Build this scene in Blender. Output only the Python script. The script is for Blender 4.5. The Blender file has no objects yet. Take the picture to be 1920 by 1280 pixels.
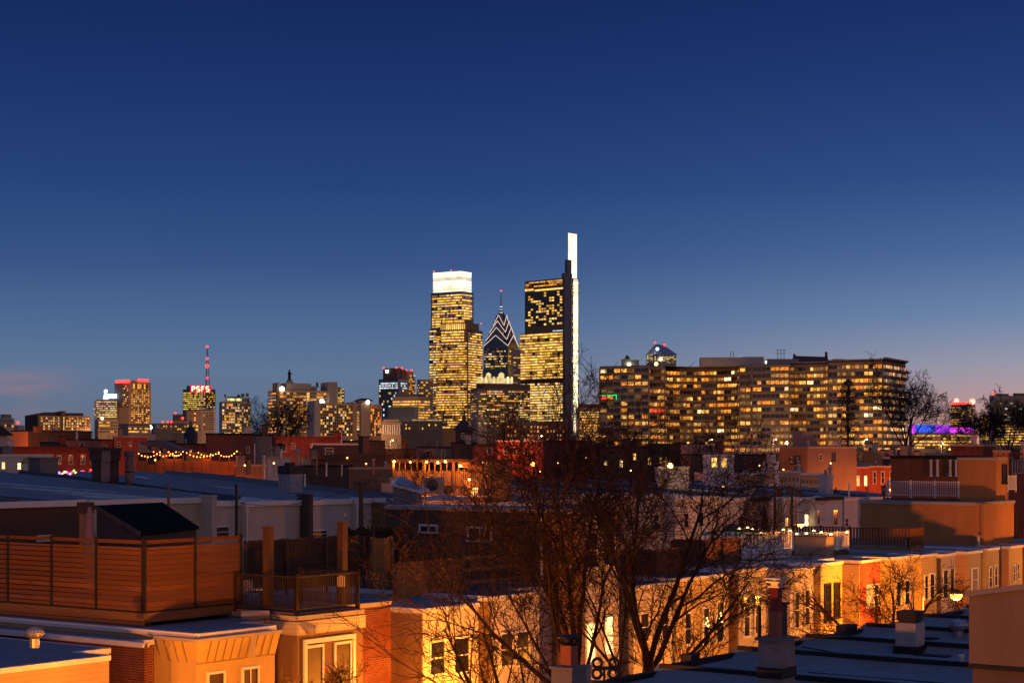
import bpy, math, random
from mathutils import Vector, Matrix
R = random.Random(11)
S = bpy.context.scene
COL = S.collection
F = 3320.0; CZ = 13.5; HY = 850.0          # lens in photo pixels, camera height, horizon row
TH = math.radians(36)
U = (math.sin(TH), math.cos(TH)); V = (-math.cos(TH), math.sin(TH))   # street grid: along the rows / across them
RZ = math.pi/2 - TH
def gz(d):                                  # the ground rises gently beyond the second row
    t = min(1, max(0, (d-140)/300)); return 8.5*t*t*(3-2*t)
def P(px, d): return ((px-960)/F*d, d)
def Z(py, d): return CZ + (HY-py)/F*d
def dv(px, v):
    a = (px-960)/F; d = v/(a*V[0]+V[1]); return d, (a*U[0]+U[1])*d       # distance and u of a column on a plane of constant v
def du(px, u):
    a = (px-960)/F; d = u/(a*U[0]+U[1]); return d, (a*V[0]+V[1])*d       # distance and v of a column on a plane of constant u
def W(u, v, z=0): return (u*U[0]+v*V[0], u*U[1]+v*V[1], z)
# ---------------------------------------------------------------- materials
def newmat(name):
    m = bpy.data.materials.new(name); m.use_nodes = True
    m.cycles.emission_sampling = 'NONE'
    nt = m.node_tree; return m, nt, nt.nodes['Principled BSDF']
def N(nt, t, **k):
    n = nt.nodes.new(t)
    for a, b in k.items():
        if a.startswith('i_'):
            key = a[2:]; key = int(key) if key.isdigit() else key.replace('_', ' ')
            n.inputs[key].default_value = b
        else: setattr(n, a, b)
    return n
def facevec(nt, sx=1, sz=1, rot=False):
    """wall coordinates: along the wall (x or y, whichever the face runs in) and up"""
    tc = N(nt, 'ShaderNodeTexCoord'); sp = N(nt, 'ShaderNodeSeparateXYZ'); nt.links.new(tc.outputs['Object'], sp.inputs[0])
    ad = N(nt, 'ShaderNodeMath', operation='ADD'); nt.links.new(sp.outputs[0], ad.inputs[0]); nt.links.new(sp.outputs[1], ad.inputs[1])
    cb = N(nt, 'ShaderNodeCombineXYZ')
    m1 = N(nt, 'ShaderNodeMath', operation='MULTIPLY', i_1=sx); m2 = N(nt, 'ShaderNodeMath', operation='MULTIPLY', i_1=sz)
    nt.links.new(ad.outputs[0], m1.inputs[0]); nt.links.new(sp.outputs[2], m2.inputs[0])
    nt.links.new(m1.outputs[0], cb.inputs[1 if rot else 0]); nt.links.new(m2.outputs[0], cb.inputs[0 if rot else 1])
    return cb.outputs[0]
def objvec(nt, s=(1,1,1)):
    tc = N(nt, 'ShaderNodeTexCoord'); mp = N(nt, 'ShaderNodeMapping'); mp.inputs['Scale'].default_value = s
    nt.links.new(tc.outputs['Object'], mp.inputs[0]); return mp.outputs[0]
def c4(c, k=1): return (c[0]*k, c[1]*k, c[2]*k, 1)
def mixc(nt, fac, a, b, mode='MIX'):
    m = N(nt, 'ShaderNodeMix', data_type='RGBA', blend_type=mode)
    if hasattr(fac, 'links'): nt.links.new(fac, m.inputs[0])
    else: m.inputs[0].default_value = fac
    for x, i in ((a, 6), (b, 7)):
        if hasattr(x, 'links'): nt.links.new(x, m.inputs[i])
        else: m.inputs[i].default_value = c4(x)
    return m.outputs[2]
def noise(nt, vec, sc, det=4, lo=.35, hi=.65, rough=.55):
    n = N(nt, 'ShaderNodeTexNoise'); n.inputs['Scale'].default_value = sc; n.inputs['Detail'].default_value = det; n.inputs['Roughness'].default_value = rough
    nt.links.new(vec, n.inputs['Vector'])
    r = N(nt, 'ShaderNodeMapRange'); r.inputs[1].default_value = lo; r.inputs[2].default_value = hi
    nt.links.new(n.outputs[0], r.inputs[0]); return r.outputs[0]
def bump(nt, b, h, st=.3, dist=.02):
    bp = N(nt, 'ShaderNodeBump'); bp.inputs['Strength'].default_value = st; bp.inputs['Distance'].default_value = dist
    nt.links.new(h, bp.inputs['Height']); nt.links.new(bp.outputs[0], b.inputs['Normal'])
MATS = {}
def plain(name, c, rough=.7, metal=0, var=.25, sc=1.5, spec=.3, dirt=None):
    if name in MATS: return MATS[name]
    m, nt, b = newmat(name); v = objvec(nt)
    f = noise(nt, v, sc, 5); f2 = noise(nt, v, sc*9, 3)
    k = tuple(x*(1-var) for x in c) if dirt is None else dirt
    cc = mixc(nt, f, c, k); cc = mixc(nt, f2, cc, tuple(x*(1-var*.6) for x in c))
    nt.links.new(cc, b.inputs['Base Color']); b.inputs['Roughness'].default_value = rough; b.inputs['Metallic'].default_value = metal
    b.inputs['Specular IOR Level'].default_value = spec
    bump(nt, b, f2, .25, .01)
    MATS[name] = m; return m
def stucco(name, c, var=.34):
    if name in MATS: return MATS[name]
    m, nt, b = newmat(name); v = objvec(nt); fv = facevec(nt, .9, .12)
    big = noise(nt, v, .35, 5, .3, .7); st = noise(nt, fv, 2.2, 5, .45, .75); fine = noise(nt, v, 22, 4, .2, .8)
    cc = mixc(nt, big, c, tuple(x*(1-var) for x in c)); cc = mixc(nt, st, cc, tuple(x*(1-var*1.3) for x in c))
    cc = mixc(nt, fine, cc, tuple(x*(1-var*.5) for x in c))
    nt.links.new(cc, b.inputs['Base Color']); b.inputs['Roughness'].default_value = .9; b.inputs['Specular IOR Level'].default_value = .15
    bump(nt, b, fine, .35, .012); MATS[name] = m; return m
def siding(name, c, pitch=.17, vertical=False, var=.2):
    if name in MATS: return MATS[name]
    m, nt, b = newmat(name); fv = facevec(nt, 1, 1); sp = N(nt, 'ShaderNodeSeparateXYZ'); nt.links.new(fv, sp.inputs[0])
    dvd = N(nt, 'ShaderNodeMath', operation='DIVIDE', i_1=pitch); nt.links.new(sp.outputs[0 if vertical else 1], dvd.inputs[0])
    fr = N(nt, 'ShaderNodeMath', operation='FRACT'); nt.links.new(dvd.outputs[0], fr.inputs[0])
    gap = N(nt, 'ShaderNodeMapRange'); gap.inputs[1].default_value = .0; gap.inputs[2].default_value = .14; nt.links.new(fr.outputs[0], gap.inputs[0])
    v = objvec(nt); big = noise(nt, v, .5, 5, .3, .7); st = noise(nt, facevec(nt, 1.5, .2), 2, 4, .45, .8)
    cc = mixc(nt, big, c, tuple(x*(1-var) for x in c)); cc = mixc(nt, st, cc, tuple(x*(1-var*.7) for x in c))
    cc = mixc(nt, gap.outputs[0], tuple(x*.35 for x in c), cc)
    nt.links.new(cc, b.inputs['Base Color']); b.inputs['Roughness'].default_value = .65; b.inputs['Specular IOR Level'].default_value = .25
    bump(nt, b, fr.outputs[0], .5, .02); MATS[name] = m; return m
def brick(name, c, c2=None, mortar=(.25,.2,.17)):
    if name in MATS: return MATS[name]
    m, nt, b = newmat(name); fv = facevec(nt, 1, 1)
    br = N(nt, 'ShaderNodeTexBrick'); nt.links.new(fv, br.inputs['Vector'])
    br.inputs['Color1'].default_value = c4(c); br.inputs['Color2'].default_value = c4(c2 or tuple(x*.6 for x in c)); br.inputs['Mortar'].default_value = c4(mortar)
    br.inputs['Scale'].default_value = 1; br.inputs['Brick Width'].default_value = .23; br.inputs['Row Height'].default_value = .085; br.inputs['Mortar Size'].default_value = .009
    v = objvec(nt); big = noise(nt, v, .7, 5, .35, .7); cc = mixc(nt, big, br.outputs[0], tuple(x*.55 for x in c))
    nt.links.new(cc, b.inputs['Base Color']); b.inputs['Roughness'].default_value = .9; b.inputs['Specular IOR Level'].default_value = .15
    bump(nt, b, br.outputs['Fac'], -.4, .01); MATS[name] = m; return m
def roofm(name, c, seam=.95, var=.35, rough=.75):
    if name in MATS: return MATS[name]
    m, nt, b = newmat(name); v = objvec(nt); sp = N(nt, 'ShaderNodeSeparateXYZ'); nt.links.new(v, sp.inputs[0])
    wv = N(nt, 'ShaderNodeTexNoise'); wv.inputs['Scale'].default_value = .6; nt.links.new(v, wv.inputs['Vector'])
    ad = N(nt, 'ShaderNodeMath', operation='MULTIPLY_ADD', i_1=1/seam); nt.links.new(sp.outputs[1], ad.inputs[0]); 
    ml = N(nt, 'ShaderNodeMath', operation='MULTIPLY', i_1=.12); nt.links.new(wv.outputs[0], ml.inputs[0]); nt.links.new(ml.outputs[0], ad.inputs[2])
    fr = N(nt, 'ShaderNodeMath', operation='FRACT'); nt.links.new(ad.outputs[0], fr.inputs[0])
    g = N(nt, 'ShaderNodeMapRange'); g.inputs[1].default_value = 0; g.inputs[2].default_value = .045; nt.links.new(fr.outputs[0], g.inputs[0])
    big = noise(nt, v, .22, 6, .35, .68, .65); med = noise(nt, v, 1.4, 5, .4, .75); fine = noise(nt, v, 14, 3, .2, .8)
    cc = mixc(nt, big, c, tuple(x*(1-var) for x in c)); cc = mixc(nt, med, cc, tuple(x*(1-var*1.2) for x in c)); cc = mixc(nt, fine, cc, tuple(x*.85 for x in c))
    cc = mixc(nt, g.outputs[0], tuple(x*.5 for x in c), cc)
    nt.links.new(cc, b.inputs['Base Color']); b.inputs['Roughness'].default_value = rough; b.inputs['Specular IOR Level'].default_value = .3
    bump(nt, b, med, .3, .03); MATS[name] = m; return m
def wood(name, c, pitch=.14, vertical=False, gapw=.06, var=.45):
    if name in MATS: return MATS[name]
    m, nt, b = newmat(name); fv = facevec(nt, 1, 1); sp = N(nt, 'ShaderNodeSeparateXYZ'); nt.links.new(fv, sp.inputs[0])
    ax = 0 if vertical else 1
    dvd = N(nt, 'ShaderNodeMath', operation='DIVIDE', i_1=pitch); nt.links.new(sp.outputs[ax], dvd.inputs[0])
    fl = N(nt, 'ShaderNodeMath', operation='FLOOR'); nt.links.new(dvd.outputs[0], fl.inputs[0])
    wn = N(nt, 'ShaderNodeTexWhiteNoise', noise_dimensions='1D'); nt.links.new(fl.outputs[0], wn.inputs['W'])
    gr = noise(nt, facevec(nt, *( (22,1.2) if vertical else (1.2,22))), 1.6, 6, .3, .75)
    big = noise(nt, objvec(nt), .8, 4, .3, .7)
    cc = mixc(nt, wn.outputs[0], c, tuple(x*(1-var) for x in c)); cc = mixc(nt, gr, cc, tuple(x*.5 for x in c))
    cc = mixc(nt, big, cc, tuple(x*(1-var*.7) for x in c))
    if gapw:
        fr = N(nt, 'ShaderNodeMath', operation='FRACT'); nt.links.new(dvd.outputs[0], fr.inputs[0])
        g = N(nt, 'ShaderNodeMapRange'); g.inputs[1].default_value = 0; g.inputs[2].default_value = gapw; nt.links.new(fr.outputs[0], g.inputs[0])
        cc = mixc(nt, g.outputs[0], tuple(x*.15 for x in c), cc)
    nt.links.new(cc, b.inputs['Base Color']); b.inputs['Roughness'].default_value = .8; b.inputs['Specular IOR Level'].default_value = .2
    bump(nt, b, gr, .2, .006); MATS[name] = m; return m
def glassm(name, c, rough=.12, var=.5):
    if name in MATS: return MATS[name]
    m, nt, b = newmat(name); oi = N(nt, 'ShaderNodeObjectInfo'); ge = N(nt, 'ShaderNodeNewGeometry')
    ad = N(nt, 'ShaderNodeMath', operation='ADD'); nt.links.new(oi.outputs['Random'], ad.inputs[0]); nt.links.new(ge.outputs['Random Per Island'], ad.inputs[1])
    fr = N(nt, 'ShaderNodeMath', operation='FRACT'); nt.links.new(ad.outputs[0], fr.inputs[0])
    nt.links.new(mixc(nt, fr.outputs[0], c, tuple(x*(1-var) for x in c)), b.inputs['Base Color'])
    b.inputs['Roughness'].default_value = rough; b.inputs['Specular IOR Level'].default_value = .8
    MATS[name] = m; return m
def litm(name, ca, cb, st, sc=.5, lo=.45, hi=1.25, glare=0):
    """a lit room behind glass: emission varied per window, with curtains, lamps and furniture as noise inside it"""
    if name in MATS: return MATS[name]
    m, nt, b = newmat(name); oi = N(nt, 'ShaderNodeObjectInfo'); ge = N(nt, 'ShaderNodeNewGeometry')
    ad = N(nt, 'ShaderNodeMath', operation='ADD'); nt.links.new(oi.outputs['Random'], ad.inputs[0]); nt.links.new(ge.outputs['Random Per Island'], ad.inputs[1])
    fr = N(nt, 'ShaderNodeMath', operation='FRACT'); nt.links.new(ad.outputs[0], fr.inputs[0])
    wn = N(nt, 'ShaderNodeTexWhiteNoise', noise_dimensions='1D'); nt.links.new(fr.outputs[0], wn.inputs['W'])
    col = mixc(nt, wn.outputs[0], ca, cb)
    tc = N(nt, 'ShaderNodeTexCoord'); av = N(nt, 'ShaderNodeVectorMath', operation='ADD'); nt.links.new(tc.outputs['Object'], av.inputs[0]); nt.links.new(wn.outputs[1], av.inputs[1])
    n1 = N(nt, 'ShaderNodeTexNoise'); n1.inputs['Scale'].default_value = sc; n1.inputs['Detail'].default_value = 3; nt.links.new(av.outputs[0], n1.inputs['Vector'])
    r1 = N(nt, 'ShaderNodeMapRange'); r1.inputs[1].default_value = .35; r1.inputs[2].default_value = .65; r1.inputs[3].default_value = lo; r1.inputs[4].default_value = hi; nt.links.new(n1.outputs[0], r1.inputs[0])
    r2 = N(nt, 'ShaderNodeMapRange'); r2.inputs[3].default_value = st*.45; r2.inputs[4].default_value = st*1.4; nt.links.new(fr.outputs[0], r2.inputs[0])
    mu = N(nt, 'ShaderNodeMath', operation='MULTIPLY'); nt.links.new(r1.outputs[0], mu.inputs[0]); nt.links.new(r2.outputs[0], mu.inputs[1])
    b.inputs['Base Color'].default_value = (.03,.03,.03,1); b.inputs['Roughness'].default_value = .3
    nt.links.new(col, b.inputs['Emission Color']); nt.links.new(mu.outputs[0], b.inputs['Emission Strength'])
    MATS[name] = m; return m
def glow(name, c, st):
    if name in MATS: return MATS[name]
    m, nt, b = newmat(name); b.inputs['Base Color'].default_value = (.02,.02,.02,1)
    b.inputs['Emission Color'].default_value = c4(c); b.inputs['Emission Strength'].default_value = st
    MATS[name] = m; return m
# ---------------------------------------------------------------- geometry
class M:
    def __init__(s): s.v = []; s.f = []; s.m = []
    def add(s, vs, fs, mi=0):
        n = len(s.v); s.v += [tuple(x) for x in vs]; s.f += [tuple(i+n for i in f) for f in fs]; s.m += [mi]*len(fs); return s
    def box(s, x0, x1, y0, y1, z0, z1, mi=0):
        return s.add([(x0,y0,z0),(x1,y0,z0),(x1,y1,z0),(x0,y1,z0),(x0,y0,z1),(x1,y0,z1),(x1,y1,z1),(x0,y1,z1)],
            [(0,3,2,1),(4,5,6,7),(0,1,5,4),(1,2,6,5),(2,3,7,6),(3,0,4,7)], mi)
    def prism(s, poly, z0, z1, mi=0):
        n = len(poly); zt = z1 if isinstance(z1, (list, tuple)) else [z1]*n; zb = z0 if isinstance(z0, (list, tuple)) else [z0]*n
        vs = [(p[0],p[1],zb[i]) for i, p in enumerate(poly)] + [(p[0],p[1],zt[i]) for i, p in enumerate(poly)]
        return s.add(vs, [tuple(reversed(range(n))), tuple(range(n, 2*n))] + [(i,(i+1)%n,(i+1)%n+n,i+n) for i in range(n)], mi)
    def tube(s, p, q, r0, r1=None, n=6, mi=0):
        r1 = r0 if r1 is None else r1; p = Vector(p); q = Vector(q); d = (q-p).normalized()
        a = d.cross(Vector((0,0,1)) if abs(d.z) < .9 else Vector((1,0,0))).normalized(); b = d.cross(a)
        vs = [p+(a*math.cos(2*math.pi*i/n)+b*math.sin(2*math.pi*i/n))*r0 for i in range(n)] + [q+(a*math.cos(2*math.pi*i/n)+b*math.sin(2*math.pi*i/n))*r1 for i in range(n)]
        return s.add(vs, [(i,(i+1)%n,(i+1)%n+n,i+n) for i in range(n)] + [tuple(reversed(range(n))), tuple(range(n,2*n))], mi)
    def bar(s, p, q, w, h=None, mi=0):
        """square bar between two points"""
        h = h or w; p = Vector(p); q = Vector(q); d = (q-p).normalized()
        a = d.cross(Vector((0,0,1)) if abs(d.z) < .95 else Vector((0,1,0))).normalized(); b = a.cross(d)
        vs = [c+a*i*w/2+b*j*h/2 for c in (p, q) for i, j in ((-1,-1),(1,-1),(1,1),(-1,1))]
        return s.add(vs, [(0,3,2,1),(4,5,6,7),(0,1,5,4),(1,2,6,5),(2,3,7,6),(3,0,4,7)], mi)
    def lathe(s, c, prof, n=14, mi=0):
        vs = []; k = len(prof)
        for r, z in prof: vs += [(c[0]+r*math.cos(2*math.pi*i/n), c[1]+r*math.sin(2*math.pi*i/n), c[2]+z) for i in range(n)]
        fs = [(j*n+i, j*n+(i+1)%n, (j+1)*n+(i+1)%n, (j+1)*n+i) for j in range(k-1) for i in range(n)] + [tuple(reversed(range(n))), tuple(range((k-1)*n, k*n))]
        return s.add(vs, fs, mi)
    def ball(s, c, r, n=10, mi=0):
        k = n//2+1; return s.lathe(c, [(max(.02*r, r*math.sin(math.pi*i/(k-1))), -r*math.cos(math.pi*i/(k-1))) for i in range(k)], n, mi)
    def mesh(s, name, mats, smooth=False):
        me = bpy.data.meshes.new(name); me.from_pydata(s.v, [], s.f)
        for m in (mats if isinstance(mats, (list, tuple)) else [mats]): me.materials.append(m)
        me.polygons.foreach_set('material_index', s.m)
        if smooth: me.polygons.foreach_set('use_smooth', [True]*len(s.f))
        me.update(); return me
def link(name, me, parent=None, loc=(0,0,0), rz=0, label=None):
    o = bpy.data.objects.new(name, me); COL.objects.link(o); o.location = loc; o.rotation_euler = (0,0,rz)
    if parent: o.parent = parent
    if label: o['label'] = label
    return o
def part(name, mb, mats, parent, label=None, smooth=False, loc=(0,0,0), rz=0): return link(name, mb.mesh(name, mats, smooth), parent, loc, rz, label)
def tag(o, label=None, cat=None, group=None, kind=None):
    for k, v in (('label', label), ('category', cat), ('group', group), ('kind', kind)):
        if v: o[k] = v
    return o
def thing(name, label, cat, loc=(0,0,0), rz=0, group=None):
    return tag(link(name, None, None, loc, rz), label, cat, group)
def uthing(name, label, cat, u, v, z=0, group=None): return thing(name, label, cat, W(u, v, z), RZ, group)
def copy_tree(o, parent=None):
    c = o.copy(); COL.objects.link(c)
    if parent: c.parent = parent
    for ch in o.children: copy_tree(ch, c)
    return c
def lamp(name, loc, power, color=(1,.33,.05), radius=.12, parent=None):
    L = bpy.data.lights.new(name, 'POINT'); L.energy = power; L.color = color; L.shadow_soft_size = radius
    return link(name, L, parent, loc)
# ---------------------------------------------------------------- windows
PANES = {}
def pane_mesh(w, h, mat, face, t=.12):
    k = (round(w, 2), round(h, 2), mat.name, face, t)
    if k not in PANES:
        b = M()
        if face == 'F': b.box(-w/2, w/2, -t, .0, -h/2, h/2)
        else: b.box(-t, 0, -w/2, w/2, -h/2, h/2)
        PANES[k] = b.mesh('window', mat)
    return PANES[k]
def grid(parent, face, a0, a1, z0, z1, cols, rows, fw, fh, pick, cap=[100], x=0, name='window', t=.12, off=None):
    """a facade of windows: the ones within the part budget are objects of their own, the rest one more part"""
    cw = (a1-a0)/cols; rh = (z1-z0)/rows; w = cw*fw; h = rh*fh; rest = {}
    for j in reversed(range(rows)):
        for i in range(cols):
            mt = pick(i, j)
            if mt is None: continue
            a = a0+cw*(i+.5); z = z0+rh*(j+.5)
            if cap[0] > 0:
                cap[0] -= 1; link(name, pane_mesh(w, h, mt, face, t), parent, (a, x, z) if face == 'F' else (x, a, z))
            else: rest.setdefault(mt.name, []).append((a, z))
    if rest:
        b = M(); mats = []
        for k, (mn, L) in enumerate(sorted(rest.items())):
            mats.append(MATS[mn])
            for a, z in L:
                if face == 'F': b.box(a-w/2, a+w/2, x-t, x, z-h/2, z+h/2, k)
                else: b.box(x-t, x, a-w/2, a+w/2, z-h/2, z+h/2, k)
        tag(part(name, b, mats, parent), kind='stuff')
FR = {}
def frame_mesh(w, h, mat, pane, rails=1, mull=0):
    k = (round(w, 2), round(h, 2), mat.name, pane.name, rails, mull)
    if k not in FR:
        f = M(); e = .07 if w > .5 else .05; p = -.07
        f.box(-w/2-e, -w/2, p, 0, -h/2, h/2); f.box(w/2, w/2+e, p, 0, -h/2, h/2)
        f.box(-w/2-e, w/2+e, p-.01, 0, h/2, h/2+e*1.3); f.box(-w/2-e*1.5, w/2+e*1.5, p-.05, 0, -h/2-e*1.2, -h/2)
        for i in range(rails): z = -h/2+h*(i+1)/(rails+1); f.box(-w/2, w/2, p+.015, -.001, z-.025, z+.025)
        for i in range(mull): x = -w/2+w*(i+1)/(mull+1); f.box(x-.02, x+.02, p+.02, -.002, -h/2, h/2)
        g = M(); g.box(-w/2+.004, w/2-.004, -.03, -.003, -h/2+.004, h/2-.004)
        FR[k] = (f.mesh('window', mat), g.mesh('pane', pane))
    return FR[k]
def window(parent, face, a, z, w, h, mat, pane, x=0, rails=1, mull=0):
    f, g = frame_mesh(w, h, mat, pane, rails, mull)
    o = link('window', f, parent, (a, x, z) if face == 'F' else (x, a, z), 0 if face == 'F' else -math.pi/2)
    link('pane', g, o); return o
def sbox(xL, xC, xR, d, th=36):
    """a far building seen corner-on: corner column xC at distance d, left and right outlines xL, xR"""
    t = math.radians(th); u = (math.sin(t), math.cos(t)); v = (-math.cos(t), math.sin(t)); C = P(xC, d)
    a = (xR-960)/F; w = (a*C[1]-C[0])/(u[0]-a*u[1])
    a = (xL-960)/F; dp = (a*C[1]-C[0])/(v[0]-a*v[1]) if xL < xC-.5 else max(8, .5*w)
    return C, w, dp, math.pi/2-t
# ---------------------------------------------------------------- sky, camera
def world():
    w = bpy.data.worlds.new("World"); S.world = w; w.use_nodes = True; nt = w.node_tree; bg = nt.nodes['Background']
    tc = N(nt, 'ShaderNodeTexCoord'); nm = N(nt, 'ShaderNodeVectorMath', operation='NORMALIZE'); nt.links.new(tc.outputs['Generated'], nm.inputs[0])
    sp = N(nt, 'ShaderNodeSeparateXYZ'); nt.links.new(nm.outputs[0], sp.inputs[0])
    def s(c): return tuple(((x/255+.055)/1.055)**2.4 if x > 10 else x/255/12.92 for x in c)
    def ramp(stops):
        r = N(nt, 'ShaderNodeValToRGB'); e = r.color_ramp.elements
        for i, (p, c) in enumerate(stops):
            q = e[i] if i < 2 else e.new(p)
            q.position = p; q.color = c4(s(c))
        r.color_ramp.interpolation = 'B_SPLINE' if False else 'EASE' if False else 'LINEAR'
        nt.links.new(sp.outputs[2], r.inputs[0]); return r.outputs[0]
    east = ramp(SKY_E); west = ramp(SKY_W)
    # azimuth: 0 towards the left of the view, 1 towards the sunset on the right
    at = N(nt, 'ShaderNodeMath', operation='ARCTAN2'); nt.links.new(sp.outputs[0], at.inputs[0]); nt.links.new(sp.outputs[1], at.inputs[1])
    mr = N(nt, 'ShaderNodeMapRange', interpolation_type='SMOOTHSTEP'); mr.inputs[1].default_value = math.radians(-6); mr.inputs[2].default_value = math.radians(22); nt.links.new(at.outputs[0], mr.inputs[0])
    sky = mixc(nt, mr.outputs[0], east, west)
    # thin pink cloud streaks low over the horizon
    mp = N(nt, 'ShaderNodeMapping'); mp.inputs['Scale'].default_value = (9, 9, 60); mp.inputs['Location'].default_value = (2.3, 0, .4); nt.links.new(nm.outputs[0], mp.inputs[0])
    cn = noise(nt, mp.outputs[0], 1.0, 5, .42, .72)
    band = N(nt, 'ShaderNodeMapRange', interpolation_type='SMOOTHSTEP'); band.inputs[1].default_value = .013; band.inputs[2].default_value = .026; nt.links.new(sp.outputs[2], band.inputs[0])
    band2 = N(nt, 'ShaderNodeMapRange', interpolation_type='SMOOTHSTEP'); band2.inputs[1].default_value = .055; band2.inputs[2].default_value = .032; nt.links.new(sp.outputs[2], band2.inputs[0])
    left = N(nt, 'ShaderNodeMapRange', interpolation_type='SMOOTHSTEP'); left.inputs[1].default_value = math.radians(-13); left.inputs[2].default_value = math.radians(-16); nt.links.new(at.outputs[0], left.inputs[0])
    fac = cn
    for q, k in ((band.outputs[0], 1), (band2.outputs[0], 1), (left.outputs[0], .85)):
        mu = N(nt, 'ShaderNodeMath', operation='MULTIPLY'); nt.links.new(fac, mu.inputs[0]); nt.links.new(q, mu.inputs[1])
        fac = mu.outputs[0]
    m2 = N(nt, 'ShaderNodeMath', operation='MULTIPLY', i_1=.8); nt.links.new(fac, m2.inputs[0])
    sky = mixc(nt, m2.outputs[0], sky, s((172,122,128)))
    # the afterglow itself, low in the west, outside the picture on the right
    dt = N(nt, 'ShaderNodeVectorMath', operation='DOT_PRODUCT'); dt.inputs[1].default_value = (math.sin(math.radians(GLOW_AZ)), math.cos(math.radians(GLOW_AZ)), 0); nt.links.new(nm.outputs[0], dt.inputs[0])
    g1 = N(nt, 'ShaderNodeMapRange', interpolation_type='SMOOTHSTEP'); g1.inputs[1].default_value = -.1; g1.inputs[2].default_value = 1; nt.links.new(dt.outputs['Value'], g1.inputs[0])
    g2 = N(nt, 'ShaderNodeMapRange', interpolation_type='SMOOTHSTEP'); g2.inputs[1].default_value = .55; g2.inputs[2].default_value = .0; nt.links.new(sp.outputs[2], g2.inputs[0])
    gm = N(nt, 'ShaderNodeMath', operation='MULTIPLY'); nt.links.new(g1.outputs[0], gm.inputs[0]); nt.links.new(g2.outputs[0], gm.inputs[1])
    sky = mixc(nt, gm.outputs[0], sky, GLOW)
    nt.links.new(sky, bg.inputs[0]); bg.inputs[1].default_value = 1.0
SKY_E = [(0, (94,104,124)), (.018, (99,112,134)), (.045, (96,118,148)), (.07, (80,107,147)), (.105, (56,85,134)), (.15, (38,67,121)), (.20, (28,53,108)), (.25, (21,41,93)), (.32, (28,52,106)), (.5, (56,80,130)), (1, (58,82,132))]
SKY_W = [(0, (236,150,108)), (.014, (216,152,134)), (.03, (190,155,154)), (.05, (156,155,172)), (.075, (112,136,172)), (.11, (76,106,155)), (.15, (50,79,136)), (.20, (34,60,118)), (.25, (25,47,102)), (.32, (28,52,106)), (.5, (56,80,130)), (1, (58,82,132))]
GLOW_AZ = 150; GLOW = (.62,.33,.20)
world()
cam = bpy.data.cameras.new('camera'); co = link('camera', cam, None, (0,0,CZ)); co.rotation_euler = (math.pi/2,0,0)
cam.lens = 36*F/1920; cam.shift_y = (HY-640)/1920; cam.clip_start = .5; cam.clip_end = 30000; S.camera = co
S.view_settings.view_transform = 'Standard'; S.view_settings.look = 'None'; S.view_settings.exposure = 0; S.view_settings.gamma = 1
# the last light of the western sky, just below the horizon's edge: a faint broad warm source
sun = bpy.data.lights.new('sun', 'SUN'); sun.energy = .05; sun.angle = math.radians(25); sun.color = (1,.62,.45)
so = link('sun', sun); so.rotation_euler = (math.radians(84), 0, math.radians(-38+180))
# ---------------------------------------------------------------- ground
g = M(); rings = [0, 30, 60, 100, 140, 170, 200, 230, 260, 290, 320, 360, 440, 700, 1500, 4000, 12000]; n = 48
for r in rings:
    for i in range(n):
        an = 2*math.pi*i/n; g.v.append((r*math.sin(an)+.001*i*(r == 0), r*math.cos(an), gz(r)))
for k in range(len(rings)-1):
    for i in range(n): g.f.append((k*n+i, k*n+(i+1)%n, (k+1)*n+(i+1)%n, (k+1)*n+i)); g.m.append(0)
tag(link('ground', g.mesh('ground', plain('asphalt', (.05,.05,.052), .9, var=.3, sc=.4), True)), kind='structure')
b = M(); b.prism([W(-20,29)[:2], W(260,29)[:2], W(260,41)[:2], W(-20,41)[:2]], .002, .006)
tag(link('road', b.mesh('road', plain('road asphalt', (.045,.043,.042), .85, sc=.8))), kind='structure')
for v0, v1 in ((26.2, 29), (41, 42.5)):
    b = M(); b.prism([W(-20,v0)[:2], W(260,v0)[:2], W(260,v1)[:2], W(-20,v1)[:2]], -.1, .14)
    tag(link('pavement', b.mesh('pavement', plain('pavement concrete', (.3,.29,.27), .9, sc=.6))), kind='structure')
# ---------------------------------------------------------------- lit windows of the far city
LY = litm('lit yellow window', (1,.56,.10), (1,.42,.055), 1.15)
LW = litm('lit white window', (1,.78,.38), (1,.66,.22), 1.15)
LO = litm('lit orange window', (1,.25,.018), (1,.42,.055), 1.25, 1.2, .3, 1.4)
LH = litm('bright warm window', (1,.60,.14), (1,.50,.085), 1.35, lo=.65)
LC = litm('cool white window', (.75,.88,1), (.9,.95,1), 1.1)
DG = glassm('dark glass', (.02,.025,.03)); DG2 = glassm('blue glass', (.05,.07,.09), .2)
REDL = glow('red beacon', (1,.035,.03), 4); WHL = glow('white floodlight', (1,.92,.7), 5)
LD = litm('dim lit room', (1,.52,.12), (1,.42,.08), .30, lo=.3)
def office(p, mix=(LY,), run=.5, dark=None, base=.0):
    """rows of office floors: each floor has its own share of lights, switched in runs of neighbouring windows"""
    st = {}
    def f(i, j):
        if j not in st: st[j] = [min(1, max(0, R.gauss(p, .22))), R.random() < p]
        pj, on = st[j]
        if R.random() < run: st[j][1] = R.random() < pj
        return R.choice(mix) if st[j][1] else (LD if R.random() < p*.8 else DG)
    return f
def homes(p, mix=(LY,LO), dark=DG):
    return lambda i, j: R.choice(mix) if R.random() < p else dark
def beacon(parent, x, y, z, r=1.2, mat=None):
    b = M(); b.ball((x,y,z), r*.75, 8); part('beacon', b, mat or REDL, parent)
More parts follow.
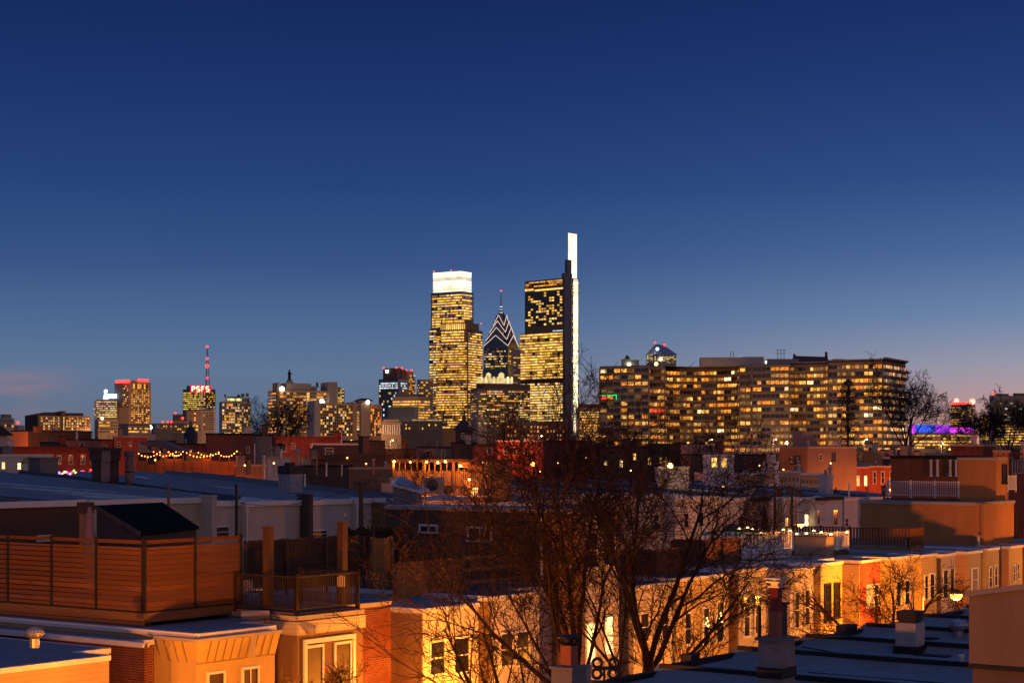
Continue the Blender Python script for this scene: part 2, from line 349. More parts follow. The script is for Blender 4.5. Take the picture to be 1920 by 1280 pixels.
class Far:
    """one far building; blocks are stacked boxes in its own frame, all placed from the same corner"""
    def __init__(s, name, label, cat, xL, xC, xR, d, th=36, group=None):
        C, s.w, s.dp, rz = sbox(xL, xC, xR, d, th); s.d = d; s.g = gz(d) if d < 700 else 8.5
        s.o = thing(name, label, cat, (C[0], C[1], s.g), rz, group); s.cap = [95]; s.px = F/d
    def z(s, py): return Z(py, s.d)-s.g
    def box(s, name, mat, x0, x1, y0, y1, yt, yb=None, label=None):
        """x0..x1 and y0..y1 as fractions of the width and depth; yt, yb rows of the photo"""
        b = M(); b.box(x0*s.w, x1*s.w, y0*s.dp, y1*s.dp, 0 if yb is None else s.z(yb), s.z(yt)); return part(name, b, mat, s.o, label)
    def win(s, face, a0, a1, yt, yb, cols, rows, fw, fh, pick, off=0, cap=None):
        k = s.w if face == 'F' else s.dp; c = s.cap
        if cap is not None: c = [min(cap, s.cap[0])]; s.cap[0] -= c[0]; 
        grid(s.o, face, a0*k, a1*k, s.z(yb), s.z(yt), cols, rows, fw, fh, pick, c, (off*(s.dp if face == 'F' else s.w)), t=max(.15, s.d*.0002))
        if cap is not None: s.cap[0] += c[0]
    def roofbits(s, yt, n, h=2.5, mat=None, sd=3):
        r = random.Random(sd*7+n); b = M()
        for i in range(n):
            x = r.uniform(.08, .85)*s.w; y = r.uniform(.1, .6)*s.dp; a = r.uniform(.03, .1)*s.w; hh = r.uniform(.4, 1)*h
            b.box(x, x+a, y, y+a*.8, s.z(yt), s.z(yt)+hh)
        part('rooftop_plant', b, mat or conc_d, s.o)
conc = plain('tan concrete', (.44,.31,.21), .85, sc=.05); conc_d = plain('dark concrete', (.19,.155,.135), .85, sc=.05)
conc_g = plain('grey concrete', (.38,.34,.31), .85, sc=.05); redgr = plain('red granite', (.26,.15,.085), .5, sc=.05)
brickf = plain('far brick', (.20,.10,.065), .9, sc=.05); white_f = plain('pale stone', (.58,.50,.42), .8, sc=.05)
gl_b = glassm('blue curtain wall', (.09,.12,.17), .18, .2); gl_d = glassm('dark curtain wall', (.09,.085,.09), .15, .2); gl_s = glassm('silver curtain wall', (.30,.38,.46), .15, .1)
tanlit = plain('tan brick', (.50,.29,.15), .85, sc=.05)
# --- left end of the skyline
f = Far('low_building', 'small dark building with a flat roof at the far left horizon', 'building', -12, 2, 27, 900)
f.box('wall', conc_g, 0,1,0,1, 783); f.box('penthouse', gl_b, .4,.9,.2,.8, 776,783); f.win('F', .05,.95, 786,802, 5,2,.6,.5, homes(.3)); 
f = Far('low_building', 'grey low building with a single red roof light left of the brown slab', 'building', 27, 33, 46, 1100)
f.box('wall', conc_g, 0,1,0,1, 797); beacon(f.o, .5*f.w, 3, f.z(792), 1.3)
f = Far('apartment_building', 'long brown brick apartment slab with two stair towers, far left', 'building', 47, 70, 170, 1000, 68)
f.box('wall', tanlit, 0,1,0,1, 779); f.box('stair_tower', plain('brown brick', (.17,.10,.06), .9), 0,.03,-.05,1.02, 775); f.box('stair_tower', MATS['brown brick'], .44,.51,-.06,1, 770)
f.box('penthouse', conc_d, .18,.42,.2,.8, 771.5,779); f.box('penthouse', conc_d, .62,.92,.2,.8, 772.5,779)
f.win('F', .06,.42, 781,806, 8,5,.5,.5, homes(.55, (LW,LY))); f.win('F', .53,.98, 781,806, 9,5,.5,.5, homes(.55, (LW,LY))); f.win('F', .465,.485, 781,806, 1,1,.9,1, lambda i,j: LW, off=-.07)
f = Far('office_building', 'glass office block with yellow floor stripes under a glowing rooftop sign', 'building', 176, 180, 220, 1500, 74)
f.box('wall', gl_b, 0,1,0,1, 749); f.win('F', .02,.98, 751,783, 16,8,.95,.45, office(.75, (LW,LY)))
f.win('L', .1,.95, 751,783, 4,8,.8,.45, office(.4, (LY,)))
sg = M(); SC = glow('blue white sign', (.55,.78,1), 2.6)
sg.box(.55*f.w, .98*f.w, 1, 2.5, f.z(746), f.z(738)); sg.tube((.46*f.w,1.5,f.z(748)), (.46*f.w,1.5,f.z(737)), 2.2, 1.4, 7); sg.ball((.46*f.w,1.5,f.z(733)), 1.7, 8); sg.tube((.46*f.w,1.5,f.z(737)), (.52*f.w,1.5,f.z(730)), .7, .5, 5)
part('rooftop_sign', sg, SC, f.o)
f = Far('low_building', 'low striped building in front of the glowing rooftop sign block', 'building', 178, 184, 222, 1050, 70)
f.box('wall', conc, 0,1,0,1, 786); f.win('F', .05,.95, 789,812, 5,4,.94,.35, homes(.15, (LY,)))
f.box('penthouse', conc_g, .1,.4,.2,.7, 782,786); beacon(f.o, .2*f.w, 0, f.z(784), 1.1, glow('green white lamp', (.7,1,.6), 5))
f = Far('residential_tower', 'tall tan tower with stepped shoulders and a row of red roof lights', 'building', 218, 243, 283, 1500)
f.box('wall', tanlit, 0,1,0,1, 716); f.box('crown', tanlit, .25,.95,.1,.9, 712.5,716); f.box('shoulder', tanlit, -.05,.02,-.03,1.02, 763); f.box('shoulder', conc_d, -.02,.6,.5,1.1, 717)
f.win('F', .06,.94, 730,805, 9,19,.5,.5, homes(.62, (LY,LY,LO,LW))); f.win('L', .08,.92, 722,805, 7,21,.5,.5, homes(.28, (LY,LO)))
f.win('F', .15,.85, 718,729, 7,1,.6,.8, homes(.5, (LO,)))
bb = M()
for i in range(9): bb.ball((0-.5, f.dp*(.05+.11*i), f.z(714.5)), 1.5, 7)
for i in range(4): bb.ball((f.w*(.45+.12*i), 0, f.z(712)), 1.5, 7)
part('beacon', bb, REDL, f.o)
f = Far('low_building', 'low wide building at the foot of the tan tower', 'building', 196, 240, 282, 1250, 50)
f.box('wall', conc, 0,1,0,1, 797); f.box('roof', conc_d, .1,1.02,.1,1, 794,797); f.win('F', .02,.98, 800,812, 8,2,.9,.45, homes(.6, (LY,)))
f = Far('low_building', 'low building with a row of tiny red lights left of the red roof sign', 'building', 284, 300, 350, 1300, 60)
f.box('wall', conc_d, 0,1,0,1, 793); f.box('wing', conc, .5,1,0,.7, 788,793); f.win('F', .02,.98, 796,812, 11,3,.6,.5, homes(.35)); f.cap[0] = 10
for q in (.1,.3,.42): beacon(f.o, q*f.w, 0, f.z(790.5), 1.2)
beacon(f.o, -6, 4, f.z(801), 2.2, WHL)
f = Far('striped_tower', 'small pale tower with dark vertical stripes behind the tan block', 'building', 324, 327, 343, 1900, 70)
f.box('wall', conc_g, 0,1,0,1, 776); f.win('F', .02,.98, 778,790, 8,1,.5,1, lambda i,j: DG)
beacon(f.o, .1*f.w, 0, f.z(774), 1.5); beacon(f.o, .8*f.w, -9, f.z(784), 2)
# --- tower with the red roof letters
f = Far('office_tower', 'slab tower with red glowing roof sign reading PSFS and a tall mast', 'building', 343, 386, 404, 2100, 28)
f.o['label'] = 'slab tower carrying the red roof letters PSFS beside a mast'
f.box('wall', plain('dark stone', (.14,.12,.12), .7), 0,1,0,1, 729); f.box('base_wing', conc_g, 0,1,0,1.01, 763)
f.box('sign_tower', conc_d, -.2,.5,.02,.75, 722.5, 735)
f.win('L', .02,.98, 734,768, 14,9,.62,.5, office(.85, (LY,LW))); f.win('F', .06,.94, 734,768, 5,9,.5,.4, homes(.45, (LY,)))
# the sign faces the viewer: a board emitting the neon's red glow itself, with glowing letters
brd = M(); x0, x1 = P(357.5,2060)[0], P(393.5,2060)[0]
s_ = thing('roof_sign', 'red neon letters PSFS on a board above the slab tower', 'sign', (x0, 2062, Z(736,2062)), 0)
h = (735.5-721.5)/F*2062; wd = x1-x0
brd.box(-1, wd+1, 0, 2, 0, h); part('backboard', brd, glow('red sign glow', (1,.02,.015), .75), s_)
brd = M()
for i in range(4): brd.box(wd*(.1+.26*i), wd*(.1+.26*i)+1.2, .3, 1.7, -6, .5)
part('support_frame', brd, conc_d, s_)
GL = {'P': [(0,0,0,1),(0,1,.75,1),(.75,1,.75,.5),(.75,.5,0,.5)], 'S': [(.75,1,0,1),(0,1,0,.5),(0,.5,.75,.5),(.75,.5,.75,0),(.75,0,0,0)], 'F': [(0,0,0,1),(0,1,.75,1),(0,.55,.6,.55)],
      'W': [(0,1,.22,0),(.22,0,.45,.8),(.45,.8,.68,0),(.68,0,.9,1)]}
def letters(word, parent, x, y, z, w, h, st, mat, t=1.0):
    for k, ch in enumerate(word):
        b = M()
        for a, c, e, g_ in GL[ch]: b.bar((x+k*st+a*w, y, z+c*h), (x+k*st+e*w, y, z+g_*h), t, t)
        part('letter', b, mat, parent)
letters('PSFS', s_, 1.4, -.8, 1.6, 4.0, h-3.2, wd/4.05, glow('neon letter', (1,.42,.30), 3.2), 1.25)
mst = thing('antenna_mast', 'slender lattice mast with red lamps above the slab tower', 'mast', (P(388.5,2120)[0], 2120, Z(735,2120)))
b = M(); mh = Z(648,2120)-Z(735,2120)
for k in range(3):
    a = k*2.094; b.tube((3*math.cos(a),3*math.sin(a),0), (.4*math.cos(a),.4*math.sin(a),mh), .42, .25, 4)
for i in range(16):
    z0 = mh*i/16; r0 = 3-2.6*i/16
    for k in range(3): a = k*2.094; c = a+2.094; b.tube((r0*math.cos(a),r0*math.sin(a),z0), ((r0-.16)*math.cos(c),(r0-.16)*math.sin(c),z0+mh/16), .15, n=3)
part('lattice', b, plain('mast steel', (.35,.12,.1), .6), mst)
for y_, r_ in ((650,1.6),(672,1.6),(686,2.3),(708,1.5)):
    b = M(); b.ball((0,-1,Z(y_,2120)-Z(735,2120)), r_, 8); part('beacon', b, REDL, mst)
f = Far('municipal_building', 'tan building with a lit stair slot and a pale gridded wing, below the red letters', 'building', 350, 378, 404, 1500, 50)
f.box('wall', conc, 0,.88,0,1, 769); f.box('wing', white_f, .88,1,-.03,1, 765); f.win('F', .12,.84, 772,806, 6,8,.5,.5, homes(.05)); f.win('L', .4,.47, 773,805, 1,8,1,.8, homes(.8,(LO,)));
f.win('L', .05,.95, 795,808, 6,2,.7,.5, homes(.6, (LY,)))
f = Far('low_building', 'tiny building with a white lamp between the tan tower and the tan block', 'building', 284, 288, 322, 1200, 70); f.box('wall', conc_d, 0,1,0,1, 803)
# cupola
cu = thing('church_cupola', 'dark slate cupola with a small lantern against the tan block', 'cupola', (*P(357.5,520), gz(520)))
b = M(); k = 520/F; zz = lambda y: Z(y,520)-gz(520)
b.lathe((0,0,0), [(13*k,0),(13*k,zz(812)),(10*k,zz(809)),(6*k,zz(801)),(3.5*k,zz(798))], 8); part('dome', b, plain('slate', (.05,.055,.06), .6), cu)
b = M(); b.lathe((0,0,0), [(3.3*k,zz(799)),(3.3*k,zz(793)),(3.8*k,zz(792.5)),(1.5*k,zz(790)),(.4*k,zz(786))], 8); part('lantern', b, plain('lantern copper', (.18,.25,.24), .6), cu)
# --- glass block with green top
f = Far('apartment_building', 'glass apartment block of glowing balconies with a greenish crown', 'building', 411, 416, 470, 1150, 76)
f.box('wall', conc_g, 0,1,0,1, 752); f.box('penthouse', gl_b, .18,.98,.15,.9, 745,752); f.box('penthouse', conc_d, .25,.7,.3,.7, 742.5,745)
f.win('F', .01,.99, 756,815, 13,11,.8,.6, homes(.5, (LY,LW,LO))); f.win('F', .2,.7, 746,751, 8,1,.9,.9, lambda i,j: litm('greenish window', (.85,.9,.3), (.8,.8,.2), 1.3), off=.14)
f.roofbits(743, 6, 3)
# --- hospital-like slab, with pylon
f = Far('hotel_slab', 'wide tan slab with a solid end pylon and orange windows behind the dark tree', 'building', 502, 520, 628, 1300, 66)
f.box('wall', conc, 0,1,0,1, 731); f.box('penthouse', conc_g, .18,.60,.1,.8, 717.5,731); f.box('penthouse', conc_g, .60,.72,.2,.8, 722,731); f.box('pylon', conc_g, .875,1.02,-.12,.7, 714.5); f.box('fin', conc_d, .0,.04,.0,.5, 717)
f.win('F', .04,.85, 734,775, 14,7,.85,.45, homes(.42, (LO,LY))); f.win('F', .51,.55, 734,775, 1,7,1,.8, lambda i,j: LW); f.win('F', .04,.85, 776,812, 14,6,.8,.45, homes(.5, (LO,LY))); f.win('L', .1,.9, 734,812, 4,13,.8,.45, homes(.55, (LO,)))
beacon(f.o, .06*f.w, -3, f.z(729), 2.6, WHL); beacon(f.o, .75*f.w, -3, f.z(752), 2.6, WHL); f.roofbits(724, 4, 4)
f = Far('dome_block', 'curved glass block with a rounded roof right of the solid pylon', 'building', 626, 628, 646, 1500, 74)
b = M(); b.prism([(0,0),(f.w,0),(f.w,f.dp),(0,f.dp)], 0, f.z(733))
part('wall', b, gl_b, f.o); b = M(); w = f.w
for i in range(8):
    a0 = math.pi*i/16; a1 = math.pi*(i+1)/16
    b.box(0, w*math.cos(a0)*.98, .1, f.dp, f.z(733)+(f.z(725)-f.z(733))*math.sin(a0), f.z(733)+(f.z(725)-f.z(733))*math.sin(a1))
part('vault', b, gl_d, f.o); f.win('F', .1,.95, 728,756, 4,9,.7,.6, homes(.6, (LY,LW)))
# --- City Hall tower with the standing statue
f = Far('clock_tower', 'pale stone tower top carrying a bronze statue above the tan slab', 'tower', 536, 538, 550, 3000, 70)
b = M(); b.lathe((f.w/2, f.dp/2, 0), [(11,f.z(730)-30),(11,f.z(722)),(9,f.z(719)),(6,f.z(716)),(4.4,f.z(713)),(4.4,f.z(711.5))], 10); part('spire', b, white_f, f.o)
st = thing('statue', 'small bronze statue of a standing man in a long coat on the stone tower', 'statue', (f.o.location.x+4, f.o.location.y+2, Z(711.5,3000)))
b = M(); hs = 16.8; b.lathe((0,0,0), [(3.4,0),(3.4,1),(2.2,1.1),(2.5,4),(2.3,8),(2.6,11),(2.2,12.6),(1.0,13.4),(1.25,14.3),(1.9,15.2),(1.2,15.6),(.9,hs)], 10)
b.tube((1.8,0,12), (3.6,-1,8.5), .7, .5, 6); b.tube((-1.8,0,12), (-2.8,-1.5,9.5), .7, .5, 6); part('figure', b, plain('bronze', (.03,.035,.03), .5, .5), st)
# --- gridded apartment block
f = Far('apartment_building', 'gridded apartment block with pale end walls and a hipped penthouse', 'building', 577, 590, 716, 850, 72)
f.box('wall', conc, .0,.68,0,1, 755); f.box('end_wall', conc_g, -.006,.075,-.03,1.02, 750.5); f.box('end_wall', conc, .565,.615,-.06,1, 752.5); f.box('end_wall', conc, .68,.815,-.04,1, 753)
f.box('stair_core', conc_d, .66,.72,-.02,1, 757); f.box('wing', tanlit, .815,1.0,0,.6, 757)
f.win('F', .085,.56, 759,817, 16,11,.78,.7, homes(.33, (LO,LY,LW))); f.win('F', .622,.67, 759,817, 1,11,.8,.5, homes(.5, (LW,LY))); f.win('F', .83,.99, 765,817, 6,10,.75,.7, homes(.5, (LO,)))
b = M(); b.box(.67*f.w,.85*f.w, .1*f.dp,.6*f.dp, f.z(757), f.z(750)); part('penthouse', b, conc_g, f.o); b = M()
b.add([(.64*f.w,-1,f.z(750)),(.88*f.w,-1,f.z(750)),(.88*f.w,f.dp*.7,f.z(750)),(.64*f.w,f.dp*.7,f.z(750)),(.71*f.w,.3*f.dp,f.z(745)),(.82*f.w,.3*f.dp,f.z(745))], [(0,1,5,4),(1,2,5),(2,3,4,5),(3,0,4),(0,3,2,1)]); part('hip_roof', b, plain('slate', (.05,.055,.06)), f.o)
beacon(f.o, .775*f.w, -2, f.z(753), 1.4, WHL)
# --- small neoclassical hall
f = Far('columned_hall', 'small pale stone hall with tall columns in front of the glowing office floors', 'building', 714, 716, 752, 800, 76)
f.box('wall', plain('warm stone', (.34,.25,.17), .85), .0,1,.03,1, 792); f.box('cornice', MATS['warm stone'], -.02,1.02,-.03,1, 791,795); f.box('attic', MATS['warm stone'], .1,.9,.2,.9, 786,791)
b = M()
for i in range(8): b.lathe(((.08+.12*i)*f.w, -.01*f.dp, 0), [(.45,f.z(814)),(.4,f.z(795.5))], 8)
part('column', b, white_f, f.o); f.win('F', .05,.95, 797,811, 7,1,.4,.9, lambda i,j: DG, off=.02)
# --- W tower
f = Far('hotel_tower', 'blue glass hotel tower with a brown top block bearing a white letter W', 'building', 710, 747, 764, 2300, 30)
f.box('wall', gl_b, 0,1,0,1, 710); f.box('top_block', plain('rust panels', (.23,.10,.07), .6), .0,.5,.05,.78, 689.5,712); f.box('side_block', MATS['rust panels'], .3,1.0,.05,.6, 692,712)
f.win('L', .03,.97, 716,729, 16,3,.75,.6, office(.85, (LC,))); f.win('L', .03,.97, 729,780, 14,10,.75,.7, homes(.14, (LC,LY))); f.win('F', .05,.95, 716,729, 5,3,.7,.5, homes(.5, (LC,))); f.win('F', .05,.95, 729,780, 5,10,.7,.7, homes(.12, (LC,LY)))
for q in ((0,.1),(0,.75),(.5,.05)): beacon(f.o, q[0]*f.w, q[1]*f.dp, f.z(689), 1.7)
t_ = bpy.data.objects.new('rooftop_sign', M().mesh('rooftop_sign', LC)); bpy.data.objects.remove(t_)
b = M(); y1 = .62*f.dp; hh = (698.5-692.5)/f.px; ww = 5.2/f.px*1.3
for a, c, e, g_ in GL['W']: b.bar((-1.2, y1-a*ww, f.z(698.5)+c*hh), (-1.2, y1-e*ww, f.z(698.5)+g_*hh), 1.0)
part('letter_sign', b, glow('white sign', (.85,.93,1), 2.5), f.o)
f = Far('curved_tower', 'slim tower of lit corner windows with red roof lights beside the letter W', 'building', 752, 766, 780, 2500, 50)
b = M(); b.lathe((f.w*.5,f.dp*.5,0), [(f.w*.7,0),(f.w*.7,f.z(718)),(f.w*.6,f.z(706)),(f.w*.5,f.z(700)),(f.w*.45,f.z(695))], 8); part('wall', b, conc, f.o)
f.win('F', .05,.95, 702,760, 5,16,.6,.5, homes(.6, (LY,))); beacon(f.o, .4*f.w, 0, f.z(694), 1.9); beacon(f.o, -.1*f.w, 4, f.z(694), 1.9)
# --- glowing office floors
f = Far('office_building', 'wide office block of glowing yellow floors between the letter W tower and the striped block', 'building', 736, 784, 806, 1500, 30)
f.box('wall', conc, 0,1,0,1, 743); f.box('penthouse', conc_d, .1,.9,.1,.9, 738.5,743); f.box('lower_wing', gl_d, -.35,0,0,1, 762)
f.win('L', .02,.98, 750,790, 16,8,.95,.5, office(.85, (LH,LY))); f.win('F', .02,.98, 750,790, 6,8,.95,.5, office(.7, (LY,)))
f = Far('office_building', 'grey office block with thin horizontal window stripes left of the bright crowned tower', 'building', 782, 788, 812, 1700, 62)
f.box('wall', conc_g, 0,1,0,1, 711); f.win('F', .04,.96, 714,790, 5,15,.96,.42, homes(.25, (LY,))); f.win('L', .1,.9, 714,790, 3,15,.9,.4, homes(.2, (LY,)))
f = Far('low_building', 'low block with a row of bright cornice lamps below the striped office block', 'building', 740, 748, 830, 900, 74)
f.box('wall', conc_d, 0,1,0,1, 790); f.win('F', .3,.99, 786.4,787.6, 24,1,.6,1, lambda i,j: LW); f.box('lamp_cornice', conc, .28,1,.02,.2, 786,790); f.win('F', .05,.95, 793,806, 12,2,.4,.5, homes(.3, (LY,)))
# ================= tall towers
f = Far('crowned_tower', 'tall glass tower with a blazing white glass crown', 'skyscraper', 808, 866, 888, 2900, 34)
f.box('wall', gl_b, .0,1,.0,1, 546); f.box('corner_glass', gl_s, .3,1.05,.02,.5, 565,597, 'pale reflecting corner glass'); f.box('lower_wall', gl_b, -.01,1.01,0,1.06, 615)
cr = M(); CRW = litm('white lantern glass', (1,.93,.74), (1,.88,.64), 1.25, .06, .75, 1.15)
for i in range(7):
    y0 = 545.5-5.5*i; cr.box(.02*f.w, .93*f.w, .04*f.dp, .94*f.dp, f.z(y0), f.z(y0-4.5))
part('crown', cr, CRW, f.o); cr = M(); cr.box(.05*f.w, .90*f.w, .07*f.dp, .91*f.dp, f.z(546), f.z(507.5)); part('crown_core', cr, litm('dim lantern core', (1,.8,.45), (1,.75,.4), .55, .02, .9, 1.1), f.o)
f.win('L', .0,.96, 550,613, 16,13,.92,.55, office(.78, (LY,LH))); f.win('F', .0,.85, 550,613, 6,13,.9,.6, office(.85, (LH,LY)))
f.win('L', .0,1.04, 616,800, 16,38,.92,.55, office(.62, (LY,LW)), off=-.012); 
for q in ((0,.9),(.02,.35)): beacon(f.o, q[0]*f.w, q[1]*f.dp, f.z(505.5), 1.7)
sm = M(); sm.lathe((f.w*.2, f.dp*.65, f.z(507)), [(1,0),(5,3),(7,6),(4,9),(1,10.5)], 9)
f = Far('granite_tower', 'stepped red granite tower full of glowing windows in front of the white crowned one', 'skyscraper', 818, 877, 905, 2400, 26)
f.box('wall', redgr, .0,1,.0,1.0, 617); f.box('upper_tier', redgr, .0,.60,.10,.86, 604); f.box('upper_tier', redgr, .05,.55,.1,.80, 598); f.box('right_tier', redgr, .02,.75,.0,.62, 604.5); f.box('left_tier', redgr, -.02,.5,.2,.95, 611)
f.win('L', .1,.80, 599,604, 13,1,.7,.9, lambda i,j: LY, off=0); f.win('L', .06,.86, 606,617, 13,1,.6,.95, lambda i,j: LH, off=-.03); f.win('L', .1,.82, 619,640, 13,4,.85,.55, office(.95,(LH,)), off=-.03)
f.win('L', .01,.99, 641,803, 19,34,.85,.52, office(.82, (LH,LY,LY)), off=-.03); f.win('L', .84,.99, 619,641, 3,5,.85,.52, office(.4,(LY,)), off=-.03); f.win('F', .03,.97, 622,803, 8,38,.85,.52, office(.78, (LY,LH)))
for q in (.15,.5,.9): b_ = None
beacon(f.o, .9*f.w, 0, f.z(603), 1.2)
# --- chevron tower with spire
f = Far('spired_tower', 'blue glass tower with white neon chevrons rising to a needle spire', 'skyscraper', 907, 952, 972, 2700, 30)
f.box('wall', gl_d, 0,1,0,1, 648); f.box('setback_wall', gl_d, -.02,1.05,-.02,1.02, 690)
cx, cy = f.w/2, f.dp/2; CH = M(); NE = M(); zt = f.z(583)
tiers = [(648,1.0),(636,.83),(622,.64),(609,.44),(597,.24)]
for k, (yb, s_) in enumerate(tiers):
    yn = tiers[k+1][0] if k < 4 else 583; hw, hd = f.w*s_/2, f.dp*s_/2; z0 = f.z(yb); hg = (f.z(yn)-z0)*(1.7 if k < 4 else 1)
    # cross gable: a ridge along each axis
    for ax in (0, 1):
        if ax == 0: q = [(cx-hw,cy-hd),(cx+hw,cy-hd),(cx+hw,cy+hd),(cx-hw,cy+hd)]; vs = [(x,y,z0) for x,y in q]+[(cx,cy-hd,z0+hg),(cx,cy+hd,z0+hg)]; fs = [(0,1,4),(1,2,5,4),(2,3,5),(3,0,4,5)]
        else: q = [(cx-hw,cy-hd),(cx+hw,cy-hd),(cx+hw,cy+hd),(cx-hw,cy+hd)]; vs = [(x,y,z0) for x,y in q]+[(cx-hw,cy,z0+hg),(cx+hw,cy,z0+hg)]; fs = [(0,1,5,4),(1,2,5),(2,3,4,5),(3,0,4)]
        CH.add(vs, fs)
    e = .6
    if k < 4:
        NE.bar((cx-hw-e,cy-hd-e,z0), (cx,cy-hd-e,z0+hg), .65); NE.bar((cx+hw+e,cy-hd-e,z0), (cx,cy-hd-e,z0+hg), .65)
        NE.bar((cx-hw-e,cy+hd+e,z0), (cx-hw-e,cy,z0+hg), .65); NE.bar((cx-hw-e,cy-hd-e,z0), (cx-hw-e,cy,z0+hg), .65)
part('gabled_top', CH, gl_d, f.o); part('neon_chevron', NE, glow('neon white', (1,.74,.66), .95), f.o)
f.win('L', .2,.8, 622,650, 7,7,.6,.3, homes(.4, (LY,)), off=.12); 
b = M(); b.lathe((cx,cy,0), [(5.5,f.z(598)),(5.2,f.z(592)),(3.4,f.z(588)),(2.0,f.z(577)),(1.6,f.z(570)),(.9,f.z(566)),(.7,f.z(552)),(.4,f.z(543))], 8); part('spire', b, plain('spire metal', (.4,.4,.45), .4, .6), f.o)
b = M()
for yy in (590,584,578,573): b.lathe((cx,cy,0), [(3.2 if yy > 580 else 2.2,f.z(yy)),(2.6 if yy > 580 else 1.9,f.z(yy-1.3))], 8)
part('spire_light', b, glow('spire white', (.85,.9,1), 1.4), f.o); beacon(f.o, cx, cy, f.z(542.5), 1.8)
f.win('L', .02,.98, 651,800, 15,32,.8,.45, office(.40, (LY,LW))); f.win('F', .02,.98, 651,800, 7,32,.8,.45, office(.2, (LY,)))
f = Far('stone_tower', 'grey stone tower with a rounded end right of the neon chevrons', 'building', 958, 962, 976, 2300, 64)
f.box('wall', conc_g, 0,1,0,1, 655); f.win('F', .05,.95, 668,780, 3,24,.9,.4, office(.3, (LY,)))
# --- office block with the floodlit crown
f = Far('office_building', 'dark office block dotted with yellow windows below the floodlit cornice', 'building', 882, 896, 994, 1700, 66)
f.box('wall', conc_d, 0,1,0,1, 728); f.box('roof_band', plain('brown fascia', (.13,.09,.07), .8), .1,1.0,-.01,.8, 719,728); f.box('side_wing', conc_g, -.005,.16,-.02,1.01, 733)
f.win('F', .17,.99, 731,800, 22,16,.8,.5, office(.5, (LY,LW,LO))); f.win('L', .1,.9, 736,800, 4,14,.9,.4, office(.25, (LY,))); f.win('F', .01,.16, 736,800, 4,14,.9,.4, office(.35, (LY,)), off=-.025)
f = Far('floodlit_crown', 'floodlit pale cornice with arched dormers peeking over the dark office block', 'building', 893, 900, 962, 2000, 68)
FL = litm('floodlit stone glow', (1,.78,.34), (1,.72,.28), 1.5, .08, .7, 1.2)  # stone given emission of its own in place of floodlights
f.box('wall', white_f, 0,1,0,1, 718); b = M(); b.box(0,f.w,0,f.dp, f.z(717.6), f.z(708)); 
for q, r_ in ((.27,3),(.66,3.6)): 
    b.box((q-.06)*f.w,(q+.06)*f.w, -1,4, f.z(708), f.z(703)); b.ball((q*f.w,1.5,f.z(703)), r_, 10)
for q in (.04,.18,.42,.54,.84,.96): b.box((q-.02)*f.w,(q+.02)*f.w, -1.2,1, f.z(717.5), f.z(705.5))
part('crown', b, FL, f.o); 
# --- tallest tower with light shaft
f = Far('lantern_tower', 'tallest tower with a narrow white lantern shaft on its right side', 'skyscraper', 984, 1056, 1083, 2700, 44)
DK = plain('bronze mullion wall', (.20,.15,.09), .4)
f.box('wall', DK, .0,.4,.0,1, 521); f.box('lower_wall', DK, -.0,.42,-.02,1.13, 621)
f.win('L', .02,.98, 523,534, 22,3,.7,.6, office(.55, (LO,LY))); f.win('L', .0,.74, 538.5,541.5, 1,1,.98,1, lambda i,j: LH); f.win('L', .76,.99, 536,540, 5,1,.8,1, lambda i,j: LH); f.win('L', .02,.98, 544,608, 14,13,.72,.62, homes(.42, (LH,LY)))
f.win('L', .01,1.12, 622,709, 17,17,.93,.62, office(.93, (LH,LH,LY)), off=-.01); f.win('L', .01,1.12, 716,790, 17,15,.93,.62, office(.9, (LH,LH,LW)), off=-.01)
f.win('L', .0,.26, 618.5,620, 10,1,.7,1, lambda i,j: LC, off=-.01)
# seen face of the narrow right side: dark core, thin blue edge, lit strip
f.box('core', plain('dark core glass', (.15,.16,.19), .25), .02,.55,-.03,.05, 512); f.box('core', MATS['dark core glass'], .24,.52,-.02,.05, 486)
f.box('blue_edge', gl_s, .44,.50,-.045,-.03, 512); 
SHW = litm('white shaft', (1,.88,.55), (1,.84,.48), 1.9, .02, .9, 1.1)
f.box('light_shaft', litm('lantern white', (1,.90,.68), (1,.86,.6), 1.6, .05, .75, 1.2), .44,1.0,.02,.035, 435,520)
f.box('shaft_wall', plain('shaft frame', (.12,.11,.10), .5), .52,1.04,-.02,.3, 520)
f.win('F', .64,.97, 521,815, 1,62,.94,.9, lambda i,j: SHW, off=-.022); f.win('F', .54,.60, 523,800, 1,48,.9,.55, lambda i,j: LY if R.random() < .55 else DG, off=-.022)
f.box('lantern_cap', gl_s, .43,1.01,.015,.04, 434,435.2)
# low bright block right of it
f = Far('office_building', 'low dense block of bright yellow floors right of the white light shaft', 'building', 1080, 1086, 1132, 1500, 70)
f.box('wall', conc, 0,1,0,1, 764); f.box('penthouse', plain('brown fascia', (.13,.09,.07)), .05,.85,.0,.8, 757,764)
f.win('F', .02,.98, 770,783, 12,3,.9,.4, office(.9,(LH,))); f.win('F', .02,.98, 784,830, 12,9,.7,.6, homes(.75, (LH,LY,LO)))
f = Far('brick_block', 'long brown brick apartment block low in front of the lantern tower', 'building', 940, 948, 1062, 620, 66)
f.box('wall', brick('dull brick', (.22,.10,.06)), 0,1,0,1, 793); f.box('parapet', conc_d, -.005,1.005,-.01,.03, 791.5,793.5); f.box('penthouse', conc_d, .08,.4,.3,.7, 785,792)
f.win('F', .02,.98, 796,828, 18,4,.42,.5, homes(.45, (LY,LO)))
f.roofbits(793, 7, 2)
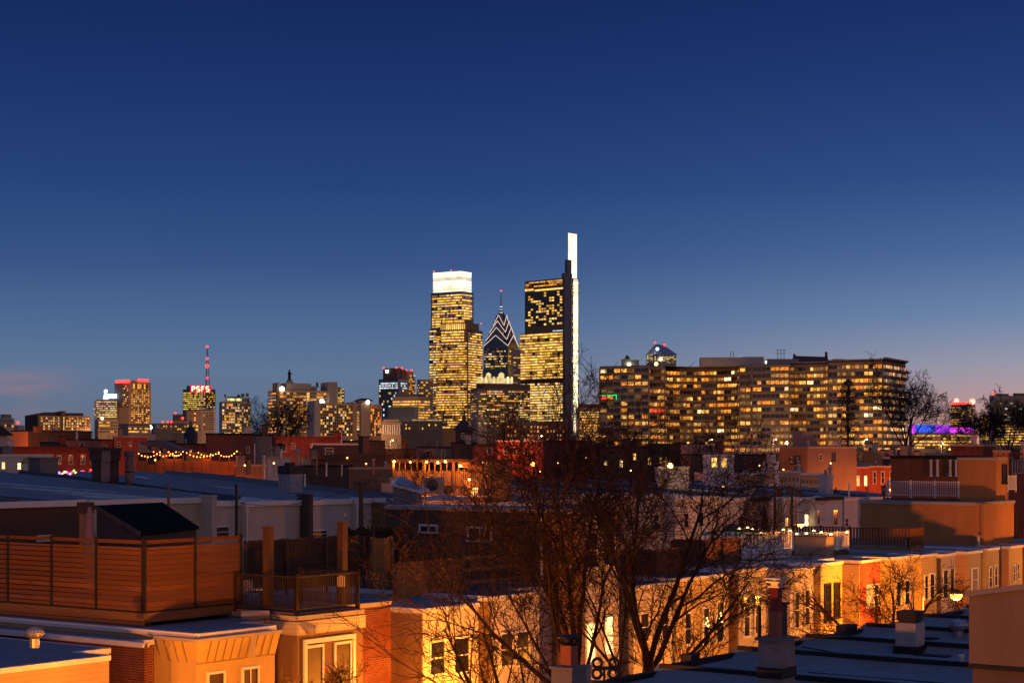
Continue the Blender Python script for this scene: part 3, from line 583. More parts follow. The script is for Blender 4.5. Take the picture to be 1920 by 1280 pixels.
# --- hip-roofed glass tower behind the long apartments
f = Far('gabled_glass_tower', 'glass tower top with a steep silver hip roof and two red lamps', 'skyscraper', 1212, 1226, 1268, 2600, 60)
f.box('wall', gl_b, 0,1,0,1, 664); z0, z1 = f.z(664), f.z(643.5); w_, d_ = f.w, f.dp
b = M(); b.add([(-1,-1,z0),(w_+2,-1,z0),(w_+2,d_+1,z0),(-1,d_+1,z0),(.22*w_,d_*.5,z1),(.62*w_,d_*.5,z1-1.5)], [(0,1,5,4),(1,2,5),(2,3,4,5),(3,0,4),(0,3,2,1)]); part('hip_roof', b, plain('silver roof', (.35,.37,.42), .35, .5), f.o)
beacon(f.o, .22*w_, d_*.5, f.z(642), 2.0); beacon(f.o, .64*w_, d_*.5, f.z(645.5), 2.6); beacon(f.o, .12*w_, -2, f.z(654), 3.6, glow('blue flood', (.6,.8,1), 2.5))
f.win('F', .02,.98, 664,680, 14,5,.6,.5, office(.6, (LW,))); f.win('L', .1,.9, 662,680, 5,5,.6,.5, office(.9, (LW,))); beacon(f.o, .25*w_, -3, f.z(673), 3.2, WHL)
# ================= right end
f = Far('red_crowned_tower', 'tower with a glowing red crown near the right edge', 'building', 1783, 1812, 1828, 1500, 30)
f.box('wall', gl_d, 0,1,0,1, 758); f.box('bright_side', white_f, .0,1.02,-.02,.04, 757); f.win('L', .03,.97, 762,800, 9,10,.8,.5, office(.45, (LY,LO))); f.win('F', .1,.9, 762,800, 4,10,.5,.5, homes(.3,(LY,)), off=-.03)
f.box('crown', litm('red crown', (1,.03,.02), (1,.05,.02), 2.2, .1), .02,.98,.02,.98, 753.5,757.5); beacon(f.o, .1*f.w, f.dp*.7, f.z(751), 3.0, glow('hot red lamp', (1,.12,.08), 8)); beacon(f.o, .7*f.w, 0, f.z(751.5), 3.4, MATS['hot red lamp'])
BL = litm('blue led', (.02,.06,1), (.05,.25,1), 1.5, .12, .3, 1.3); PU = litm('purple led', (.35,.03,.9), (.55,.05,.8), 1.1, .12, .4, 1.3); MG = litm('magenta led', (.85,.05,.75), (.7,.04,.9), 1.3, .12, .5, 1.3)
f = Far('led_lit_building', 'low wide building topped by a band of blue and purple lights', 'building', 1704, 1710, 1826, 1100, 74)
f.box('wall', conc, 0,1,0,1, 812); f.box('upper_wall', conc_d, 0,1,0.02,1, 797)
for x0, x1, yt, yb, mt in ((.0,.04,796,812,MG),(.045,.36,796,811,BL),(.365,.44,796,811,PU),(.445,.60,797,811,PU),(.61,1.0,801,811,MG)):
    b = M(); b.box(x0*f.w, x1*f.w, -.6, .2, f.z(yb), f.z(yt)); part('light_band', b, mt, f.o)
f.win('F', .03,.97, 813.5,842, 22,5,.8,.5, office(.55, (LH,LY)))
f = Far('office_building', 'striped block of bright yellow floors behind bare twigs near the right edge', 'building', 1836, 1838, 1862, 1300, 74)
f.box('wall', conc, 0,1,0,1, 778); f.win('F', .03,.97, 781,825, 5,12,.95,.5, office(.85, (LH,LY)))
f = Far('office_tower', 'dark glass office block with pale top at the right edge', 'building', 1855, 1864, 1945, 1100, 66)
f.box('wall', gl_d, 0,1,0,1, 741); f.box('top_band', conc_g, .0,1.005,-.004,.5, 741.5,749); f.box('penthouse', conc_d, .1,.35,.1,.6, 737.5,741); f.box('penthouse', conc_d, .5,1,.1,.6, 736,741)
f.win('F', .03,.97, 753,794, 14,8,.85,.45, homes(.16, (LC,LY))); f.win('F', .03,.97, 795,835, 14,8,.85,.5, office(.6, (LH,LY)))
beacon(f.o, .0, 1, f.z(737), 1.0)
# ================= long apartment building
def long_apartments():
    d0 = 800; t = thing('apartment_building', 'long twelve storey apartment building with balconies and many orange windows', 'building', (*P(1124,d0), gz(d0)))
    ox, oy = P(1124, d0); g = gz(d0); zz = lambda y, d=d0: Z(y,d)-g
    pts = [(1124,812),(1125,798),(1216,786),(1219,802),(1246,800),(1249,815),(1300,820),(1345,816),(1384,808),(1387,786),(1409,784),(1411,779),(1479,772),(1482,782),(1513,779),(1550,774),(1553,764),(1654,752),(1698,784)]
    tops = [686,686,686,684,682,680,680,682,684,689,689,686,683,683,682,681,679,677,684]
    xy = [(P(x,d)[0]-ox, P(x,d)[1]-oy) for x, d in pts]
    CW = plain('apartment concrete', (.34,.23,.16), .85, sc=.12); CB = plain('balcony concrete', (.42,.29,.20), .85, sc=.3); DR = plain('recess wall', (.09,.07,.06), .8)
    b = M(); tot = xy + [(xy[-1][0]-4, xy[-1][1]+18), (xy[0][0]+6, xy[0][1]+18)]
    b.prism(tot, 0, zz(687)); part('wall', b, CW, t)
    cap = [100]; bcap = [100]; rows = 13; zt = zz(688, 785); zb = zt - rows*2.95; rh = 2.95
    wmat = (LO,LO,LO,LY,LO,LO,LH); R.seed(4); extra = litm('apartment lamp white', (1,.66,.25), (1,.8,.45), 2.4, .9, .2, 1.2)
    RD = litm('red party light', (1,.04,.02), (1,.1,.03), 1.3, .8); GN = litm('green party light', (.02,.8,.25), (.05,.6,.2), .9, .8)
    slabs = M(); rest = {}
    WM = {}
    for s in range(1, len(xy)-1):
        (x0,y0), (x1,y1) = xy[s], xy[s+1]; L = math.hypot(x1-x0, y1-y0)
        if L < 1.6: continue
        ang = math.atan2(y1-y0, x1-x0); ux, uy = math.cos(ang), math.sin(ang); nx, ny = uy, -ux
        bal = s in (4, 6, 7, 8, 10, 12, 13, 14, 15, 16, 17) ; cols = max(1, round(L/3.7)); cw = L/cols
        for j in range(rows):
            z = zb+rh*j
            run = R.random() < .5
            for i in range(cols):
                if s == 1 and i in (0,) and j == rows-1: lit = extra
                elif s == 1 and i == 0 and j == rows-5: lit = RD
                elif s == 1 and i == 1 and j == rows-5: lit = GN if False else LO
                elif s == 3 and j == rows-7: lit = RD
                else:
                    if R.random() < .6: run = R.random() < (.56 if s > 2 else .5)
                    lit = R.choice(wmat) if run else (LD if R.random() < .35 else DG)
                    if run and R.random() < .06: lit = extra
                k = 2 if s > 1 else 1
                for h in range(k):
                    mt = lit if not (lit is not DG and R.random() < .25) else (LD if R.random() < .5 else DG)
                    ww = cw/k*.82 if s > 1 else cw*.78; a = cw*(i+(h+.5)/k); hh = 1.5
                    cx_, cy_ = x0+ux*a+nx*.08, y0+uy*a+ny*.08; cz_ = z+.95+hh/2
                    if cap[0] > 0 and mt is not DG and R.random() < .35:
                        cap[0] -= 1; key = (round(ww,1), mt.name)
                        if key not in WM: q = M(); q.box(-key[0]/2, key[0]/2, -.09, .06, -hh/2, hh/2); WM[key] = q.mesh('window', mt)
                        link('window', WM[key], t, (cx_, cy_, cz_), ang)
                    else: rest.setdefault(mt.name, []).append((cx_, cy_, cz_, ww, hh, ux, uy, nx, ny))
            # floor band or balcony, each floor of each section on its own
            q = M(); e = 1.15 if bal else .22; hb = 1.0 if (bal and (s+j) % 3 != 0) else .42
            if bal:
                m0, m1 = (.03*L, .97*L)
                P4 = [(x0+ux*m0, y0+uy*m0), (x0+ux*m1, y0+uy*m1), (x0+ux*m1+nx*e, y0+uy*m1+ny*e), (x0+ux*m0+nx*e, y0+uy*m0+ny*e)]
                q.prism(P4, z-.12, z+.10)
                for (a, bq) in ((P4[3], P4[2]), (P4[0], P4[3]), (P4[2], P4[1])):
                    q.bar((a[0],a[1],z+1.02), (bq[0],bq[1],z+1.02), .06, .06)
                    if hb > .9: q.bar((a[0],a[1],z+.5), (bq[0],bq[1],z+.5), .06, .85)
                if hb < .9:
                    nb = int(L*.94/.45)
                    for i in range(nb+1):
                        a = m0+(m1-m0)*i/nb; q.box(x0+ux*a+nx*e-.02, x0+ux*a+nx*e+.02, y0+uy*a+ny*e-.02, y0+uy*a+ny*e+.02, z+.1, z+1.0)
            else:
                P4 = [(x0, y0), (x1, y1), (x1+nx*e, y1+ny*e), (x0+nx*e, y0+ny*e)]; q.prism(P4, z-.25, z+.3)
            if bcap[0] > 0 and j > 2: bcap[0] -= 1; part('balcony' if bal else 'floor_band', q, CB, t)
            else: slabs.add(q.v, q.f)
        # vertical pier at each section edge
        q = M(); q.box(-.25, .25, -.5, .1, 0, zt); link('pier', q.mesh('pier', CW), t, (x0, y0, 0), ang)
    tag(part('balcony', slabs, CB, t), kind='stuff')
    b = M(); mats = []
    for k, (mn, L_) in enumerate(sorted(rest.items())):
        mats.append(MATS[mn])
        for cx_, cy_, cz_, ww, hh, ux, uy, nx, ny in L_:
            P4 = [(cx_-ux*ww/2-nx*.07, cy_-uy*ww/2-ny*.07), (cx_+ux*ww/2-nx*.07, cy_+uy*ww/2-ny*.07), (cx_+ux*ww/2+nx*.04, cy_+uy*ww/2+ny*.04), (cx_-ux*ww/2+nx*.04, cy_-uy*ww/2+ny*.04)]
            b.prism(P4, cz_-hh/2, cz_+hh/2, k)
    tag(part('window', b, mats, t), kind='stuff')
    # overhanging flat roofs
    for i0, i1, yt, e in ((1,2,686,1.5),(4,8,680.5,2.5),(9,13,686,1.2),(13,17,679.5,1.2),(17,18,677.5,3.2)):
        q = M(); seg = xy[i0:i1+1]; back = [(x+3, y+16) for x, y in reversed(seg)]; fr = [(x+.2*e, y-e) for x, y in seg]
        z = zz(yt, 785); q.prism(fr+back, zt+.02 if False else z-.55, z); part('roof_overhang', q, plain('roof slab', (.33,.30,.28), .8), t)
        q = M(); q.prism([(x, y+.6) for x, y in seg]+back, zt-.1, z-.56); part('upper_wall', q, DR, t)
    # rooftop plant
    for x0, x1, yt, yb, mt in ((1168,1183,672,686,conc_g),(1183,1199,674,686,conc_g),(1316,1395,669,682,white_f),(1395,1434,668,684,white_f),(1440,1500,672,684,conc_g),(1566,1586,672,680,conc_g)):
        q = M(); a = P(x0,800); c = P(x1,800); q.box(a[0]-ox, c[0]-ox, a[1]-oy+3, a[1]-oy+11, zz(yb+3,800), zz(yt,800)); part('rooftop_plant', q, mt, t)
    q = M(); a = P(1178,799)[0]-ox; q.lathe((a, 6, zz(672,800)), [(1.1,0),(1.1,1),(.5,1.3),(.5,1.9)], 8)
    for x in (1373,1378,1462,1468,1474,1656,1661,1668,1672): c = P(x,800)[0]-ox; q.tube((c,6,zz(682,800)), (c,6,zz(657 if x < 1400 else (653 if x < 1500 else 668),800)), .12, n=4)
    c0, c1 = P(1457,800)[0]-ox, P(1478,800)[0]-ox; q.bar((c0,6,zz(655,800)), (c1,6,zz(655,800)), .15); q.bar((c0,6,zz(661,800)), (c1,6,zz(661,800)), .15)
    tag(part('antenna', q, conc_d, t), kind='stuff')
    for x, y in ((1181,682),(1232,681),(1367,676),(1398,677),(1443,677)):
        q = M(); q.ball((P(x,797)[0]-ox, 2.2 if x < 1300 else 5, zz(y,797)), .85, 8); part('roof_floodlight', q, glow('greenish flood', (.95,1,.6), 6) if x in (1181,1398,1443) else glow('amber flood', (1,.55,.12), 8), t)
    q = M()
    for (x0, y0), (x1, y1) in ((P(1124.5,796.5), P(1155.5,792.5)),): q.bar((x0-ox,y0-oy,zb+rh*(rows-5)+2.6), (x1-ox,y1-oy,zb+rh*(rows-5)+2.6), .2); q.bar((x1-ox,y1-oy,zb+rh*(rows-5)+.6), (x1-ox,y1-oy,zb+rh*(rows-5)+2.6), .25)
    part('party_light', q, glow('green rope light', (.02,.9,.3), 1.8), t)
long_apartments()
# dark ornate roof behind the apartments' right part
f = Far('ornate_hall_roof', 'dark brown ridged roof with scrolled gable ends behind the long apartments', 'building', 1492, 1496, 1556, 1500, 74)
b = M(); b.box(0,f.w,0,14, 0, f.z(676)); b.add([(0,0,f.z(676)),(f.w,0,f.z(676)),(f.w,14,f.z(676)),(0,14,f.z(676)),(0,7,f.z(666)),(f.w,7,f.z(667))], [(0,1,5,4),(2,3,4,5),(1,2,5),(3,0,4)]); part('roof', b, plain('rust roof', (.12,.05,.04), .7), f.o)
for q, y_ in ((0,664),(1,659)):
    b = M(); b.tube((q*f.w,7,f.z(675)), (q*f.w,7,f.z(y_+2)), 1.7, 1.0, 7); b.ball((q*f.w,7,f.z(y_+1)), 1.3, 8); part('finial', b, MATS['rust roof'], f.o)
# ---------------------------------------------------------------- low houses
ROOF_B = roofm('blue grey roofing', (.22,.235,.27)); ROOF_D = roofm('dark roofing', (.06,.062,.07)); ROOF_L = roofm('silver coated roofing', (.36,.38,.42)); ROOF_M = roofm('mid grey roofing', (.14,.145,.16))
TRIM = plain('white trim', (.74,.72,.70), .5, var=.15); TRIMD = plain('dark trim', (.03,.027,.027), .7, spec=.1); TRIMT = plain('tan coping', (.42,.35,.28), .7)
RED = brick('red brick', (.40,.075,.04)); RED2 = brick('dark red brick', (.20,.05,.035)); BRN = brick('brown brick', (.17,.085,.06)); TAN = stucco('tan stucco', (.45,.28,.14))
ORS = stucco('orange stucco', (.56,.26,.09)); CRM = siding('cream siding', (.58,.50,.38)); WHT = siding('white siding', (.66,.63,.60)); GRY = siding('grey siding', (.55,.53,.51)); BEI = siding('beige siding', (.62,.54,.45))
YEL = siding('yellow siding', (.62,.45,.20)); ORG = siding('salmon siding', (.58,.33,.18)); WST = stucco('white stucco', (.62,.56,.50)); BST = stucco('brown stucco', (.24,.15,.10)); GST = stucco('grey stucco', (.26,.24,.23)); DST = stucco('dark stucco', (.10,.08,.07))
WDK = wood('dark weathered boards', (.13,.085,.06), .14, True); WRD = wood('red brown boards', (.30,.12,.055), .14, True); WCE = wood('cedar slats', (.32,.125,.032), .1785, gapw=0, var=.75)
WPO = wood('brown post wood', (.20,.11,.065), 1, gapw=0); WTN = wood('tan lumber', (.42,.26,.14), 1, gapw=0); MTL = plain('galvanised metal', (.45,.45,.47), .4, .7); IRN = plain('black iron', (.025,.025,.028), .5)
PD = glassm('house dark glass', (.03,.03,.035)); PL = litm('room light', (1,.55,.12), (1,.48,.09), 1.7, 2.5, .5, 1.2); PW = litm('bright room light', (1,.72,.3), (1,.66,.22), 2.2, 2.5); PB = litm('blue room light', (.12,.08,.9), (.16,.1,1), .7, 2)
BRP = plain('brown glass', (.07,.035,.025), .5, spec=.2)
BLND = plain('window blind', (.42,.38,.33), .8)
class Bld:
    """a house in its own frame: local x along the front, local y to the back; z measured from its base"""
    def __init__(s, name, label, cat, C, rz, w, dp, ztop, wall, roof=None, cap=None, th=36, group=None, z0=None, capw=.16, poly=None, nocap=False, capt=.10):
        s.C = C; s.w = w; s.dp = dp; t = math.pi/2-rz; s.u = (math.sin(t), math.cos(t)); s.v = (-math.cos(t), math.sin(t))
        s.z0 = gz(C[1])-.3 if z0 is None else z0; s.h = ztop-s.z0; s.wall = wall
        s.o = thing(name, label, cat, (C[0], C[1], s.z0), rz, group)
        poly = poly or [(0,0),(w,0),(w,dp),(0,dp)]; s.poly = poly
        b = M(); b.prism(poly, 0, s.h); part('wall', b, wall, s.o)
        if roof:
            b = M(); cx = sum(p[0] for p in poly)/len(poly); cy = sum(p[1] for p in poly)/len(poly); b.prism([(p[0]+(.12 if p[0] < cx else -.12), p[1]+(.12 if p[1] < cy else -.12)) for p in poly], s.h+.002, s.h+.05); part('roof', b, roof, s.o)
        if not nocap:
            b = M(); n = len(poly)
            for i in range(n):
                p, q = poly[i], poly[(i+1) % n]; dx, dy = q[0]-p[0], q[1]-p[1]; L = math.hypot(dx, dy); dx /= L; dy /= L
                if L < .3: continue
                e = .09; b.prism([(p[0]-dx*.0+dy*e, p[1]-dx*e), (q[0]+dy*e+dx*e*(1 if 0 else 0), q[1]-dx*e), (q[0]-dy*.16, q[1]+dx*.16), (p[0]-dy*.16, p[1]+dx*.16)], s.h-capw, s.h+capt+.0015*(i % 3))
            part('coping', b, cap or TRIM, s.o)
    def lx(s, px, face='F', off=0):
        a = (px-960)/F; t, o = (s.u, s.v) if face == 'F' else (s.v, s.u)
        Cx, Cy = s.C[0]+o[0]*off, s.C[1]+o[1]*off
        k = (a*Cy-Cx)/(t[0]-a*t[1]); return k, Cy+k*t[1]
    def win(s, face, x0, y0, x1, y1, mat=None, pane=None, off=0, rails=1, mull=0):
        a0, d0 = s.lx(x0, face, off); a1, d1 = s.lx(x1, face, off); d = (d0+d1)/2
        return window(s.o, face, (a0+a1)/2, (Z(y0,d)+Z(y1,d))/2-s.z0, abs(a1-a0), (y1-y0)/F*d, mat or TRIM, pane or PD, off-.002, rails, mull)
    def zz(s, py, px, face='F', off=0): return Z(py, s.lx(px, face, off)[1])-s.z0
    def roofthing(s): pass
def far_house(name, label, xL, xC, xR, yt, d, wall, roof=None, cap=None, th=36, cat='house', dp=None, group=None, **k):
    C, w, dpp, rz = sbox(xL, xC, xR, d, th)
    if dp: dpp = dp
    return Bld(name, label, cat, C, rz, w, min(dpp, 40) if xL >= xC-.5 else dpp, Z(yt, d), wall, roof or ROOF_M, cap, th, group, **k)
def chimney(label, x, y, d, w=.6, h=1.2, dd=.45, mat=None, pots=1, rz=RZ, flare=0, group=None, capm=None):
    """x, y: photo position of its foot"""
    t = thing('chimney', label, 'chimney', (P(x,d)[0], d, Z(y,d)), rz, group)
    b = M(); b.box(-w/2,w/2,-dd/2,dd/2,-.3,h); part('stack', b, mat or BRN, t)
    b = M(); e = .06+flare; b.box(-w/2-e,w/2+e,-dd/2-e,dd/2+e,h,h+.12); part('crown', b, capm or TRIMD, t)
    for i in range(pots):
        b = M(); b.lathe(((i-(pots-1)/2)*.3,0,h+.12), [(.1,0),(.1,.3),(.13,.32),(.13,.38)], 10); part('pot', b, plain('clay pot', (.35,.14,.08)), t)
    return t
def vent(label, x, y, d, h=.6, r=.06, mat=None, group=None, hood=True):
    t = thing('vent_pipe', label, 'pipe', (P(x,d)[0], d, Z(y,d)), 0, group)
    b = M(); b.tube((0,0,-.2),(0,0,h), r, n=8); part('pipe', b, mat or MTL, t)
    if hood: b = M(); b.lathe((0,0,h), [(r*1.9,0),(r*1.7,.06),(.02,.14)], 8); part('hood', b, MTL, t)
    return t
def pole(label, x, y0, y1, d, r=.09, mat=None, name='post', cat='post', group=None):
    t = thing(name, label, cat, (P(x,d)[0], d, Z(y1,d)), RZ, group)
    b = M(); b.tube((0,0,0),(0,0,(y1-y0)/F*d), r, r*.9, 8); part('shaft', b, mat or IRN, t); b = M(); b.tube((0,0,(y1-y0)/F*d),(0,0,(y1-y0)/F*d+.03), r*1.25, n=8); part('cap', b, mat or IRN, t); return t
def railing(parent, pts, zb, h, mat, step=.13, post=2.2, pw=.1, bw=.04, top=.08, name='railing', solid=False):
    """a fence along a chain of plan points: posts, rails and balusters"""
    for (x0,y0), (x1,y1) in zip(pts, pts[1:]):
        L = math.hypot(x1-x0, y1-y0); n = max(1, round(L/post)); b = M()
        for i in range(n+1):
            k = i/n; b.box(x0+(x1-x0)*k-pw/2, x0+(x1-x0)*k+pw/2, y0+(y1-y0)*k-pw/2, y0+(y1-y0)*k+pw/2, zb-.1, zb+h+.1)
        part('post', b, mat, parent); b = M()
        b.bar((x0,y0,zb+h), (x1,y1,zb+h), top, .05); b.bar((x0,y0,zb+.1), (x1,y1,zb+.1), .05, .05)
        m = max(1, int(L/step))
        for i in range(m): k = (i+.5)/m; b.box(x0+(x1-x0)*k-bw/2, x0+(x1-x0)*k+bw/2, y0+(y1-y0)*k-bw/2, y0+(y1-y0)*k+bw/2, zb+.1, zb+h)
        part(name, b, mat, parent)
# ---- middle distance, left
ORL = stucco('salmon stucco', (.55,.28,.14))
h = far_house('stucco_house', 'house end with an orange lit side wall and long dark front, far left', 20, 53, 172, 807, 400, DST, ROOF_D, TRIMD)
b = M(); b.box(-.15, -.01, .1, h.dp-.1, 0, h.h-.2); part('side_wall', b, ORL, h.o); chimney('small brick chimney on the long dark flat front at far left', 70, 808, 398, 1.6, 1.0, .9, BRN, 0)  # lamp-lit side coloured orange, unlit front dark: light put into the stucco colours
h = far_house('gabled_house', 'white gabled house with dark roof cut by the left edge', -30, -20, 14, 816, 380, GRY, None, nocap=True)
b = M(); k = 380/F; g0 = h.h; b.add([(-1,-1,g0),(h.w+1,-1,g0),(h.w+1,h.dp,g0),(-1,h.dp,g0),(h.w*.5,-1,g0+18*k),(h.w*.5,h.dp,g0+18*k)], [(0,1,4),(1,2,5,4),(2,3,5),(3,0,4,5)]); part('roof', b, ROOF_D, h.o)
h = far_house('brick_rowhouse', 'low pinkish brick house with a small window above the red row', 118, 121, 186, 823, 330, brick('pink brick', (.33,.16,.12)), ROOF_L, TRIMD, 60)
h.win('F', 123,832,129,838, pane=PD); h.win('F', 150,830,157,837, pane=PD); vent('grey vent on the low pinkish brick house', 70+74, 822, 331, 1.2, .25)
fh = [(75,122,829,DST,'flat dark roofed house between the orange end wall and the pinkish one',ROOF_M,350),(186,212,824,RED2,'narrow dark red house left of the red lit pair',ROOF_L,320),(212,276,818,RED,'red lit house with tan coping behind the big chimney stack',ROOF_L,320),
 (276,330,826,DST,'dark low house right of the red lit pair',ROOF_B,360),(325,386,832,RED2,'dark red low house with pale coping left of the brown block',ROOF_B,300)]
for x0,x1,yt,mt,lb,rf,d in fh:
    h = far_house('rowhouse', lb, x0, x0+2, x1, yt, d, mt, rf, TRIMT if mt is RED else TRIMD, 62)
    for q in range(int((x1-x0)/22)): h.win('F', x0+8+22*q, yt+11, x0+13+22*q, yt+20, pane=PD)
h = far_house('brick_rowhouses', 'long red brick row with white window frames above the coloured party lights', 0, 4, 176, 838, 250, RED, ROOF_D, plain('red cornice', (.25,.05,.03)), 68, dp=12)
for x in (107,129,152,20,60,170): h.win('F', x, 853, x+7, 869.5)
b = M(); b.box(0, h.w, -.35, -.09, h.h-.75, h.h-.12); 
for i in range(int(h.w/.5)): b.box(.5*i, .5*i+.2, -.5, -.35, h.h-.5, h.h-.15)
part('cornice', b, plain('red cornice', (.25,.05,.03)), h.o)
h = far_house('white_house', 'small white house with two lit windows at left edge', -30, -6, 99, 853, 190, WHT, ROOF_L, TRIM, 66)
h.win('F', 3,866,9,879, pane=PW); h.win('F', 33,868,39,879.5, pane=PW); h.win('F', -14,866,-8,878)
b = M(); b.tube((h.lx(47)[0],-.1,0),(h.lx(47)[0],-.1,h.h), .08); part('downspout', b, TRIM, h.o)
t = thing('parasol', 'yellow round parasol on the roof beside the white house', 'parasol', (P(56,172)[0],172,Z(892,172)), 0)
b = M(); b.lathe((0,0,1.2), [(.85,.0),(.8,.25),(.45,.6),(.05,.75)], 12); part('canopy', b, plain('yellow cloth', (.5,.36,.10)), t); b = M(); b.tube((0,0,0),(0,0,1.9), .04); part('pole', b, IRN, t)
t = thing('roof_bulkhead', 'grey ribbed metal bulkhead beside the yellow parasol', 'bulkhead', (P(74,165)[0],165,Z(892,165)), RZ)
b = M(); b.box(0,2.2,0,1.6,-.6,1.6); part('wall', b, siding('ribbed metal', (.16,.17,.18), .25, True), t); b = M(); b.box(-.1,2.3,-.1,1.7,1.6,1.7); part('roof', b, ROOF_M, t)
# coloured party lights on a roof deck
def garland(label, x0, y0, x1, y1, d, n, sag, cols, r=.07, power=0, group=None, dz=None):
    t = thing('string_lights', label, 'lights', (P(x0,d)[0], d, Z(y0,d)), 0, group); b = M(); k = d/F; pts = []
    for i in range(n+1):
        q = i/n; ph = (q*dz) % 1 if dz else q; pts.append(((x1-x0)*q*k, 0, -(y1-y0)*q*k - sag*4*ph*(1-ph) + R.uniform(-.04,.04)))
    for p, q in zip(pts, pts[1:]): b.tube(p, q, .01, n=3)
    part('wire', b, IRN, t)
    for i, p in enumerate(pts): b = M(); b.ball((p[0],p[1],p[2]-.08), r*R.uniform(.8,1.2), 8); part('bulb', b, cols[i % len(cols)], t)
    return t
PT = [glow('party red', (1,.03,.02), 5), glow('party blue', (.1,.15,1), 5), glow('party red', (1,.03,.02), 5), glow('party green', (.1,1,.3), 3), glow('party yellow', (1,.6,.1), 5), glow('party purple', (.6,.1,1), 5)]
t = garland('string of small coloured party lights below the red brick row', 107, 881, 170, 880, 205, 18, .35, PT, .13, dz=4)
lamp('party_lamp', (3, -1.2, -.3), 500, (1,.05,.04), .5, t)
t = thing('deck_railing', 'dark red railing under the coloured party lights', 'railing', (P(106,207)[0],207,Z(893,207)), math.radians(2)); railing(t, [(0,0),(4.1,0)], 0, .9, WRD, .16)
# the roofed deck with amber string lights
t = thing('gabled_house', 'low house with a broad grey gable roof above amber string lights', 'house', (*P(259,236),gz(236)), math.radians(8)); k = 236/F; zz = lambda y: Z(y,236)-gz(236)
b = M(); b.add([(0,0,0),(88*k,0,0),(88*k,9,0),(0,9,0),(0,0,zz(848)),(88*k,0,zz(848)),(88*k,9,zz(848)),(0,9,zz(848))], [(0,1,5,4),(1,2,6,5),(2,3,7,6),(3,0,4,7)]); part('wall', b, DST, t)
b = M(); b.add([(-.2,-.6,zz(829)),(42*k,-.6,zz(825)),(86*k,-.6,zz(846)),(-.2,8,zz(827)),(46*k,8,zz(825)),(90*k,8,zz(844)),(-.2,-.6,zz(831)),(86*k,-.6,zz(848))], [(0,1,4,3),(1,2,5,4),(0,6,7,2,1)]); part('roof', b, ROOF_M, t)
b = M(); b.add([(0,-.62,zz(848)),(2,-.62,zz(848)),(0,-.62,zz(829))], [(0,1,2)]); b.bar((0,-.7,zz(828.5)), (20*k,-.7,zz(848)), .2); part('bargeboard', b, TRIMT, t)
t = thing('roof_deck', 'wide fenced roof deck of red brown boards under amber string lights', 'deck', (P(258,226)[0],226,Z(881,226)), math.radians(3)); k = 226/F
b = M(); b.box(0, 187*k, 0, 6, -.6, 0); part('floor', b, WRD, t)
for i in range(11):
    q = M(); q.box(17*i*k, (17*i+15.5)*k, .0, .05, .0, (17+R.uniform(-1,1)+(4 if i in (3,4,7) else 0))*k) if i not in (1,) else q.box(17*i*k, (17*i+15.5)*k, .0, .05, .0, 10*k); part('fence_panel', q, WRD, t)
for i in range(12): q = M(); q.box(17*i*k-.07, 17*i*k+.07, -.05, .09, -.1, (30 if i < 9 else 26)*k); part('post', q, WPO, t)
b = M(); b.box(2,3,5.9,6,0,2.2); b.box(5.4,9,5.9,6,.6,2.3); part('back_screen', b, ORL, t)
AM = [glow('amber bulb', (1,.27,.03), 8)]
for q, (x0, y0, x1, y1) in enumerate(((260,849,300,846),(288,846,330,846),(316,846,343,846),(350,847,395,850),(372,847,410,846),(410,849,444,845))):
    g_ = garland('amber string lights sagging over the wide roof deck', x0, y0, x1, y1, 225.5-(q % 2)*.5, 7, .5, AM, .08, group='amber string lights over the wide deck')
    lamp('string_lamp', ((x1-x0)/2*k, .6, -.5), 60, (1,.20,.03), .6, g_)
# brown block
h = far_house('brown_block', 'tall plain brown stucco block with one small window, left centre', 386, 389, 476, 813, 232, stucco('maroon stucco', (.17,.085,.065)), ROOF_M, TRIMD, 72)
h.win('F', 462.5,838,467.5,848, rails=0); vent('white drain pipe beside the small window of the brown block', 477.5, 868, 231, 2.6, .07, TRIM, hood=False)
h = far_house('grey_bulkhead', 'grey ribbed bulkhead attached right of the brown block', 476, 480, 509, 815, 236, siding('ribbed grey', (.24,.23,.22), .3, True), ROOF_M, TRIMD, 72)
h = far_house('brick_rowhouse', 'red brick house with two pale windows right of the brown block', 512, 517, 642, 819, 290, RED, ROOF_D, plain('red cornice', (.25,.05,.03)), 70)
h.win('F', 530,831,536,847); h.win('F', 547,831,553,840); h.win('F', 583,831,590,840); chimney('orange lit brick chimney at the right end of the red house', 634, 820, 290, 1.2, .8, .7, RED, 2)
h = far_house('dark_extension', 'dark low extension with white roof edge and one grey window', 586, 590, 680, 832, 262, DST, ROOF_B, TRIM, 66); h.win('F', 610,840,624,851)
h = far_house('rowhouse', 'dark house under a pale blue roof right of the red brick house', 640, 646, 722, 826, 340, DST, ROOF_L, TRIMD, 70)
for x, y0, y1, lb in ((682,819,846,'thick dark brick stack right of the pale blue roof'),(528,832,838,'short dark stack on the red brick house roof')):
    chimney(lb, x, y1, 250, 1.3 if x > 600 else .8, (y1-y0)/F*250, .8, DST, 0)
t = thing('picket_fence', 'dark board fence on a roof behind the crowded rooftops', 'fence', (P(610,240)[0],240,Z(868,240)), math.radians(2)); b = M()
for i in range(64): b.box(i*.145, i*.145+.12, 0, .03, 0, 1.25+.05*math.sin(i*1.7))
part('boards', b, WDK, t)
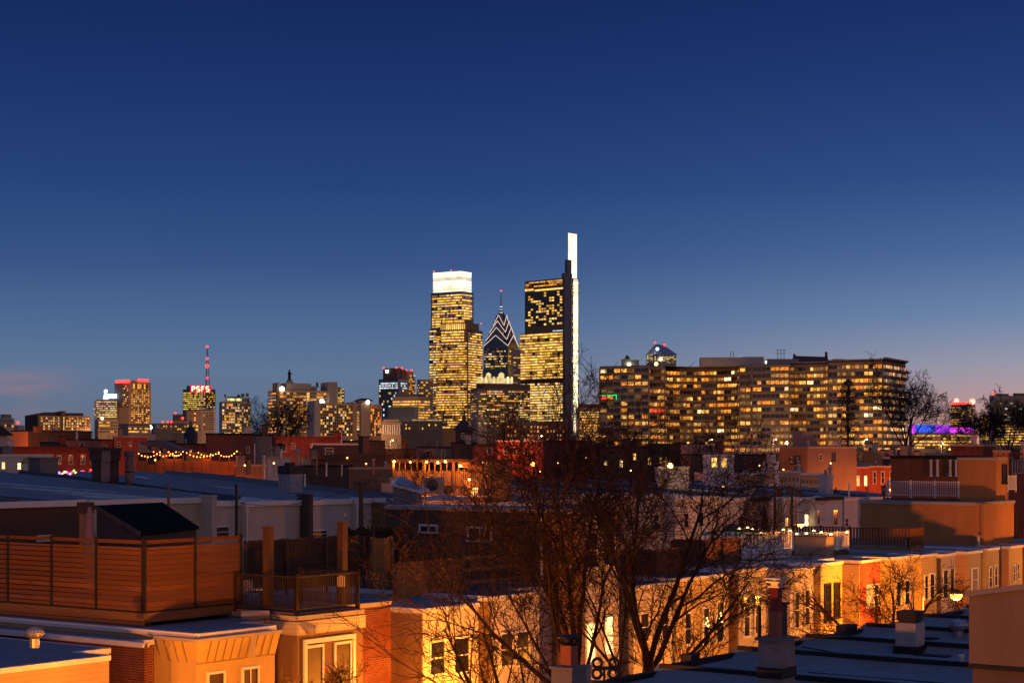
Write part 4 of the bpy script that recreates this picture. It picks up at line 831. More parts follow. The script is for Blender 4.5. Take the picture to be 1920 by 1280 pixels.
# crowded small roofs, hatches and pipes
for x0, x1, yt, d, mt, lb, rf in ((500,546,857,205,GRY,'small grey shed behind the wooden pole frame',ROOF_M),(560,660,873,215,DST,'flat dark house behind the wooden pole frame',ROOF_L),(655,735,877,205,BST,'low tan edged house left of the glowing deck',ROOF_M),(440,500,872,225,BST,'low house with red planter below the brown block',ROOF_D),(560,640,862,250,DST,'blue roofed dark house behind the metal flue',ROOF_L)):
    h = far_house('rowhouse', lb, x0, x0+3, x1, yt, d, mt, rf, TRIMD if mt is DST else TRIMT, 66)
t = thing('pole_frame', 'wooden utility frame with diagonal brace and a crossbeam of tangled vines', 'pole', (P(594,190)[0],190,Z(890,190)), math.radians(5)); k = 190/F
b = M(); b.bar((0,0,0),(0,0,42*k), .2); part('post', b, WTN, t); b = M(); b.bar((-36*k,0,39*k),(3*k,0,39*k), .12); b.bar((-20*k,0,37*k),(0,0,16*k), .09); b.bar((-23*k,.1,37*k),(-2*k,.1,14*k), .06); part('crossbeam', b, WTN, t)
t = vent('tan cylindrical flue lit from one side near the wooden frame', 558, 872, 195, 1.65, .26, plain('tan flue', (.55,.35,.15), .5))
for x, y, hh, r, m_, lb in ((495,900,2.4,.16,MTL,'slim steel flue left of the white chimney block'),(612,889,1.1,.09,MTL,'short steel vent right of the wooden frame post'),(641,889,.9,.07,MTL,'thin short vent near the low tan edged house'),(700,884,1.2,.12,ORL,'clay coloured vent in front of the low tan edged house'),(527,862,1.0,.12,MTL,'small vent behind the grey pitched shed')): vent(lb, x, y, 180, hh, r, m_)
# ---- the glowing slatted deck
t = thing('glowing_deck', 'tall slatted deck structure lit from inside by bare lamps', 'deck', (P(735,158)[0],158,Z(931,158)), math.radians(3)); k = 158/F
def gx(x): return (x-735)*k
def gzz(y): return (931-y)*k
b = M(); b.box(0, gx(962), .3, 6, -.4, 0); part('floor', b, WTN, t); b = M(); b.box(-.1, gx(960), -.15, 0, gzz(866), gzz(861)); b.box(-.1, gx(960), 4, 4.15, gzz(866), gzz(861)); part('beam', b, WPO, t)
b = M()
for i in range(60):
    x = gx(737)+i*(gx(958)-gx(737))/60
    if 905 < 735+x/k < 912: continue
    b.box(x, x+.10, 0, .06, gzz(930 if x > gx(870) else 916), gzz(866 if (x > gx(905) or i % 3 == 0) else 884))
part('slats', b, WTN, t)
b = M()
for i in range(48): b.box(i*.225, i*.225+.12, 4.3, 4.35, 0, gzz(882))
part('back_slats', b, WPO, t)
b = M(); b.box(gx(912), gx(960), 3, 3.1, 0, gzz(866)); part('side_screen', b, WDK, t)
for x in (738,797,851,880,908,958): b = M(); b.box(gx(x)-.08, gx(x)+.08, -.12, .04, -.3, gzz(863)); part('post', b, WTN, t)
b = M(); b.bar((gx(862),1,gzz(866)), (gx(905),1,gzz(884)), .25, .6); b.bar((gx(880),1.2,gzz(866)), (gx(905),1.2,gzz(890)), .12); part('stair_stringer', b, WTN, t)
for i, (x, y) in enumerate(((739,865),(770,866),(800,866),(821,867),(835,865),(863,873),(880,899))):
    q = thing('bare_lamp', 'bare glowing bulb hanging in the slatted deck', 'lamp', (P(x,157.4)[0], 157.3, Z(y,157.4)), 0, 'bare bulbs of the slatted deck')
    b = M(); b.ball((0,0,0), .11, 10); part('bulb', b, glow('hot amber bulb', (1,.42,.08), 18), q); b = M(); b.tube((0,0,.1),(0,0,.35), .03); part('socket', b, IRN, q); lamp('bulb_light', (0,.45,-.3), 60, (1,.25,.025), .1, q); lamp('inner_light', (0,1.9,-.2), 420, (1,.27,.03), .1, q)
b = M(); b.box(gx(885), gx(897), 1.5, 2.2, .05, gzz(915)); part('lantern', b, glow('amber floor lantern', (1,.45,.08), 4), t); lamp('deck_light', (gx(893),1.0,.9), 160, (1,.28,.03), .2, t)
# AC unit, skylight, planters beside it
t = thing('air_conditioner', 'boxy outdoor air conditioner with a round fan beside the glowing deck', 'air conditioner', (P(794,146)[0],146,Z(925,146)), math.radians(4)); k = 146/F
b = M(); b.box(0,39*k,0,.8,0,31*k); part('case', b, plain('beige metal', (.38,.34,.28), .5), t)
b = M(); 
for r in (.1,.22,.34,.46): 
    for i in range(16): b.tube((.72+r*math.cos(i*.3927),-.04,.72+r*math.sin(i*.3927)), (.72+r*math.cos((i+1)*.3927),-.04,.72+r*math.sin((i+1)*.3927)), .012, n=3)
b.lathe((0,0,0), [(.001,0),(.001,.001)], 3); q = M(); n_ = 20; q.add([(.72+.5*math.cos(2*math.pi*i/n_),-.02,.72+.5*math.sin(2*math.pi*i/n_)) for i in range(n_)]+[(.72+.5*math.cos(2*math.pi*i/n_),.0,.72+.5*math.sin(2*math.pi*i/n_)) for i in range(n_)], [tuple(range(n_))]+[(i,(i+1)%n_,(i+1)%n_+n_,i+n_) for i in range(n_)]); part('fan_opening', q, IRN, t); part('grille', b, MTL, t)
t = thing('skylight_hatch', 'blue grey roof hatch with a sloping glass skylight reflecting amber light', 'skylight', (P(737,138)[0],138,Z(937,138)), math.radians(-12)); k = 138/F
b = M(); b.prism([(0,0),(46*k,0),(46*k,1.6),(0,1.6)], -.5, [27*k,11*k,14*k,40*k]); part('box', b, ROOF_B, t)
b = M(); b.prism([(-.15,-.15),(50*k,-.15),(58*k,1.9),(-.1,1.9)], [27*k+.02,13*k,16*k,40*k+.02], [27*k+.2,13*k+.15,16*k+.15,40*k+.2]); part('skylight_frame', b, TRIM, t)
b = M(); b.prism([(.2,.1),(44*k,.1),(50*k,1.6),(.2,1.6)], [27*k+.2,14*k+.15,17*k+.17,39*k+.2], [27*k+.24,14*k+.19,17*k+.21,39*k+.24]); part('glass', b, glassm('skylight glass', (.2,.2,.22), .15), t)
for x, y, w_, lb in ((823,924,1.2,'orange wooden planter box right of the air conditioner'),(708,906,1.0,'orange planter box left of the sloping skylight')):
    t = thing('planter_box', lb, 'planter', (P(x,147)[0],147,Z(y,147)), math.radians(3)); b = M(); b.box(0,w_,0,.6,0,.55); part('box', b, WTN, t); b = M(); b.box(.05,w_-.05,.05,.55,.5,.58); part('soil', b, DST, t)
# ---- middle distance, centre and right
h = far_house('gabled_house', 'dark Victorian house top with a steep pyramid roof and pale window', 854, 862, 886, 807, 300, DST, None, nocap=True, th=50)
b = M(); a, c, e = h.w, h.dp, h.h; b.add([(-.4,-.4,e),(a+.4,-.4,e),(a+.4,c+.4,e),(-.4,c+.4,e),(a*.45,c*.45,h.zz(783,870))], [(0,1,4),(1,2,4),(2,3,4),(3,0,4),(0,3,2,1)]); part('roof', b, ROOF_D, h.o); h.win('F', 865,799 if False else 812,871,822); chimney('tiny finial stack on the pyramid roofed house', 870, 787, 300, .5, .6, .5, DST, 0)
h = far_house('rowhouse', 'wide dark house under the pyramid roof', 846, 852, 892, 830, 290, DST, ROOF_D, TRIMD, 66)
h = far_house('rowhouse', 'grey brown house in the shadow left of the pyramid roof', 780, 786, 850, 838, 300, GST, ROOF_D, TRIMD, 70); h.win('F', 800,846,806,856); h.win('F', 828,846,834,856)
for x0, x1, yt, d, lb in ((720,784,842,330,'dark roofline left of the grey brown house'),(1016,1110,826,330,'dark brick house under a blue roof right of the red lit wall'),(1108,1215,838,300,'dark brick house behind the bare crown with two lit windows'),(1213,1300,832,330,'dark rowhouse behind the middle of the bare crown'),(1300,1345,836,330,'dark rowhouse left of the pinkish roof railing'),(886,934,833,280,'dark red house left of the red lit wall')):
    h = far_house('rowhouse', lb, x0, x0+4, x1, yt, d, RED2 if x0 in (886,1016) else DST, ROOF_B, TRIMD, 68)
    if x0 == 1108: h.win('F', 1133,864,1138,872, pane=PW); h.win('F', 1162,862,1167,876, pane=PW); h.win('F', 1187,850,1192,862, pane=PL)
    if x0 == 886: h.win('F', 914,841,922,851)
    if x0 == 1213: h.win('F', 1215,858,1220,871, pane=PL); h.win('F', 1236,856,1241,870, pane=PL)
h = far_house('red_house', 'flat house with a vivid red lit wall and white roof edge', 929, 934, 1018, 826, 255, RED, ROOF_B, TRIM, 66)
for x in (945,963,983): h.win('F', x, 839, x+4.5, 852)
t = thing('wall_lamp', 'glowing amber lamp before the vivid red wall', 'lamp', (P(999,246)[0],246,Z(870,246)), 0)
b = M(); b.ball((0,0,0), .28, 10); part('globe', b, glow('street amber', (1,.42,.07), 16), t); b = M(); b.tube((0,0,-4),(0,0,-.2), .06); part('post', b, IRN, t); lamp('wall_light', (-.8,-.6,.3), 4500, (1,.20,.03), .3, t)
lamp('wall_light', (-6,.0,.8), 4000, (1,.16,.03), .5, t)
h = far_house('white_gabled_house', 'pale house wall with a bright yellow lamp seen through the twigs', 1228, 1236, 1292, 876, 200, WHT, ROOF_M, TRIM, 66)
t = thing('wall_lamp', 'bright yellow wall lamp glowing through the bare twigs', 'lamp', (P(1257,197)[0],197,Z(873,197)), 0)
b = M(); b.ball((0,0,0), .3, 10); part('globe', b, glow('yellow lamp', (1,.62,.15), 14), t); b = M(); b.bar((0,0,0),(0,1,.2), .06); part('bracket', b, IRN, t); lamp('wall_light', (0,-.6,.2), 700, (1,.5,.12), .3, t)
h = far_house('white_house', 'white house with glowing yellow front behind the twigs', 1318, 1328, 1376, 853, 215, WHT, ROOF_D, TRIM, 66); h.win('F', 1334,858,1344,876, pane=PL); h.win('F', 1352,858,1362,876, pane=PL)
# pinkish railing deck
h = far_house('rowhouse', 'dark boxy house carrying a long pinkish roof railing', 1276, 1296, 1458, 852, 235, DST, ROOF_D, TRIMD, 70)
t = thing('roof_railing', 'long pinkish white balustrade along the dark boxy house', 'railing', (h.C[0], h.C[1], Z(852,235)), h.o.rotation_euler.z); railing(t, [(0,h.dp*.9),(0,0),(h.w,0)], 0.1, 1.15, plain('pink white paint', (.6,.5,.5)), .2, 3.5)
h = far_house('stair_tower', 'white framed stair landing at the end of the pinkish balustrade', 1440, 1443, 1460, 866, 226, TRIM, ROOF_D, TRIM, 70); h.win('F', 1446,868,1456,872, rails=0)
# orange block with roof terrace
h = far_house('stucco_block', 'orange and grey stucco block with a terrace rail and bulkhead on top', 1462, 1514, 1606, 838, 250, stucco('grey tan stucco', (.30,.22,.17)), ROOF_M, TRIMT, 40)
b = M(); b.box(-.12,-.005,.05,h.dp-.05,0,h.h-.18); part('side_wall', b, ORS, h.o)
for x in (1482,1493): h.win('L', x, 855, x+7, 869, TRIMD, off=-.13)
h.win('F', 1536,852,1541,862); h.win('F', 1560,850,1566,864, TRIMD)
railing(h.o, [(.2,h.dp-.5),(.2,.2),(h.w*.97,.2)], h.h+.1, .95, WTN, 9, 2.6, .09, .02)
b = M(); a = h.lx(1506)[0] if False else 0; b.prism([(.5,h.dp*.25),(3.2,h.dp*.25),(3.2,h.dp*.6),(.5,h.dp*.6)], h.h, [h.h+2.3,h.h+2.3,h.h+2.3,h.h+2.3]); b.prism([(3.2,h.dp*.3),(5.4,h.dp*.3),(5.4,h.dp*.5),(3.2,h.dp*.5)], h.h, [h.h+2.3,h.h+.4,h.h+.4,h.h+2.3]); part('bulkhead', b, GST, h.o)
for x0,x1,yt,d,mt,rf,lb in ((1617,1664,845,290,ORS,ROOF_B,'small orange lit block left of the dark roof equipment'),(1655,1742,858,270,DST,ROOF_B,'low dark roofed house carrying dark roof equipment'),(1736,1798,850,300,ORL,ROOF_D,'low salmon wall between the dark equipment and the brick gable'),(1440,1560,881,285,DST,ROOF_B,'low dark house behind the corniced white fronts')):
    far_house('rowhouse', lb, x0, x0+3, x1, yt, d, mt, rf, TRIMT, 66)
for x, y, lb in ((1585,884,'left one of the pale dome skylights above the red house with lit windows'),(1620,884,'right one of the pale dome skylights above the red house with lit windows'),(1528,889,'pale dome skylight nearest the corniced white fronts')):
    t = thing('dome_skylight', lb, 'skylight', (P(x,268)[0],268,Z(y-7,268)), 0); b = M(); b.lathe((0,0,0), [(.75,0),(.75,.12),(.6,.32),(.3,.45),(.02,.5)], 14); part('dome', b, glassm('milky dome', (.5,.5,.5), .3), t); b = M(); b.box(-.85,.85,-.85,.85,-.3,.02); part('curb', b, TRIMD, t)
for i, (x, w_, hh) in enumerate(((1668,1.6,1.1),(1690,2.6,1.3),(1712,1.8,1.8),(1730,1.2,.9))):
    t = thing('roof_equipment', ('wide low dark unit','tall wide dark unit','tallest dark unit','small dark unit')[i]+' in the cluster on the low dark roofed house', 'roof unit', (P(x,271)[0]-w_/2,271,Z(858,270)), RZ); b = M(); b.box(0,w_,0,1.2,.15,hh); part('case', b, GST, t); b = M(); b.lathe((w_/2,.6,hh), [(.4,0),(.4,.15),(.3,.2)], 10); part('fan', b, IRN, t)
h = far_house('brick_gable_house', 'dark brick house whose roofline slopes down to the right, near right edge', 1782, 1797, 1866, 834, 240, RED2, ROOF_B, TRIMT, 60)
h = far_house('stucco_house', 'orange lit flat house at the right edge beyond the utility crossarm', 1862, 1866, 1960, 845, 236, ORS, ROOF_B, TRIMT, 70)
t = thing('utility_pole', 'distant wooden utility pole with a crossarm near the right edge', 'pole', (P(1893,200)[0],200,Z(900,200)), 0)
b = M(); b.tube((0,0,-6),(0,0,3.1), .14, .11); part('pole', b, WPO, t); b = M(); b.bar((-1.5,0,2.75),(1.5,0,2.9), .12); part('crossarm', b, WPO, t)
for x in (-1.3,-.7,.6,1.3): b = M(); b.lathe((x,0,2.9), [(.06,0),(.08,.1),(.03,.22)], 6); part('insulator', b, IRN, t)
# red brick row with white framed windows
RC = P(1560,262); RT = math.radians(60)
def redrow(label, x0, x1, yt, d, wins, wy=(0,0), cap=None):
    u = (math.sin(RT), math.cos(RT)); q = []
    for x in (x0, x1): a = (x-960)/F; q.append((a*RC[1]-RC[0])/(u[0]-a*u[1]))
    C = (RC[0]+u[0]*q[0], RC[1]+u[1]*q[0])
    h = Bld('brick_rowhouse', label, 'house', C, math.pi/2-RT, q[1]-q[0]-.02, 13, Z(yt, C[1]), RED, ROOF_B, cap or TRIMT)
    for x, lt in wins:
        h.win('F', x, yt+wy[0], x+5, yt+wy[1], pane=PW if lt else PD)
    return h
redrow('red brick house with two brightly lit narrow windows', 1560, 1630, 876, 262, ((1575,0),(1606,1),(1620,1)), wy=(16,34))
redrow('red brick house with three tall white framed windows', 1630, 1684, 874, 255, ((1637,0),(1652,0),(1668,0)), wy=(10,32))
redrow('red brick house with white framed windows beside the white roof railing', 1684, 1745, 870, 248, ((1690,0),(1704,0),(1719,0),(1733,0)), wy=(10,36))
h = far_house('brick_rowhouse', 'red brick house with white windows at the right edge behind the stucco bulkhead', 1893, 1895, 1950, 858, 215, RED, ROOF_B, TRIMT, 66)
for x in (1898,1908,1918,1928): h.win('F', x, 862, x+5, 886)
# cornice fronts
def cornice(label, x0, x1, yt, d):
    h = far_house('corniced_house', label, x0-4, x0, x1, yt, d, stucco('cream cornice', (.55,.47,.38)), ROOF_D, TRIM, 66, dp=10)
    b = M()
    for i, e in enumerate((.5,.38,.22)): b.box(-.1, h.w+.1, -e, 0, h.h-.25-.25*i, h.h-.1-.25*i)
    for i in range(int(h.w/.6)): b.box(.3+.6*i, .45+.6*i, -.35, 0, h.h-1.3, h.h-.85)
    part('cornice', b, MATS['cream cornice'], h.o)
    b = M(); b.lathe((h.w-.3,0,h.h), [(.3,0),(.2,.4),(.4,.7),(.15,1.1),(.25,1.3),(.05,1.6)], 8); part('finial', b, MATS['cream cornice'], h.o)
cornice('white front with a heavy moulded cornice and urn finial left of the blue chimney', 1376, 1436, 888, 225)
cornice('second white corniced front, nearer the blue painted chimney', 1440, 1500, 884, 232)
cornice('third white corniced front, partly behind the blue painted chimney', 1502, 1560, 888, 240)
# ---------------------------------------------------------------- second row of houses, across the back gardens (v = 92)
def srow(label, x0, x1, yt, wall, roof, v=92, rise=1.5, wins=(), hump=.35, gut=TRIM, ds=True, dp=25, down=.0, group=None):
    d0, u0 = dv(x0, v); d1, u1 = dv(x1, v); zt = Z(yt, d0); w = u1-u0
    h = Bld('rowhouse', label, 'house', W(u0, v)[:2], RZ, w, dp, zt, wall, None, nocap=True, z0=gz(d0)-.3, group=group)
    nx, ny = 18, 14; b = M(); top = h.h
    for j in range(ny+1):
        for i in range(nx+1):
            x = w*i/nx; y = dp*j/ny; q = (w-x)/.35; q2 = x/.35
            z = top+.03+rise*(y/dp) + hump*(math.exp(-q*q)) - .05*math.sin(math.pi*x/w) + .02*math.sin(x*2.1+y*.7)
            b.v.append((x, y, z))
    for j in range(ny):
        for i in range(nx): a = j*(nx+1)+i; b.f.append((a, a+1, a+nx+2, a+nx+1)); b.m.append(0)
    part('roof', b, roof, h.o, smooth=True)
    b = M(); b.prism([(.004,0.004),(w-.004,0.004),(w-.004,dp-.01),(.004,dp-.01)], top-.01, [top+.0,top+.0,top+rise*.98,top+rise*.98]); part('gable_wall', b, wall, h.o)
    b = M(); b.prism([(-.05,-.2),(w+.02,-.2),(w+.02,.02),(-.05,.02)], top-.28, top+.12); part('gutter', b, gut, h.o)
    if ds:
        b = M(); b.box(.12,.24,-.14,-.03,0,top-.28); b.box(.08,.28,-.18,-.0,top-.7,top-.3); part('downspout', b, TRIM, h.o)
    for wn in wins: h.win('F', *wn[:4], mat=wn[4] if len(wn) > 4 else TRIM, pane=wn[5] if len(wn) > 5 else PD)
    return h
hA = srow('brown boarded house with a broad blue grey roof at the left edge, second row', -70, 157, 946, wood('dark clapboard', (.15,.09,.065), .32), ROOF_B, 91.5, 1.7, ((70,1005,95,1012),), .3)
hB = srow('cream sided house behind the dark shingled lean-to, second row', 158, 380, 941, CRM, ROOF_B, 92, 1.6)
hC = srow('narrow beige sided house left of the black post, second row', 392, 455, 942, BEI, ROOF_D, 91.7, 1.8, ((394,988,428,1006,TRIM,PD),))
hD = srow('beige sided house between the white drainpipe and the dark fin wall', 458, 562, 943, BEI, ROOF_B, 91.2, 1.8, ((575-120,1012,470,1020),))
hE = srow('beige sided house with a small white box on its wall', 571, 662, 940, GRY, ROOF_B, 92, 1.8, ((579,995,612,1006),))
hF = srow('grey sided narrow house with a tall white framed window behind the utility pole', 665, 720, 937, GRY, ROOF_M, 91.6, 1.8, ((687,972,703,994,TRIM,BLND),))
hG = srow('tan house with a small violet lit window, second row', 722, 762, 938, BST, ROOF_M, 92.5, 1.8, ((726,980,740,1004,TRIM,PB),))
for h, x, lb in ((hD, 562, 'dark'), (hC, 380, 'pale')):
    a = h.lx(x)[0]; b = M(); b.box(a, a+.5, -.9, .3, 0, h.h+.45); b.box(a-.05,a+.55,-.95,.35,h.h+.45,h.h+.55); part('party_wall', b, BEI if lb == 'pale' else DST, h.o)
b = M(); a = hE.lx(648)[0]; b.box(a-.35,a,-.12,-.01,hE.zz(968,648),hE.zz(961,648)); part('meter_box', b, TRIM, hE.o)
srow('low tan house seen over the brown rendered wall, second row', 764, 1084, 950, BST, ROOF_L, 92, .3, (), .1, ds=False, dp=14)
h = srow('small grey lean-to roof between the tan house and the brown rendered one', 762, 800, 955, BST, ROOF_M, 88, .9, (), .1, ds=False, dp=6)
b = M()
for i in range(26):
    a = R.uniform(0, 5); b.ball((a, R.uniform(.2,1.6), h.h+R.uniform(.0,.3)), R.uniform(.15,.35), 7)
# tarp heap on the brown house roof
t = thing('tarpaulin', 'crumpled pale tarpaulin lying on the roof below the glowing deck', 'tarpaulin', (P(785,137)[0],137,Z(941,137)), .1); b = M(); nx, ny = 26, 10
for j in range(ny+1):
    for i in range(nx+1): b.v.append((i*.16, j*.3, .12+.28*math.sin(math.pi*j/ny)*math.sin(math.pi*i/nx)*(1+.7*math.sin(i*1.9+j*1.1))+R.uniform(0,.08)))
for j in range(ny):
    for i in range(nx): a = j*(nx+1)+i; b.f.append((a,a+1,a+nx+2,a+nx+1)); b.m.append(0)
part('sheet', b, plain('pale tarp', (.5,.47,.45), .6), t)
RG = [(1086,1180,928,CRM,ROOF_D,'cream house behind the middle tree trunks, second row'),(1180,1262,930,WHT,ROOF_B,'white house behind the right tree trunk, second row'),(1262,1344,934,WHT,ROOF_D,'white house just left of the folded red parasol group, second row'),
 (1346,1406,936,WHT,ROOF_D,'white sided house with a dark patio door left of the white railing'),(1408,1443,935,GST,ROOF_B,'beige rendered house behind the folded dark red parasol'),(1445,1467,934,CRM,ROOF_D,'very narrow cream house with one tall window'),
 (1469,1491,934,CRM,ROOF_B,'very narrow house with a dim orange window'),(1493,1527,934,WST,ROOF_D,'pale house with a bright yellow doorway'),(1529,1579,934,WHT,ROOF_B,'white sided house with two dark windows and a dark eave'),(1581,1627,934,WHT,ROOF_D,'white house behind the folded navy parasol'),
 (1629,1669,934,WST,ROOF_B,'white house left of the last black pole'),(1671,1714,936,CRM,ROOF_B,'tan lit end house touching the big orange wall')]
WI = {1346:[(1384,968,1398,990)],1408:[(1411,973,1421,992)],1445:[(1453,955,1462,992)],1469:[(1471,970,1477,985,TRIM,PL)],1493:[(1508,964,1515,987,TRIM,PW)],1529:[(1530,957,1537,982),(1562,956,1570,983)],1581:[(1584,972,1590,986),(1618,966,1624,984)],1629:[(1634,968,1640,986),(1659,958,1665,984)],1671:[(1672,961,1679,984,TRIM,PL),(1700,958,1706,984)],
 1262:[(1282,962,1290,988),(1310,960,1318,986)],1180:[(1225,965,1234,990)],1086:[(1100,972,1110,1000),(1150,968,1160,992)]}
for i, (x0,x1,yt,mt,rf,lb) in enumerate(RG):
    srow(lb, x0, x1, yt, mt, rf, 91.5+.9*(i % 2), 1.6, WI.get(x0, ()), .25, dp=24, gut=TRIMD if x0 in (1408,1529) else TRIM)
# things on the second row's roofs
def zroof(x, y): return Z(y, 140)
t = thing('chimney', 'large dark tarred chimney stack with a flared top and a pale centre strip', 'chimney', (P(197,134)[0],134,Z(907,134)), math.radians(20)); k = 134/F
b = M(); b.prism([(-22*k,-.5),(24*k,-.5),(24*k,.7),(-22*k,.7)], -.3, 44*k); b.prism([(-26*k,-.65),(27*k,-.65),(27*k,.85),(-26*k,.85)], 44*k, 62*k); b.prism([(-29*k,-.75),(29*k,-.75),(29*k,.95),(-29*k,.95)], 62*k, 68*k); part('stack', b, plain('tarred masonry', (.065,.055,.055), .85, var=.5), t)
b = M(); b.box(-9*k, 7*k, -.56, -.5, 4*k, 44*k); b.box(-8*k,8*k,-.72,-.65,42*k,64*k); part('pale_patch', b, plain('pale render', (.23,.21,.22), .9, var=.4), t); b = M(); b.lathe((-9*k,0,68*k), [(.28,0),(.2,.35),(.24,.4)], 10); part('pot', b, plain('clay pot', (.35,.14,.08)), t)
t = thing('flue', 'fat grey rusty flue right of the large dark chimney stack', 'flue', (P(243,136)[0],136,Z(910,136)), 0); b = M(); b.lathe((0,0,0), [(.36,-.2),(.34,2.3),(.44,2.32),(.44,2.62),(.3,2.66)], 16); part('pipe', b, plain('rusty grey metal', (.26,.24,.26), .6, .2, var=.7, dirt=(.12,.05,.03)), t)
b = M(); b.lathe((0,0,1.0), [(.37,0),(.39,.02),(.39,.08),(.37,.1)], 16); part('band', b, IRN, t)
t = thing('dome_skylight', 'pale dome skylight between the fat flue and the tan wooden post', 'skylight', (P(262,150)[0],150,Z(903,150)), RZ); b = M(); b.box(-1.1,1.1,-1,1,-.2,.12); part('curb', b, TRIM, t); b = M(); b.lathe((0,0,.12), [(1.0,0),(.8,.2),(.4,.34),(.02,.38)], 12); part('dome', b, glassm('milky dome', (.5,.5,.5), .3), t)
pole('tan wooden post rising over the white gutter', 316, 907, 948, 118, .1, WTN)
pole('thick black post standing before the beige siding', 443.5, 908, 1004, 112, .1, IRN)
pole('thick tan timber post beside the brown block', 466, 862, 889, 170, .24, WTN)
pole('short white vent pipe on the roof beside the white chimney block', 571.5, 889, 912, 138, .07, TRIM)
t = thing('chimney', 'squat chimney block with a pale painted base and black tarred top', 'chimney', (P(545,140)[0],140,Z(913,140)), RZ)
b = M(); b.box(-.75,.75,-.6,.6,-.4,1.05); part('painted_base', b, plain('flaking white paint', (.42,.42,.46), .8, var=.6, sc=4), t); b = M(); b.box(-.8,.8,-.65,.65,1.05,1.7); b.box(-.5,.1,-.4,.2,1.7,1.95); part('tarred_top', b, plain('tarred masonry', (.065,.055,.055)), t)
# utility pole with crossarm in front of the beige siding
t = thing('utility_pole', 'dark utility pole with crossarm and insulators before the grey siding', 'pole', (P(677,104)[0],104,0), 0); zt = Z(903,104)
b = M(); b.tube((0,0,0),(0,0,zt), .2, .13, 9); part('shaft', b, WPO, t); b = M(); b.bar((-.45,0,zt-.15),(.5,0,zt-.15), .09); b.bar((-.35,0,zt-.5),(.5,0,zt-.5), .09); b.bar((0,0,zt+.1),(1.3,1.2,zt+.02), .06); part('crossarm', b, WPO, t)
for x in (-.4,-.2,.25,.45): b = M(); b.lathe((x,0,zt-.1), [(.03,0),(.06,.05),(.03,.12)], 6); part('insulator', b, IRN, t)
for x, y0, y1, d, lb in ((1453,905,995,190,'black pole behind the folded dark red parasol'),(1485,912,992,185,'black pole left of the yellow doorway'),(1658,920,985,190,'black pole by the white house near the big orange wall')):
    t = thing('utility_pole', lb, 'pole', (P(x,d)[0],d,gz(d)), 0); b = M(); b.tube((0,0,0),(0,0,Z(y0,d)-gz(d)), .17, .14, 8); part('shaft', b, IRN, t); zt = Z(y0,d)-gz(d); b = M(); b.bar((-.5,0,zt-.4),(.5,0,zt-.4), .1); part('crossarm', b, IRN, t)
    if x == 1453: b = M(); b.lathe((-.5,0,zt-.1), [(.5,0),(.55,.1),(.55,1.6),(.3,1.7)], 12); part('transformer', b, GST, t)
t = thing('chimney', 'blue painted chimney with a stepped cap on the right hand roofs', 'chimney', (P(1548,215)[0],215,Z(921,215)), RZ); b = M(); b.box(-.75,.75,-.6,.6,-.3,1.7); part('stack', b, plain('pale blue paint', (.36,.40,.50), .8, var=.3), t); b = M(); b.box(-.82,.82,-.67,.67,1.7,1.86); b.box(-.6,.6,-.5,.5,1.86,2.1); part('cap', b, MATS['pale blue paint'], t)
b = M(); b.lathe((0,0,2.1), [(.2,0),(.16,.5),(.22,.55)], 10); part('pot', b, plain('clay pot', (.35,.14,.08)), t)
for x, y0, y1, d, lb in ((1592,905,932,205,'white pipe on the roofs left of the navy parasol'),(1626,912,932,205,'brown stub pipe above the navy parasol'),(1392,925,936,200,'small pipe above the patio door'),(1645,846,868,0,'')):
    if lb: pole(lb, x, y0, y1, d, .1, TRIM if x == 1592 else GST)
SHG = wood('dark shingles', (.03,.026,.026), .2, gapw=.12); SHG.node_tree.nodes['Principled BSDF'].inputs['Specular IOR Level'].default_value = 0; SHG.node_tree.nodes['Principled BSDF'].inputs['Roughness'].default_value = 1
# shingled lean-to and the boarded roof beside it, seen over the cedar fence
t = thing('lean_to', 'dark shingled lean-to roof sloping towards us behind the cedar fence', 'shed', (P(180,104)[0],104,0), 0)
def pt(x, y, d): return (P(x,d)[0]-P(180,104)[0], d-104, Z(y,d))
b = M(); q = [pt(176,947,100), pt(305,941,103), pt(373,987,96), pt(262,998,90)]; b.add(q+[(a,c,e-.14) for a,c,e in q], [(0,1,2,3),(7,6,5,4),(0,4,5,1),(1,5,6,2),(2,6,7,3),(3,7,4,0)]); part('roof', b, SHG, t)
b = M(); q = [pt(181,950,99.6), pt(300,945,102.6), pt(368,990,95.6), pt(264,1001,90.4)]; b.prism([(a,c) for a,c,e in q], 0, [e-.1 for a,c,e in q]); part('wall', b, WDK, t)
b = M(); a, c = pt(176,949,99.9), pt(262,1000,89.9); b.bar(a, c, .1, .2); part('bargeboard', b, WPO, t)
t = thing('folded_parasol', 'folded dusty pink parasol tied against a rough timber post', 'parasol', (P(168,84)[0],84,Z(1030,84)), 0); k = 84/F
b = M(); b.tube((0,0,0),(0,0,82*k), .03); part('pole', b, IRN, t)
b = M(); n = 14; prof = [(.28,12),(.24,30),(.20,45),(.17,60),(.13,70),(.05,80)]
for r, y in prof: b.v += [(r*(1+.22*math.cos(4*a*2*math.pi/n+y))*math.cos(2*math.pi*a/n), r*math.sin(2*math.pi*a/n), y*k) for a in range(n)]
for j in range(5):
    for i in range(n): b.f.append((j*n+i, j*n+(i+1)%n, (j+1)*n+(i+1)%n, (j+1)*n+i)); b.m.append(0)
part('canopy', b, plain('dusty pink cloth', (.33,.21,.20), .9), t, smooth=True)
t = thing('timber_post', 'rough timber post with a blackened head behind the pink parasol', 'post', (P(155,85)[0],85,Z(1030,85)), RZ); b = M(); b.box(-.12,.08,-.1,.1,0,72*k); part('shaft', b, WTN, t); b = M(); b.box(-.15,.55,-.2,.25,68*k,95*k if False else 90*k); part('head', b, WDK, t)
for x0, y0, x1, y1, d in ((1367,950,0,0,150),):
    pass
